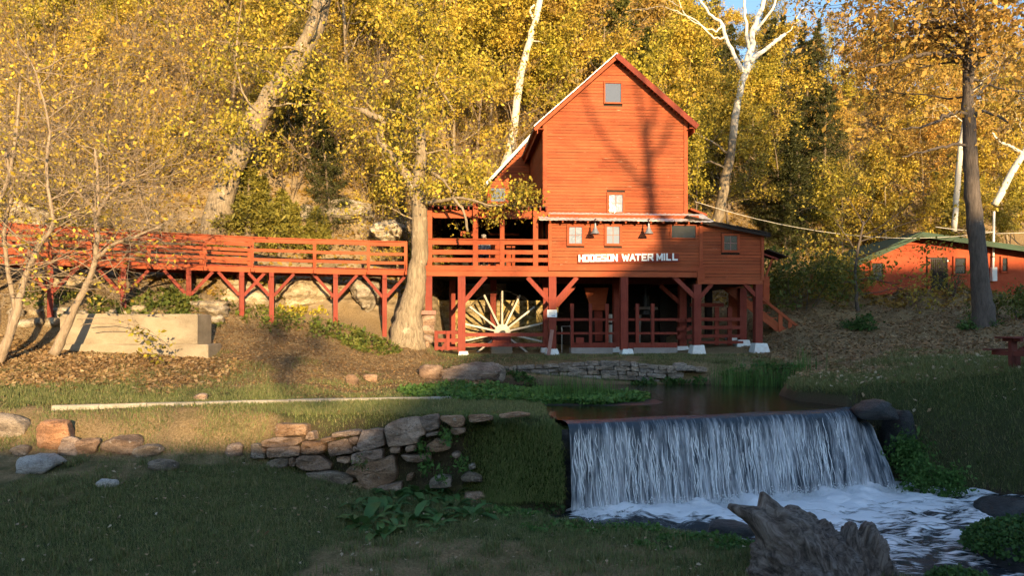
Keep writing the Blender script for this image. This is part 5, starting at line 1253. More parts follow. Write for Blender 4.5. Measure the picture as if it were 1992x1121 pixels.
# ------------------------------------------------------------------ the stump
def make_stump():
    Ys = 11.0
    def q(px, py, dy=0): return PX(px, py, Ys + dy)
    tubes = [
        ([q(1640, 1210), q(1600, 1120), q(1545, 1050), q(1505, 1008), q(1490, 985), q(1482, 958)], [.72, .58, .40, .24, .14, .035]),          # main horn
        ([q(1560, 1190), q(1530, 1090), q(1500, 1030, -.05), q(1468, 1006, -.08), q(1445, 996, -.1), q(1416, 985, -.1)], [.55, .40, .25, .16, .10, .04]),  # left spike
        ([q(1650, 1190, .1), q(1600, 1080, .1), q(1560, 1020, .1), q(1530, 994, .1)], [.6, .40, .22, .09]),
        ([q(1640, 1180, .2), q(1618, 1070, .2), q(1606, 1030, .2), q(1598, 1016, .2)], [.5, .24, .12, .06]),
        ([q(1690, 1200), q(1668, 1090), q(1656, 1045), q(1650, 1022)], [.48, .24, .15, .09]),
        ([q(1730, 1210, .1), q(1704, 1090, .05), q(1688, 1045), q(1684, 1020)], [.42, .22, .14, .08]),
        
        ([q(1500, 1210, -.1), q(1484, 1120, -.1), q(1468, 1056, -.05)], [.36, .2, .05]),
        ([q(1560, 1220, -.5), q(1560, 1120, -.3), q(1560, 1060, -.12), q(1548, 1030, 0)], [.5, .3, .14, .05]),
        ([q(1610, 1230, -.5), q(1612, 1130, -.38), q(1608, 1070, -.1)], [.4, .24, .07]),
        ([q(1770, 1230, .0), q(1735, 1150, .0), q(1712, 1100, 0)], [.4, .22, .08]),
    ]
    mb = MB()
    for p, r in tubes:
        pp, rr_ = [], []
        for a, b, ra, rb in zip(p[:-1], p[1:], r[:-1], r[1:]):
            for k in range(4): pp.append(a.lerp(b, k / 4)); rr_.append(ra + (rb - ra) * k / 4)
        pp.append(p[-1]); rr_.append(r[-1]); mb.tube(pp, rr_, 12)
    me = mb.mesh('tmp_stump', None)
    o = bpy.data.objects.new('tmp_stump', me); C.objects.link(o)
    m = o.modifiers.new('r', 'REMESH'); m.mode = 'VOXEL'; m.voxel_size = .021
    dg = bpy.context.evaluated_depsgraph_get(); me2 = bpy.data.meshes.new_from_object(o.evaluated_get(dg))
    bpy.data.objects.remove(o); me2.name = 'stump'
    n = len(me2.vertices); co = np.empty(n * 3, np.float32); me2.vertices.foreach_get('co', co); co = co.reshape(-1, 3).astype(float)
    no = np.empty(n * 3, np.float32); me2.vertices.foreach_get('normal', no); no = no.reshape(-1, 3).astype(float)
    base = np.array(q(1640, 1230)); d = np.array(q(1475, 970)) - base; d[1] = 0; d /= np.linalg.norm(d)
    rel = co - base
    # grain fans out from the base
    ang = np.arctan2(rel[:, 2], rel[:, 0]); rad_ = np.hypot(rel[:, 0], rel[:, 2])
    gr = np.stack([rad_, ang * .9 + .07 * noise3(rel[:, 0] * 1.5, rel[:, 1] * 1.5, rel[:, 2] * 1.5, 12), rel[:, 1] * .8], 1)
    f1 = (1 - np.abs(noise3(gr[:, 0] * .5, gr[:, 1] * 17, gr[:, 2] * 4, 61))) ** 2; f2 = noise3(gr[:, 0] * 2.2, gr[:, 1] * 26, gr[:, 2] * 15, 62)
    f3 = fbm3(co[:, 0] * 2.2, co[:, 1] * 2.2, co[:, 2] * 2.2, 63, 3); f4 = (1 - np.abs(noise3(gr[:, 0] * .8, gr[:, 1] * 40, gr[:, 2] * 8, 64))) ** 2
    f5 = 1 - np.abs(noise3(gr[:, 0] * .7, gr[:, 1] * 5, gr[:, 2] * 3, 66))
    disp = .10 * (f1 - .5) + .055 * (f4 - .5) + .018 * f2 + .03 * f3 + .10 * (f5 - .7)
    disp *= np.interp(rad_, [0, 1.1, 1.8, 2.3], [1, 1, .5, .12])
    co2 = co + no * disp[:, None]
    me2.vertices.foreach_set('co', co2.astype(np.float32).ravel())
    me2.polygons.foreach_set('use_smooth', np.ones(len(me2.polygons), dtype=bool)); me2.update()
    attr_vec(me2, 'grain', gr); me2.materials.clear(); me2.materials.append(M_stump)
    s = link(bpy.data.objects.new('stump', me2)); tag(s, 'weathered grey tree stump with twisted spikes in front of the stream', 'stump')
make_stump()

# ------------------------------------------------------------------ vegetation builders
def leafpart(name, me, parent):
    o = link(bpy.data.objects.new(name, me), parent); o['kind'] = 'stuff'; return o
def leaf_quads(P, size, rng, asp=.55, droop=.0, fold=.18, nbias=None):
    """one four-sided leaf at each point of P"""
    n = len(P); sz = size * np.clip(rng.lognormal(-.08, .38, n), .35, 2.0)[:, None]
    a = rng.normal(size=(n, 3)); a[:, 2] -= droop
    a /= np.linalg.norm(a, axis=1)[:, None]
    b = rng.normal(size=(n, 3))
    if nbias is not None: b = b + np.asarray(nbias)[None]
    b -= a * np.sum(a * b, 1)[:, None]; b /= np.linalg.norm(b, axis=1)[:, None]
    c = np.cross(a, b)
    V = np.stack([P, P + a * sz * .45 + c * sz * asp / 2 + b * sz * fold * .5, P + a * sz, P + a * sz * .45 - c * sz * asp / 2 + b * sz * fold * .5], 1).reshape(-1, 3)
    return V, np.arange(n * 4).reshape(n, 4)
def flat_leaves(X, Y, size, rng, lift=.012, tilt=.35):
    n = len(X); Z = H(X, Y) + lift + rng.random(n) * .02
    P = np.stack([X, Y, Z], 1); th = rng.random(n) * 6.283
    a = np.stack([np.cos(th), np.sin(th), rng.normal(0, tilt, n)], 1); up = np.stack([rng.normal(0, tilt, n), rng.normal(0, tilt, n), np.ones(n)], 1)
    c = np.cross(up, a); c /= np.linalg.norm(c, axis=1)[:, None]
    sz = (size * rng.uniform(.5, 1.4, n))[:, None]
    V = np.stack([P - a * sz * .5, P + c * sz * .36 + np.array([0, 0, .01]), P + a * sz * .5, P - c * sz * .36 + np.array([0, 0, .01])], 1).reshape(-1, 3)
    return V, np.arange(n * 4).reshape(n, 4)
def blades(P, L, wd, rng, lean=.4, dirn=None, seg=1):
    """grass blades: a triangle each (seg=1) or a bent strip (seg=2)"""
    n = len(P); th = rng.random(n) * 6.283; L = L * rng.uniform(.5, 1.3, n); wd = wd * rng.uniform(.7, 1.3, n)
    ld = np.stack([np.cos(th), np.sin(th), np.zeros(n)], 1) * (np.abs(rng.normal(0, lean, n)))[:, None]
    if dirn is not None: ld = ld + np.asarray(dirn)
    sd_ = np.stack([np.cos(th + 1.3), np.sin(th + 1.3), np.zeros(n)], 1) * wd[:, None] / 2
    up = np.array([0, 0, 1.0])
    d1 = (ld * .5 + up); d1 /= np.linalg.norm(d1, axis=1)[:, None]; d2 = ld + up * (1 if seg == 1 else .75); d2 /= np.linalg.norm(d2, axis=1)[:, None]
    if seg == 1:
        V = np.stack([P - sd_, P + sd_, P + d2 * L[:, None]], 1).reshape(-1, 3); return V, np.arange(n * 3).reshape(n, 3)
    m = P + d1 * L[:, None] * .55; t = m + d2 * L[:, None] * .5
    V = np.stack([P - sd_, P + sd_, m + sd_ * .8, m - sd_ * .8, t], 1).reshape(-1, 3)
    i = np.arange(n) * 5
    Fq = np.concatenate([np.stack([i, i + 1, i + 2], 1), np.stack([i, i + 2, i + 3], 1), np.stack([i + 3, i + 2, i + 4], 1)]); return V, Fq
def grow(mb, tips, p, d, L, r, depth, rng, gnarl=.18, up=.06, nseg=5, kids=(2, 4), ang=(.5, 1.0), shrink=(.5, .75), sides=(8, 6, 4, 3, 3), first=.3, taper=.35, minr=.006):
    d = Vector(d).normalized(); pts = [Vector(p)]; rad = [r]
    for i in range(nseg):
        d = (d + Vector((rng.normal(0, gnarl), rng.normal(0, gnarl), rng.normal(0, gnarl) + up))).normalized()
        pts.append(pts[-1] + d * L / nseg); rad.append(max(minr, r * (1 - (1 - taper) * (i + 1) / nseg)))
    lv = min(len(sides) - 1, max(0, 4 - depth))
    mb.tube(pts, rad, sides[lv], False)
    if depth <= 1:
        for i in range(1, len(pts)): tips.append(pts[i])
    if depth == 0: return
    k = int(rng.integers(kids[0], kids[1] + 1))
    for j in range(k):
        f = first + (1 - first) * (j + rng.random()) / k if j < k - 1 else 1.0
        i = min(nseg - 1, int(f * nseg)); q = pts[i].lerp(pts[i + 1], min(1, f * nseg - i)) if f < 1 else pts[-1]
        dd = (pts[i + 1] - pts[i]).normalized(); ax = dd.orthogonal().normalized(); ax.rotate(Matrix.Rotation(rng.random() * 6.283, 3, dd))
        nd_ = dd.copy(); nd_.rotate(Matrix.Rotation(rng.uniform(*ang) * (1 if f < 1 else .45), 3, ax))
        rr_ = max(minr, rad[min(i + 1, nseg)] * rng.uniform(.5, .75))
        grow(mb, tips, q, nd_, L * rng.uniform(*shrink), rr_, depth - 1, rng, gnarl, up, max(3, nseg - 1), kids, ang, shrink, sides, first, taper, minr)
def crown_points(tips, n, spread, rng):
    T = np.array([tuple(t) for t in tips]); i = rng.integers(0, len(T), n)
    return T[i] + rng.normal(0, spread, (n, 3)) * np.array([1, 1, .8])
def tree_parts(root, mb, bark, V=None, Fq=None, leafm=None, twigs=None):
    mb.build('trunk', bark, root, True)
    if V is not None: leafpart('crown', np_mesh('crown', V, Fq, leafm), root)
def copy_thing(root, M, label=None, group=None):
    r = root.copy(); C.objects.link(r); WM[r] = M; r.matrix_basis = M
    if label: r['label'] = label
    if group: r['group'] = group
    for ch in [o for o in WM_children.get(root, [])]:
        c = ch.copy(); C.objects.link(c); c.parent = r; c.matrix_parent_inverse = Matrix.Identity(4); c.matrix_basis = Matrix.Identity(4)
    return r
WM_children = {}
def proto(name, label, cat, group, mb, bark, leaves):
    root = thing(name, label, cat, (0, 0, 0), group); ch = [mb.build('trunk', bark, root, True)]
    for V, Fq, m in leaves: ch.append(leafpart('crown', np_mesh('crown', V, Fq, m), root))
    WM_children[root] = ch; return root
def forest_tree(seed, height, r, leafn, lsz, leafm, bark, name, label, group, spread=.24, clear=.3, depth=3, up=.05, gn=.16, limbs=9, limblen=.36):
    rng = np.random.default_rng(seed); mb = MB(); tips = []
    d = Vector((rng.normal(0, .06), rng.normal(0, .06), 1)); pts = [Vector((0, 0, -.4))]; rad = [r * 1.25]
    for i in range(9):
        d = (d + Vector((rng.normal(0, .06), rng.normal(0, .06), .1))).normalized(); pts.append(pts[-1] + d * (height + .4) / 9); rad.append(max(.015, r * (1 - .9 * (i + 1) / 9)))
    mb.tube(pts, rad, 8, False)
    for k in range(limbs):
        f = clear + (1 - clear) * (k + rng.random()) / limbs; i = min(8, int(f * 9)); q = pts[i].lerp(pts[i + 1], f * 9 - i)
        a = rng.random() * 6.283; dd = Vector((math.cos(a), math.sin(a), rng.uniform(.2, .9)))
        grow(mb, tips, q, dd, height * limblen * (1.15 - f * .6) * rng.uniform(.7, 1.2), rad[i] * .5, depth - 1, rng, gn, up, 4, (2, 4))
    tips += pts[-2:]
    P = crown_points(tips, leafn, spread, rng); V, Fq = leaf_quads(P, lsz, rng, droop=.4)
    return proto(name, label, 'tree', group, mb, bark, [(V, Fq, leafm)])
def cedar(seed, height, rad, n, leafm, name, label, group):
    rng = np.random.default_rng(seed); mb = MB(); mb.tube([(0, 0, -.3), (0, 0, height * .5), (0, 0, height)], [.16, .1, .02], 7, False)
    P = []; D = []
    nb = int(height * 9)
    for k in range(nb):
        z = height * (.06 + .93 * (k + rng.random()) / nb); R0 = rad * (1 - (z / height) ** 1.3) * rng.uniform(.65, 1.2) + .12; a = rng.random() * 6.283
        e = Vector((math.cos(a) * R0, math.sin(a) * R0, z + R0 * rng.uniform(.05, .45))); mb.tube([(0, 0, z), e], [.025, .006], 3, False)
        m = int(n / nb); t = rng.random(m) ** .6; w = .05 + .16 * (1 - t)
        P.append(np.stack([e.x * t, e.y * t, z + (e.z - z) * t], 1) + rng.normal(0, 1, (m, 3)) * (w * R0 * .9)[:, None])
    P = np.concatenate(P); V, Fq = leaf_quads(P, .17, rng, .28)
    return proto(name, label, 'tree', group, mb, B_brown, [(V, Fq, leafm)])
def twig_shrub(seed, height, n, leafn, leafm, name, label, group, lsz=.09):
    rng = np.random.default_rng(seed); mb = MB(); tips = []
    for k in range(n):
        a = rng.random() * 6.283; s = rng.random() * .35
        grow(mb, tips, (math.cos(a) * s, math.sin(a) * s, -.1), (math.cos(a) * .5, math.sin(a) * .5, 1), height * rng.uniform(.5, .9), .022, 2, rng, .2, .03, 4, (3, 5), (.3, .9), (.45, .75), (5, 4, 3, 3, 3), .2, .4, .005)
    P = crown_points(tips, leafn, .12, rng); V, Fq = leaf_quads(P, lsz, rng)
    return proto(name, label, 'shrub', group, mb, B_twig, [(V, Fq, leafm)])
def place(root, used, x, y, sc, rz, sink=.1, tilt=(0, 0)):
    M = Matrix.Translation((x, y, hz(x, y) - sink)) @ Euler((tilt[0], tilt[1], rz)).to_matrix().to_4x4() @ Matrix.Diagonal((sc, sc, sc * 1.0, 1))
    if not used: WM[root] = M; root.matrix_basis = M; return root
    return copy_thing(root, M)

# ------------------------------------------------------------------ the hillside wood
GRP = 'trees of the hillside wood'
K = {}
K['y1'] = forest_tree(1, 9.5, .14, 9000, .175, L_yellow, B_tan, 'yellow_tree', 'bright yellow-leaved tree among the many in the hillside wood', 'yellow trees of the hillside wood')
K['y2'] = forest_tree(2, 8.0, .11, 7500, .165, L_ygreen, B_brown, 'yellow_green_tree', 'yellow-green leafy tree among the many in the hillside wood', 'yellow-green trees of the hillside wood', spread=.27)
K['g1'] = forest_tree(3, 10.0, .15, 7000, .17, L_gold, B_tan, 'golden_tree', 'thin golden-brown tree among the many in the hillside wood', 'golden trees of the hillside wood')
K['g2'] = forest_tree(4, 8.5, .12, 6200, .165, L_olive, B_brown, 'olive_tree', 'dull olive-leaved tree among the many in the hillside wood', 'olive trees of the hillside wood')
K['y3'] = forest_tree(5, 7.0, .09, 5200, .155, L_yellow, B_twig, 'slender_yellow_tree', 'slender sparse yellow tree among the many in the hillside wood', 'slender yellow trees of the hillside wood', spread=.2, limbs=12)
K['b1'] = forest_tree(6, 8.5, .11, 900, .18, L_gold, B_twig, 'bare_tree', 'nearly bare pale-barked tree among the many in the hillside wood', 'bare trees of the hillside wood', limbs=12, limblen=.42)
K['o1'] = forest_tree(7, 10.0, .16, 8500, .18, L_orange, B_brown, 'orange_tree', 'orange-brown tree among the many in the hillside wood', 'orange trees of the hillside wood')
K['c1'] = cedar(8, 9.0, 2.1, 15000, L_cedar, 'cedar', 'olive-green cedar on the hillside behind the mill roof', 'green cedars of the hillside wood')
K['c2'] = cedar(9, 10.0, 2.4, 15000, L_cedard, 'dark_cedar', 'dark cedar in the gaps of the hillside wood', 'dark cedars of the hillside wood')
K['c3'] = cedar(13, 3.2, 1.5, 9000, L_juniper, 'juniper', 'soft yellow-green juniper just above the walkway', 'junipers above the walkway')
K['s1'] = twig_shrub(10, 2.6, 7, 700, L_yellow, 'yellow_shrub', 'twiggy yellow-leaved shrub in the hillside undergrowth', 'yellow shrubs of the hillside', .13)
K['s2'] = twig_shrub(11, 2.8, 8, 160, L_gold, 'bare_shrub', 'bare tan twiggy shrub in the hillside undergrowth', 'bare shrubs of the hillside', .12)
K['s3'] = twig_shrub(12, 2.0, 6, 900, L_olive, 'olive_shrub', 'olive leafy shrub in the hillside undergrowth', 'olive shrubs of the hillside', .13)
used = {k: False for k in K}
rf = np.random.default_rng(77)
def put(kind, x, y, sc, tilt=None):
    t = tilt or (rf.normal(0, .05), rf.normal(0, .05))
    o = place(K[kind], used[kind], float(x), float(y), float(sc), float(rf.random() * 6.28), .15, t); used[kind] = True; return o
def where(x, y):
    px = CX + x / y * FPX
    for lim, t in ((110, 'at the left edge'), (220, 'above the forked shrub trunk'), (330, 'above the concrete block'), (430, 'left of the leaning trunk'), (540, 'by the leaning trunk'), (690, 'right of the leaning trunk'), (790, 'left of the big mill trunk'), (880, 'behind the big mill trunk'), (960, 'above the balcony'), (1060, 'by the slanting white trunk'),
                   (1195, 'behind the left roof slope'), (1360, 'behind the right roof slope'), (1470, 'by the forked sycamore'), (1560, 'above the staircase'), (1660, 'left of the young tree'), (1780, 'above the house peak'), (1880, 'above the house door'), (9999, 'at the right edge')):
        if px < lim: return t
def put_l(kind, x, y, sc, tilt=None):
    o = put(kind, x, y, sc, tilt); d = {'y1': 'bright yellow tree', 'y2': 'yellow-green tree', 'g1': 'thin golden-brown tree', 'g2': 'dull olive tree', 'y3': 'slender sparse yellow tree', 'b1': 'nearly bare pale tree', 'o1': 'orange-brown tree', 'c1': 'olive-green cedar', 'c2': 'dark cedar', 'c3': 'soft yellow-green juniper', 's1': 'yellow-leaved shrub', 's2': 'bare twiggy shrub', 's3': 'olive leafy shrub'}[kind]
    row = ('first', 'second', 'third', 'fourth', 'fifth', 'sixth', 'seventh', 'eighth', 'ninth', 'tenth', 'eleventh')[int(np.searchsorted([31, 33.5, 36, 38.5, 41.5, 45, 49, 54, 60, 68], y))] + ' rank up the slope'
    o['label'] = d + ', ' + row + ', ' + where(x, y); o['group'] = d + 's on the hillside'; return o
def in_view(x, y, m=3.0): return abs(x) < .664 * y + m
y = 33.0
while y < 84:
    step = 1.95 + (y - 33) * .035
    x = -.68 * y - 3
    while x < .68 * y + 4:
        xx, yy_ = x + rf.normal(0, .6), y + rf.normal(0, .6); x += step * rf.uniform(.8, 1.25)
        if not in_view(xx, yy_): continue
        gz = hz(xx, yy_)
        if gz < 3.0 and xx < 11: continue
        if -5.5 < xx < 10.5 and yy_ < 41: continue                         # mill yard
        if xx > 10 and yy_ < 51 - max(0, (14 - xx)) * 1.5: continue           # house clearing
        if xx < -5 and yy_ < 33.5: continue
        left = xx < -8
        top_px = HZ - (gz + 9 - EYE) * FPX / yy_
        if gz > EYE + 640 / FPX * yy_ + 2: continue
        u_ = rf.random(); px_ = CX + xx / yy_ * FPX
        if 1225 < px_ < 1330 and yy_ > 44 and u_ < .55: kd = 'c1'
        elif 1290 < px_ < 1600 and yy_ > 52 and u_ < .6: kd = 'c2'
        elif left and yy_ < 44: kd = 'b1' if u_ < .45 else ('y3' if u_ < .65 else ('y2' if u_ < .85 else 'g2'))
        elif px_ < 700: kd = ('y1', 'y2', 'y3', 'b1', 'c2', 'g1')[int(rf.choice(6, p=[.22, .30, .16, .18, .08, .06]))]
        elif px_ > 1550: kd = ('y1', 'g1', 'g2', 'o1', 'y2', 'b1', 'c2')[int(rf.choice(7, p=[.28, .24, .14, .06, .16, .07, .05]))]
        else: kd = ('y1', 'y2', 'g1', 'g2', 'y3', 'b1')[int(rf.choice(6, p=[.26, .22, .2, .12, .12, .08]))]
        sc = rf.uniform(.65, 1.1) * (0.7 if left and yy_ < 38 else 1)
        if xx > 24: sc *= .8
        put_l(kd, xx, yy_, sc)
    y += step * .95
# undergrowth on the nearer slope
for k in range(620):
    yy_ = rf.uniform(27, 46); xx = rf.uniform(-.68, .68) * yy_
    gz = hz(xx, yy_)
    if xx < -3 and 380 < CX + xx / yy_ * FPX < 700 and yy_ < 33: continue
    if xx < -3 and gz > 3.4: kd = rf.choice(['s1', 's2', 's2', 's2', 's1', 's3'])
    elif xx > 11.5 and yy_ > 46 - 8 * (xx < 15): kd = rf.choice(['s1', 's3', 's2'])
    elif -4 < xx < 10.5 and yy_ > 39.5: kd = rf.choice(['s1', 's3', 's2'])
    else: continue
    put_l(str(kd), xx, yy_, rf.uniform(.5, 1.0))
for k in range(330):
    yy_ = rf.uniform(28, 43); xx = rf.uniform(-.69, -.1) * yy_; gz = hz(xx, yy_)
    if xx > -4.5 or gz < 3.7 or gz > EYE + .45 * yy_: continue
    if 380 < CX + xx / yy_ * FPX < 700 and yy_ < 34.5: continue
    kd = str(rf.choice(['s2', 's2', 's2', 's1', 's2', 'y3', 'b1', 's3'])); put_l(kd, xx, yy_, rf.uniform(.8, 1.35) * (.42 if kd in ('y3', 'b1') else 1))
for kd, x, y, sc in (('c3', -10.6, 30.9, .95), ('c3', -9.5, 31.4, .85), ('c3', -8.2, 31.9, .7), ('c2', -7.6, 32.6, .55), ('c2', -9.3, 34.0, .6), ('c2', -11.5, 38.0, .8), ('c2', -17.5, 37.5, .75), ('c2', -15.0, 38.5, .8), ('c1', 8.0, 46, 1.1), ('c1', 6.4, 48, 1.2)): put_l(kd, x, y, sc)  # some dark cedars added to stand in for shadowed gaps on the slope

# ------------------------------------------------------------------ single trees one can point at
def path_tube(mb, pts, rad, n=10, sub=4, wob=.02, seed=0, flare=None):
    r = np.random.default_rng(abs(seed)); P = [Vector(p) for p in pts]; pp, rr_ = [], []
    for i in range(len(P) - 1):
        p0, p1, p2, p3 = P[max(i - 1, 0)], P[i], P[i + 1], P[min(i + 2, len(P) - 1)]
        for k in range(sub):
            t = k / sub
            q = .5 * ((2 * p1) + (p2 - p0) * t + (2 * p0 - 5 * p1 + 4 * p2 - p3) * t * t + (3 * p1 - p0 - 3 * p2 + p3) * t ** 3)
            pp.append(q + Vector(r.normal(0, wob, 3))); rr_.append((rad[i] + (rad[i + 1] - rad[i]) * t) * r.uniform(.94, 1.06))
    pp.append(P[-1]); rr_.append(rad[-1]); b0 = len(mb.v); nn_ = n if max(rad) < .15 else 20; mb.tube(pp, rr_, nn_, True)
    if max(rad) >= .15:
        A = np.array(mb.v[b0:]); Cn = np.repeat(np.array([tuple(q) for q in pp]), nn_, 0)
        f = 1 + .16 * fbm3(A[:, 0] * 2.2, A[:, 1] * 2.2, A[:, 2] * .9, seed + 1, 2) - .09 * np.abs(noise3(A[:, 0] * 8, A[:, 1] * 8, A[:, 2] * 1.3, seed + 5))
        A = Cn + (A - Cn) * f[:, None]; mb.v[b0:] = [tuple(a) for a in A]
    return pp
def named_tree(name, label, bark, build, leafs, seed):
    rng = np.random.default_rng(seed); mb = MB(); tips = []
    base = build(mb, tips, rng)
    root = thing(name, label, 'tree', base)
    mb.build('trunk', bark, root, True)
    for n, spread, size, mat, droop in leafs:
        P = crown_points(tips, n, spread, rng); V, Fq = leaf_quads(P, size, rng, droop=droop); leafpart('crown', np_mesh('crown', V, Fq, mat), root)
    return root
G1 = dict(gnarl=.2, up=.04, nseg=5, kids=(2, 4), ang=(.4, 1.0), shrink=(.5, .8))
def t_mill(mb, tips, rng):
    Y = 29.3; q = lambda x, y, d=0: PX(x, y, Y + d)
    path_tube(mb, [q(795, 700), q(793, 655), q(800, 600), q(812, 540), q(815, 480), q(816, 420), q(817, 330), q(819, 240), q(816, 150), q(820, 60), q(812, -60)], [.82, .68, .46, .36, .32, .28, .22, .20, .18, .14, .09], 14, 5, .02, 3)
    for a in ((768, 662, .32), (824, 668, .3), (780, 672, .36), (808, 676, .34)):      # root flare
        path_tube(mb, [q(a[0], a[1] + 14, -.35), q((a[0] + 797) / 2, a[1] - 20, -.2), q(800, 600)], [a[2] * .5, a[2], .25], 10, 4)
    path_tube(mb, [q(814, 410), q(802, 362), q(775, 318), q(742, 280), q(738, 262)], [.2, .19, .16, .14, .12], 9, 4)        # broken limb, rising left
    path_tube(mb, [q(745, 235, -.2), q(722, 222, -.2), q(700, 212, -.2)], [.11, .13, .10], 8, 3); path_tube(mb, [q(740, 275), q(744, 250, -.1), q(746, 236, -.2)], [.12, .11, .10], 8, 3)
    path_tube(mb, [q(818, 300), q(835, 330, -.3), q(862, 350, -.6), q(878, 375, -.9)], [.09, .07, .05, .03], 7, 4)
    path_tube(mb, [q(818, 215), q(840, 160, -.3), q(868, 190, -.6), q(880, 215, -.8)], [.08, .06, .045, .03], 7, 4)
    path_tube(mb, [q(816, 395), q(850, 392, -.7), q(890, 385, -1.2), q(935, 395, -1.4), q(975, 402, -1.4)], [.09, .07, .055, .04, .02], 7, 4)
    path_tube(mb, [q(880, 386, -1.2), q(900, 405, -1.4), q(910, 450, -1.5)], [.06, .05, .045], 7, 4)
    path_tube(mb, [q(842, 160, -.2), q(858, 120, -.2), q(884, 145, -.2)], [.05, .04, .02], 6, 3)
    for (x, y, dx, dz, L) in ((814, 430, -1, .3, 1.5), (818, 395, .8, .2, 1.6), (800, 350, -.9, .4, 1.8), (745, 262, -.4, .9, 1.6), (818, 300, 1, .5, 2.2), (818, 240, -1, .5, 2.4), (818, 200, .9, .6, 2.2), (816, 150, -.8, .7, 2.4), (818, 100, .8, .7, 2.4), (816, 60, -.6, .8, 2.2), (816, 20, .4, .9, 2.2), (700, 212, -.6, .5, 1.4), (775, 318, .3, 1, 1.5), (880, 386, .4, .8, 1.1), (930, 394, .4, -.2, .8), (965, 402, .6, .1, .8), (1000, 400, .2, .3, .6), (860, 350, .8, -.2, 1.0), (835, 160, .7, .2, 1.2)):
        grow(mb, tips, q(x, y, -1.3 if x > 900 else (-.5 if x > 825 else 0)), (dx, rng.normal(0, .4), dz), L, .04, 2, rng, **G1)
    for k in range(38):
        y = rng.uniform(-20, 400); grow(mb, tips, q(816 + rng.normal(0, 4), y, -.25), (rng.normal(0, .9), rng.uniform(-1, -.1), rng.normal(.1, .4)), rng.uniform(.6, 1.7), .02, 1, rng, **G1)
    return q(797, 655)
named_tree('mill_tree', 'big sunlit trunk with flared roots standing between the walkway and the mill', B_tan, t_mill, [(8200, .24, .13, L_ygreen, .6), (4200, .24, .13, L_yellow, .6)], 5)
def t_lean(mb, tips, rng):
    Y = hit(415, 452).y + .25; q = lambda x, y, d=0: PX(x, y, Y + d)
    path_tube(mb, [q(412, 470), q(424, 420), q(440, 360), q(470, 290), q(505, 220), q(548, 160), q(590, 100), q(612, 50), q(640, -40)], [.62, .50, .44, .42, .42, .40, .38, .36, .30], 12, 5, .03, 4)
    for (x, y, dx, dz, L) in ((505, 220, -.9, .5, 2.6), (548, 160, -.9, .4, 2.6), (590, 100, -.9, .5, 2.8), (600, 80, .9, .5, 2.4), (560, 150, .9, -.2, 2.2), (520, 205, .9, -.1, 2.0), (470, 290, -.8, .3, 2.0), (620, 20, .8, .3, 2.4), (620, 20, -.8, .3, 2.6), (640, -30, .3, .9, 2.5)):
        grow(mb, tips, q(x, y, -.4), (dx, rng.normal(-.2, .4), dz), L, .06, 2, rng, **G1)
    for k in range(9):
        t_ = rng.random(); grow(mb, tips, q(430 + 190 * t_ + rng.normal(0, 6), 390 - 380 * t_, -.4), (rng.normal(0, .9), rng.uniform(-1, -.1), rng.normal(.1, .4)), rng.uniform(.6, 1.8), .02, 1, rng, **G1)
    return q(415, 450)
named_tree('leaning_tree', 'thick sunlit trunk leaning right across the bluff above the walkway', B_tan, t_lean, [(4600, .28, .14, L_ygreen, .5), (2000, .28, .14, L_yellow, .5)], 6)
def t_syc1(mb, tips, rng):
    Y = 43; q = lambda x, y, d=0: PX(x, y, Y + d)
    path_tube(mb, [q(980, 330), q(994, 280), q(1003, 220), q(1012, 150), q(1028, 90), q(1042, 35), q(1058, -30)], [.25, .23, .22, .21, .20, .18, .16], 10, 4, .02, 7)
    path_tube(mb, [q(1040, 42), q(1032, 20), q(1040, 8)], [.10, .08, .05], 7, 3)
    for (x, y, dx, dz) in ((1052, -15, -.7, .5), (1056, -25, .8, .4), (1030, 80, .9, .3)): grow(mb, tips, q(x, y), (dx, 0, dz), 2.4, .05, 2, rng, **G1)
    return PX(980, 330, Y)
named_tree('white_sycamore', 'bright white bare trunk slanting up behind the left slope of the mill roof', B_white, t_syc1, [(500, .3, .2, L_gold, .3)], 7)
def t_syc2(mb, tips, rng):
    Y = 44; q = lambda x, y, d=0: PX(x, y, Y + d)
    path_tube(mb, [q(1392, 440), q(1402, 400), q(1415, 330), q(1428, 250), q(1438, 180), q(1449, 140)], [.33, .30, .26, .22, .20, .18], 10, 4, .03, 8)
    L_ = [([(1449, 140), (1462, 95), (1466, 55), (1482, 15), (1496, -30)], [.2, .17, .15, .12, .1]), ([(1449, 145), (1432, 115), (1415, 80), (1404, 45), (1385, 30), (1365, 5), (1352, -20)], [.14, .12, .11, .1, .08, .07, .05]),
          ([(1458, 120), (1482, 100), (1510, 80), (1528, 65)], [.15, .13, .11, .08]), ([(1458, 95), (1452, 55), (1448, 10), (1446, -30)], [.10, .09, .08, .06]), ([(1466, 60), (1495, 30), (1512, -10)], [.09, .07, .05]),
          ([(1404, 45), (1395, 60), (1375, 55), (1352, 38)], [.06, .05, .04, .03]), ([(1410, 72), (1390, 74), (1365, 50), (1340, 35)], [.06, .05, .04, .02]), ([(1418, 330), (1380, 315), (1345, 330)], [.07, .05, .03]), ([(1418, 300), (1375, 270), (1345, 255)], [.07, .05, .03])]
    for p, r in L_: 
        path_tube(mb, [q(*a) for a in p], r, 7, 4, .03, int(p[1][0]))
        grow(mb, tips, q(*p[-1]), (p[-1][0] - p[-2][0], 0, -(p[-1][1] - p[-2][1])), 2.0, .04, 2, rng, **G1)
    return q(1392, 440)
named_tree('forked_sycamore', 'white-limbed forked sycamore rising behind the right side of the mill', trunk_two_tone('sycamore_bark', 11.5, 15.0), t_syc2, [(1300, .3, .18, L_gold, .3)], 8)
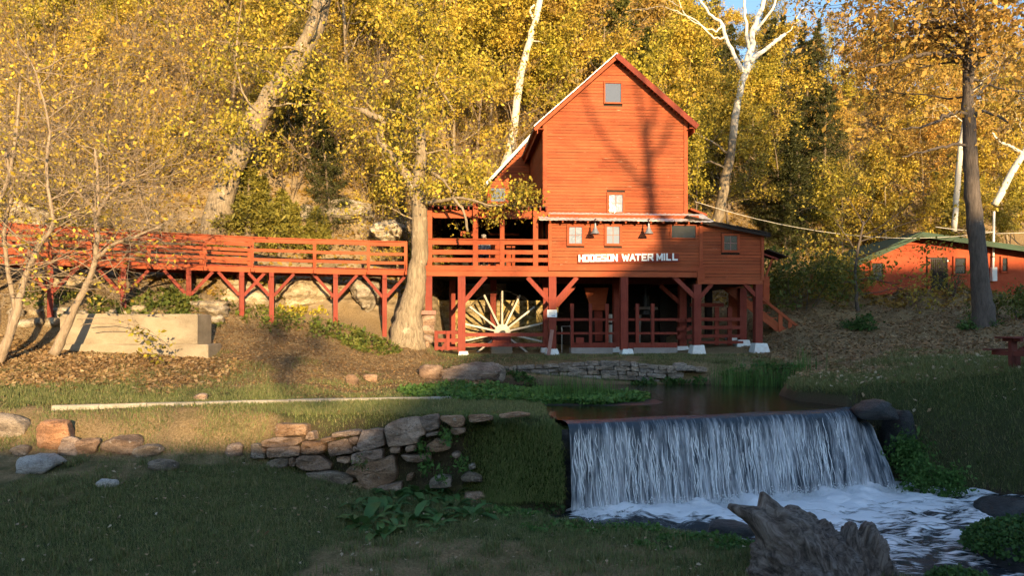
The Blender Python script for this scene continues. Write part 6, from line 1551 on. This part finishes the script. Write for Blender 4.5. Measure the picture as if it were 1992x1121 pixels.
def t_big(mb, tips, rng):
    Y = 32; q = lambda x, y, d=0: PX(x, y, Y + d)
    path_tube(mb, [q(1916, 650), q(1914, 620), q(1908, 560), q(1900, 480), q(1893, 400), q(1888, 300), q(1884, 220), q(1882, 140), q(1888, 60), q(1892, -20)], [.54, .43, .37, .33, .30, .28, .25, .19, .15, .11], 14, 5, .015, 9)
    for p, r in (([(1884, 225), (1862, 218), (1835, 228), (1800, 245), (1755, 250)], [.09, .08, .07, .05, .03]), ([(1887, 282), (1850, 282), (1810, 292), (1755, 305)], [.07, .06, .05, .03]), ([(1884, 165), (1895, 130), (1915, 110), (1930, 100)], [.12, .1, .08, .05]),
                 ([(1888, 235), (1905, 218), (1930, 220), (1965, 240)], [.09, .07, .05, .03]), ([(1884, 120), (1850, 108), (1800, 105), (1740, 120), (1690, 130)], [.1, .09, .08, .06, .03]), ([(1886, 70), (1840, 45), (1790, 30), (1730, 5)], [.1, .08, .06, .04]), ([(1890, 40), (1930, 10), (1975, -20)], [.1, .08, .05])):
        pp = path_tube(mb, [q(*a, -.3 * i) for i, a in enumerate(p)], r, 7, 4, .03, int(p[1][0]))
        for k in range(3, len(pp), 3):
            if p[-1][1] < 200: grow(mb, tips, pp[k], (rng.normal(0, .6), rng.normal(0, .6), .5), 1.7, .03, 2, rng, **G1)
    for k in range(26):
        y = rng.uniform(-60, 200); grow(mb, tips, q(1884 if y > 90 else 1889, y), (rng.normal(-.3, 1), rng.normal(0, .6), .25), rng.uniform(2.5, 5.0), .06, 3 if k % 3 == 0 else 2, rng, **G1)
    return q(1914, 628)
named_tree('big_sycamore', 'large dark trunk with orange-brown crown standing in front of the red house', B_dark, t_big, [(10000, .5, .20, L_orange, .5), (5000, .5, .20, L_gold, .5)], 9)
def t_thin(mb, tips, rng):
    Y = 46; q = lambda x, y: PX(x, y, Y)
    path_tube(mb, [q(1856, 450), q(1862, 360), q(1868, 290), q(1876, 240), q(1882, 150)], [.17, .16, .15, .14, .1], 8, 4, .02, 10)
    for k in range(4): grow(mb, tips, q(1878, 240 - 25 * k), (rng.normal(0, 1), 0, .6), 1.8, .04, 2, rng, **G1)
    return q(1856, 450)
named_tree('thin_white_tree', 'thin white trunk just left of the large dark trunk', B_white, t_thin, [(500, .35, .2, L_gold, .4)], 10)
def t_thin2(mb, tips, rng):
    Y = 47; q = lambda x, y: PX(x, y, Y)
    path_tube(mb, [q(1935, 400), q(1960, 350), q(1985, 310), q(2010, 265)], [.22, .2, .19, .16], 8, 4, .02, 11); path_tube(mb, [q(1990, 300), q(1968, 285), q(1945, 275), q(1930, 258)], [.12, .1, .08, .05], 7, 4)
    for k in range(4): grow(mb, tips, q(1990 + 4 * k, 300 - 12 * k), (rng.normal(0, 1), 0, .6), 2.0, .04, 2, rng, **G1)
    return q(1935, 400)
named_tree('leaning_white_tree', 'white trunk leaning right beyond the large dark trunk', B_white, t_thin2, [(500, .35, .2, L_gold, .4)], 11)
def t_small(mb, tips, rng):
    Y = 33.5; b = hit(1668, 604); Y = b.y; q = lambda x, y, d=0: PX(x, y, Y + d)
    path_tube(mb, [b - Vector((0, 0, .2)), q(1666, 570), q(1663, 530), q(1670, 480), q(1680, 430)], [.10, .085, .07, .06, .04], 8, 4, .015, 12)
    for (x, y, dx, dz, L) in ((1666, 575, .9, .1, 2.6), (1664, 545, .9, .15, 3.0), (1664, 530, -.9, .2, 2.2), (1668, 500, .9, .3, 3.2), (1668, 490, -.8, .4, 2.4), (1675, 460, .9, .3, 3.2), (1678, 440, .6, .7, 2.6), (1678, 435, -.6, .7, 2.4), (1664, 550, -.9, .1, 1.8), (1672, 470, .8, .15, 3.4)):
        grow(mb, tips, q(x, y), (dx, rng.normal(-.3, .3), dz), L, .035, 2, rng, .14, .01, 5, (2, 4), (.3, .8), (.5, .75))
    return b
named_tree('small_yard_tree', 'slender young tree spreading thin leafy branches in front of the red house', B_dark, t_small, [(1900, .22, .15, L_olive, .3)], 12)
# the leaning stems at the left, nearer than the walkway
def t_left(stems, seed, leafn):
    def f(mb, tips, rng):
        for Y, pts, rad, kids in stems:
            pp = path_tube(mb, [PX(x, y, Y) for x, y in pts], rad, 9, 4, .015, int(pts[0][0] + 7))
            for k in range(int(len(pp) * .35), len(pp), 1):
                for rep in range(kids):
                    grow(mb, tips, pp[k], (rng.normal(0, 1), rng.normal(0, .5), rng.uniform(-.1, .8)), rng.uniform(.9, 2.4), .018, 2, rng, .16, .02, 5, (2, 4), (.3, .8), (.5, .8), (6, 5, 4, 3, 3), .2, .4, .004)
        return PX(stems[0][1][0][0], stems[0][1][0][1], stems[0][0])
    return f
named_tree('redbud', 'many-stemmed leaning shrub tree at the left edge with round yellow leaves', B_twig,
    t_left([(21.5, [(-10, 715), (12, 670), (35, 600), (48, 540), (78, 480), (102, 430), (90, 340), (95, 230), (60, 120)], [.17, .125, .10, .082, .07, .055, .045, .033, .02], 2), (21.6, [(14, 670), (26, 600), (15, 520), (8, 450), (22, 380), (10, 290)], [.085, .07, .06, .05, .04, .025], 2), (21.4, [(-20, 690), (-5, 600), (-30, 480), (20, 330), (40, 160)], [.11, .09, .07, .05, .03], 1)], 1, 1), [(1100, .12, .12, L_yellow, .3), (500, .1, .12, L_ygreen, .3)], 21)
named_tree('redbud', 'leaning forked trunk with tangled bare twigs in front of the concrete block', B_twig,
    t_left([(22.3, [(105, 690), (128, 640), (150, 590), (175, 540), (188, 480), (186, 420), (190, 370), (185, 290)], [.16, .12, .10, .085, .075, .065, .05, .03], 2), (22.3, [(187, 420), (205, 390), (235, 360), (262, 345)], [.06, .05, .04, .02], 2), (22.2, [(186, 505), (215, 480), (250, 465), (290, 450), (325, 432)], [.06, .05, .045, .03, .015], 1), (22.3, [(187, 415), (172, 395), (152, 372)], [.045, .04, .02], 2)], 2, 1), [(900, .12, .115, L_yellow, .3)], 22)
# hanging leafy spray over the concrete block
def t_spray(mb, tips, rng):
    q = lambda x, y, d=0: PX(x, y, 22.4 + d)
    for p in ([(150, 622), (200, 618), (245, 628), (275, 650), (300, 690), (322, 712)], [(160, 632), (215, 630), (260, 640), (290, 668), (312, 690)], [(250, 630), (285, 640), (310, 660), (330, 685)]):
        pp = path_tube(mb, [q(*a) for a in p], list(np.linspace(.014, .005, len(p))), 5, 3, .01, int(p[0][0]))
        tips += pp[len(pp) // 2:]
    return q(150, 622)
named_tree('hanging_branch', 'low spray of yellow-green round leaves drooping over the concrete block', B_twig, t_spray, [(95, .13, .15, L_ygreen, .5)], 23)

# green bushes on the right, between stair and house
def leafy_bush(name, label, px, py, w, h, n, mat, lsz, seed, d=None, group=None):
    rng = np.random.default_rng(seed); p = hit(px, py); mb = MB(); tips = []
    for k in range(7):
        a = rng.random() * 6.283; grow(mb, tips, p + Vector((math.cos(a) * w * .12, math.sin(a) * w * .12, -.1)), (math.cos(a) * .6 * w / h, math.sin(a) * .6, 1), h * .7, .025, 2, rng, .2, .0, 4, (3, 4), (.4, 1.0), (.45, .7))
    T = crown_points(tips, n, .16 * h, rng); T[:, 2] = np.maximum(T[:, 2], p.z + .05)
    root = thing(name, label, 'bush', p, group); mb.build('stem', B_dark, root, True)
    V, Fq = leaf_quads(T, lsz, rng); leafpart('foliage', np_mesh('foliage', V, Fq, mat), root)
leafy_bush('green_bush', 'large dark green bush right of the mill staircase', 1560, 602, 3.4, 2.8, 4200, L_ivy, .15, 31)
leafy_bush('green_bush', 'rounded olive bush on the slope between staircase and young tree', 1620, 585, 2.6, 2.6, 2800, L_olive, .15, 32)
leafy_bush('green_bush', 'low green plant on the leafy slope below the young tree', 1690, 640, 2.2, .7, 1200, L_green, .11, 33)
leafy_bush('green_bush', 'green bush right of the big trunk below the house', 1975, 622, 2.4, 1.3, 2600, L_ivy, .12, 34)
leafy_bush('green_bush', 'small conical green shrub beside the house door', 1854, 574, .5, 1.1, 500, L_green, .08, 35)
leafy_bush('green_bush', 'dim green growth at the foot of the big trunk', 1900, 640, 2.6, .6, 900, L_green, .10, 36)

# ------------------------------------------------------------------ ground plants
rng = np.random.default_rng(99)
def stuff(name, V, Fq, mat, label, cat):
    o = link(bpy.data.objects.new(name, np_mesh(name, V, Fq, mat))); return tag(o, label, cat, kind='stuff')
def scatter(n, x0, x1, y0, y1, keep):
    X = rng.uniform(x0, x1, n); Y = rng.uniform(y0, y1, n); m = (np.abs(X) < .67 * Y + 1.5) & keep(X, Y); return X[m], Y[m]
def patchy(X, Y, amt, sc=1.1, seed=5): return (amt + .75 * fbm2(X * sc, Y * sc, seed, 3)) > rng.random(len(X))
dry = lambda X, Y: fbm2(X * .7, Y * .7, 40, 3)
def onland(X, Y):
    z = H(X, Y, False); return ~((poly_sdf(X, Y, POND) < .1)) & ~((z < POOL_Z + .03) & (Y < 19.5))
def lawn_keep(X, Y): return onland(X, Y) & patchy(X, Y, grass_amount(X, Y))
X, Y = scatter(420000, -9.5, 8, 9.2, 16.6, lawn_keep); 
P = np.stack([X, Y, H(X, Y) - .01], 1); V, Fq = blades(P, .075, .011, rng, .9); stuff('lawn_grass', V, Fq, L_grass, 'short shaded grass of the foreground lawn', 'grass')
X, Y = scatter(120000, -9.5, 8, 9.2, 17.6, lambda X, Y: onland(X, Y) & (dry(X, Y) > -.05) & (grass_amount(X, Y) > .1)); P = np.stack([X, Y, H(X, Y) - .01], 1)
V, Fq = blades(P, .07, .010, rng, 1.4); stuff('dry_grass', V, Fq, L_drygrass, 'straw-coloured dry grass in the worn patches of the lawns', 'grass')
X, Y = scatter(330000, -14, 1.3, 16.3, 25, lawn_keep); P = np.stack([X, Y, H(X, Y) - .01], 1); V, Fq = blades(P, .10, .016, rng, .8); stuff('upper_lawn_grass', V, Fq, L_grass, 'green grass of the upper lawn around the kerb', 'grass')
X, Y = scatter(300000, 7.2, 18, 11, 27.5, lambda X, Y: lawn_keep(X, Y)); P = np.stack([X, Y, H(X, Y) - .01], 1)
V, Fq = blades(P, .15, .017, rng, .8, (-.25, -.35, -.1)); stuff('bank_grass', V, Fq, L_grass, 'dark green grass covering the right bank', 'grass')
X, Y = scatter(60000, -3.2, 9.6, 26.6, 30, lambda X, Y: onland(X, Y) & patchy(X, Y, .42)); P = np.stack([X, Y, H(X, Y) - .01], 1)
V, Fq = blades(P, .09, .02, rng, .8); stuff('yard_grass', V, Fq, L_grass, 'thin grass on the strip in front of the mill', 'grass')
cl = rng.uniform([-9, 9.6], [7.5, 16.4], (420, 2)); cl = cl[onland(cl[:, 0], cl[:, 1]) & (grass_amount(cl[:, 0], cl[:, 1]) > .3)]
ii = np.repeat(np.arange(len(cl)), 70); X = cl[ii, 0] + rng.normal(0, .10, len(ii)); Y = cl[ii, 1] + rng.normal(0, .10, len(ii)); P = np.stack([X, Y, H(X, Y) - .01], 1)
V, Fq = blades(P, .14, .012, rng, .9, None, 2); stuff('lawn_tufts', V, Fq, L_grass, 'taller grass tufts scattered over the foreground lawn', 'grass')
# long grass hanging over the mound left of the fall
n = 50000; X = rng.uniform(-1.9, 1.2, n); t = rng.random(n); yc = np.interp(X, [c[0] for c in CREST], [c[1] for c in CREST]); Y = yc - .15 + 1.1 * t ** 1.3
keep = (H(X, Y, False) > -2.5) & (rng.random(n) < .12 + .3 * sstep(-1.4, -.9, X) + .58 * sstep(-.8, .0, X)) & ((X > -1.0) | (noise2(X * 2.5, Y * 2.5, 44) > .05)); X, Y = X[keep], Y[keep]
P = np.stack([X, Y, H(X, Y)], 1); V, Fq = blades(P, .24, .016, rng, .35, (-.05, -.9, -1.45), 2); stuff('mound_grass', V, Fq, L_mound, 'long grass hanging over the mound beside the waterfall', 'grass')
# creeping plants low on the mound, at the pool edge and on the bank
def ground_leaves(name, n, cx, cy, rx, ry, mat, size, label, hgt=.12, keep=None):
    a = rng.random(n) * 6.283; r = np.sqrt(rng.random(n)); X = cx + rx * r * np.cos(a); Y = cy + ry * r * np.sin(a)
    m = patchy(X, Y, .62, 1.6, abs(int(cx * 7)) % 50) & (fbm2(X * 1.3, Y * 1.3, 88, 3) > -.22)
    if keep is not None: m &= keep(X, Y)
    X, Y = X[m], Y[m]; r = r[m]
    Z = np.maximum(H(X, Y), POOL_Z if cy < 15 else -9) + rng.random(len(X)) * hgt * (1.15 - r); V, Fq = leaf_quads(np.stack([X, Y, Z], 1), size, rng, .8, 0, .1, (0, -.4, 1.4)); return stuff(name, V, Fq, mat, label, 'plants')
ground_leaves('creeping_plants', 5200, .95, 15.35, .55, .5, L_green, .055, 'small-leaved green plants on the wet mound face beside the fall', .35)
ground_leaves('bank_cress', 5200, 1.7, 13.75, 1.6, .45, L_cress, .05, 'low cress along the near edge of the pool', .14)
ground_leaves('bank_cress', 5200, 3.3, 12.7, 1.3, .5, L_cress, .05, 'low cress beside the stump on the near bank', .16)
ground_leaves('bank_cress', 2200, .0, 14.8, .7, .4, L_cress, .05, 'cress at the foot of the grassy mound', .12)
def mound(name, cx, cy, rx, ry, h, zb, n, mat, size, label):
    a = rng.random(n) * 6.283; r = np.sqrt(rng.random(n)); X, Y = cx + rx * r * np.cos(a), cy + ry * r * np.sin(a)
    Z = zb + h * np.sqrt(np.clip(1 - r ** 2, 0, 1)) * (.8 + .3 * fbm2(X * 2, Y * 2, 3)) + rng.normal(0, .03, n)
    root = thing(name, label, 'plants', (cx, cy, zb)); V, Fq = leaf_quads(np.stack([X, Y, Z], 1), size, rng, .8, 0, .1, (0, -.6, 1.2)); leafpart('foliage', np_mesh('foliage', V, Fq, mat), root)
    o = rock('earth', int(cx * 10), (cx, cy, zb - .02), (rx * 1.7, ry * 1.7, h * 1.15), M_wet, parent=root, cuts=0, rough=.1)
mound('cress_mound', 8.75, 13.1, .95, 1.0, .66, POOL_Z - .05, 11000, L_green, .06, 'rounded dark green cress mound in the stream at the right edge')
mound('cress_mound', 6.75, 11.6, .5, .35, .25, POOL_Z - .10, 1800, L_green, .05, 'small green cress tuft at the bottom edge right of the stump')
# cress patch in the pond, and the low cress reaching to the kerb
X = np.concatenate([rng.uniform(.4, 3.8, 26000), rng.uniform(-3.2, 1.4, 24000)]); Y = np.concatenate([rng.uniform(18.7, 22.8, 26000), rng.uniform(19.6, 24.0, 24000)])
m = ((X - 1.4) / 2.3) ** 2 + ((Y - 20.7) / 1.6) ** 2 < 1 + .25 * noise2(X * 2, Y * 2, 8); m2 = (((X + .6) / 2.6) ** 2 + ((Y - 21.6) / 1.8) ** 2 < 1 + .3 * noise2(X * 2, Y * 2, 9)) & (rng.random(len(X)) < .6); m |= m2
X, Y = X[m], Y[m]; Z = np.maximum(H(X, Y), POND_Z) + .02 + rng.random(len(X)) * .13; V, Fq = leaf_quads(np.stack([X, Y, Z], 1), .075, rng, .85, 0, .1, (0, -.3, 1.5)); stuff('cress_bed', V, Fq, L_cress, 'bright green watercress bed spreading into the pond', 'plants')
rock('mud_bar', 91, (1.5, 20.6, POND_Z - .05), (4.9, 3.3, .17), M_wet, parent=None, cuts=0, rough=.12); tag(bpy.data.objects['mud_bar'], kind='structure')
def rushes(name, n, cx, cy, rx, ry, L, label):
    X = cx + rng.normal(0, rx, n); Y = cy + rng.normal(0, ry, n); P = np.stack([X, Y, np.maximum(H(X, Y), POND_Z)], 1); V, Fq = blades(P, L, .016, rng, .28, None, 2)
    root = thing(name, label, 'rushes', (cx, cy, POND_Z)); leafpart('blade_tuft', np_mesh('blade_tuft', V, Fq, L_cress), root)
rushes('rushes', 240, 1.5, 20.6, .28, .35, .62, 'tall green rushes at the left of the pond cress'); rushes('rushes', 150, 2.35, 20.8, .3, .3, .55, 'thinner tuft of rushes in the middle of the pond cress'); rushes('rushes', 70, .9, 20.2, .15, .2, .6, 'small left tuft of rushes at the edge of the pond cress')
rushes('rushes', 200, 8.3, 25.6, .5, .35, .75, 'tall rushes on the far right bank of the pond'); rushes('rushes', 140, 7.4, 25.9, .4, .3, .6, 'rushes left of the far right pond corner'); rushes('rushes', 120, 9.2, 25.2, .35, .4, .7, 'rushes at the far right corner of the pond')
for (nm, cx, cy, rx, ry, n, lab) in (('wall_plants', -.2, 26.2, 1.1, .35, 2600, 'green weeds at the left foot of the pond wall'), ('wall_plants', 5.2, 26.3, 1.3, .3, 2600, 'green weeds at the right part of the pond wall'), ('wall_plants', 8.0, 26.3, 1.9, .6, 4200, 'dark weeds on the far right bank of the pond')):
    ground_leaves(nm, n, cx, cy, rx, ry, L_green, .10, lab, .42)
# ivy and weeds on the bank under the walkway
for (cx, cy, rx, ry, n, mt, lab) in ((-11.7, 26.8, 1.7, .9, 5200, L_ivy, 'ivy under the walkway behind the concrete block'), (-7.6, 28.5, 3.4, 1.0, 3600, L_ivy, 'green weeds on the bank below the middle of the walkway'), (-5.2, 28.3, 1.2, .8, 1500, L_ivy, 'weeds left of the big trunk roots'), (-9.5, 29.8, 2.4, .8, 2600, L_ygreen, 'yellowing weeds beneath the walkway posts'), (-14.5, 26.0, 2.0, .8, 2500, L_ivy, 'weeds beneath the left end of the walkway')):
    ground_leaves('bank_ivy', n, cx, cy, rx, ry, mt, .11, lab, .45)
# ferns and plants beside the fall, on the right
for (px, py, Y, n, s, lab) in ((1765, 880, 18.0, 1500, .45, 'bright fern clump hanging beside the right end of the fall'), (1790, 925, 17.6, 1300, .42, 'green plants at the water below the fern clump'), (1850, 940, 17.4, 900, .4, 'trailing green plants along the right water edge')):
    c = PX(px, py, Y); P = np.array(c)[None] + rng.normal(0, s * .45, (n, 3)) * np.array([1, .6, 1.1]); V, Fq = leaf_quads(P, .085, rng, .5, .8); root = thing('fern', lab, 'plants', c); leafpart('frond', np_mesh('frond', V, Fq, L_cress), root)
# broad-leaved dock plants below the retaining wall
def dock(seed, c, n, size, label):
    r = np.random.default_rng(seed); mb = MB()
    for k in range(n):
        a = r.random() * 6.283; L = size * r.uniform(.6, 1.2); w = L * r.uniform(.13, .19); el = r.uniform(.35, 1.15); d = Vector((math.cos(a), math.sin(a), 0)); sd_ = Vector((-d.y, d.x, 0)); p = Vector(c) + d * r.uniform(0, .12) + sd_ * r.uniform(-.12, .12)
        prev = None
        for i in range(7):
            t = i / 6; e = el - t * r.uniform(.9, 1.3) * .55 * (i > 0); q = p + d * (L * t * math.cos(el - .5 * t)) + Vector((0, 0, L * t * math.sin(el - .62 * t) )); ww = w * max(.05, math.sin(math.pi * min(1, .06 + t * .94)) ** .8) * (0.3 if i == 0 else 1)
            b = len(mb.v); wv_ = .012 * math.sin(i * 2.1 + k)
            mb.v += [tuple(q - sd_ * ww + Vector((0, 0, ww * .35 + wv_))), tuple(q), tuple(q + sd_ * ww + Vector((0, 0, ww * .35 - wv_)))]
            if prev is not None: mb.f += [(prev, prev + 1, b + 1, b), (prev + 1, prev + 2, b + 2, b + 1)]
            prev = b
    root = thing('dock_plant', label, 'plant', c, 'dock plants below the retaining wall'); mb.build('leaf_rosette', L_dock, root, True)
rd = random.Random(3)
for i, (px, py) in enumerate(((690, 985), (735, 1000), (770, 985), (800, 1010), (830, 980), (860, 1005), (890, 985), (915, 1005), (850, 1025), (780, 1030), (710, 1020), (930, 975), (820, 960), (760, 965), (880, 960), (740, 1040))):
    p = hit(px, py); dock(400 + i, p - Vector((0, 0, .03)), 15, .40 + rd.random() * .16, 'broad-leaved dock plant ' + ('nearest the viewer' if py > 1015 else 'at the back' if py < 970 else 'in the middle') + ' of the clump, ' + ('left side' if px < 745 else 'right side' if px > 885 else 'centre'))
for i, (px, py, Y) in enumerate(((868, 848, 15.85), (822, 872, 15.9), (830, 905, 15.85), (700, 900, 16.0), (860, 925, 15.7), (900, 900, 15.6))):
    c = PX(px, py, Y - .1); P = np.array(c)[None] + rng.normal(0, .085, (75, 3)); V, Fq = leaf_quads(P, .085, rng, .5, .5); root = thing('wall_weed', ('weed at the top joint beside the highest wall stones', 'small weed in the joint under the largest wall stone', 'weed in the middle of the wall face', 'dry tuft hanging in the left wall joints', 'weed low on the wall above the dock plants', 'weed at the right end of the wall stones')[i], 'plant', c); leafpart('leaf_cluster', np_mesh('leaf_cluster', V, Fq, L_grass if i == 3 else L_cress), root)

# ------------------------------------------------------------------ fallen leaves
def litter_keep(X, Y): return onland(X, Y) & (rng.random(len(X)) < np.clip(1.05 - grass_amount(X, Y) * 1.5 + .4 * fbm2(X * .6, Y * .6, 12), .0, 1)) & ~((X > -2.6) & (X < 9.5) & (Y > 29.8))
X, Y = scatter(70000, -19, 1, 17.6, 29, litter_keep); V, Fq = flat_leaves(X, Y, .062, rng); stuff('fallen_leaves', V, Fq, L_litter, 'brown fallen leaves on the sunlit slope left of the pond', 'leaves')
X, Y = scatter(26000, -19, -7, 19.0, 24, lambda X, Y: litter_keep(X, Y) & (rng.random(len(X)) < sstep(-7.5, -11, X + noise2(X, Y, 3)))); V, Fq = flat_leaves(X, Y, .12, rng, .02, .5); stuff('fallen_leaves', V, Fq, L_litter, 'thick drift of brown leaves around the shrub trunks at left', 'leaves')
X, Y = scatter(60000, 8.5, 30, 19.5, 44, litter_keep); V, Fq = flat_leaves(X, Y, .11, rng); stuff('fallen_leaves', V, Fq, L_litter, 'brown fallen leaves on the slope below the red house', 'leaves')
X, Y = scatter(1500, -9, 7, 9.5, 17, onland); V, Fq = flat_leaves(X[:650], Y[:650], .065, rng, .05, .35); stuff('fallen_leaves', V, Fq, L_paleleaf, 'scattered pale leaves on the foreground lawn', 'leaves')
X, Y = scatter(700, 8, 16, 16, 24, onland); V, Fq = flat_leaves(X, Y, .10, rng, .08, .5); stuff('fallen_leaves', V, Fq, L_paleleaf, 'scattered pale leaves on the right bank', 'leaves')
X, Y = scatter(150000, -34, 26, 28, 62, lambda X, Y: (H(X, Y, False) > 2.2) & (H(X, Y, False) < EYE + .43 * Y)); V, Fq = flat_leaves(X, Y, .19, rng, .03, .6); stuff('hillside_litter', V, Fq, L_gold, 'golden leaf litter covering the wooded hillside', 'leaves')

# ------------------------------------------------------------------ the wooded rise behind the viewer that shades the foreground
rb = np.random.default_rng(123)
for k in range(64):
    x = rb.uniform(-34, 62); y = -31 + rb.normal(0, 2.5)
    dens = np.interp(x, [-34, 4, 13, 17, 24, 36, 62], [.12, .12, .2, .3, .35, .6, .6])
    if rb.random() > dens: continue
    kd = rb.choice(['g1', 'b1', 'g2', 'o1', 'b1']); ob = put(str(kd), x, y, rb.uniform(.35, .62) if x < 16 else rb.uniform(.45, .75)); ob['label'] = 'tree on the wooded rise behind the viewer, outside the picture'; ob['group'] = 'trees behind the viewer'
def t_shadow(mb, tips, rng):
    b = Vector((17.2, -12.0, hz(17.2, -12.0) - .2)); t = 14.5
    path_tube(mb, [b, b + Vector((.1, 0, 6)), b + Vector((0, 0, 11)), b + Vector((-.3, 0, t))], [.34, .28, .24, .17], 9, 5, .03, 3)
    for dx, dz, L in ((-1.0, 1.5, 6.5), (.6, 1.6, 5.5), (-.4, 1.8, 5.0), (1.1, 1.0, 4.5)): grow(mb, tips, b + Vector((-.2, 0, t - rng.uniform(.2, 3))), (dx, rng.normal(0, .2), dz), L, .12, 3, rng, .12, .05, 5, (2, 3), (.3, .7), (.5, .75))
    return b
named_tree('bare_shade_tree', 'bare forked tree behind the viewer throwing its shadow on the mill', B_brown, t_shadow, [(250, .3, .15, L_gold, .3)], 55)
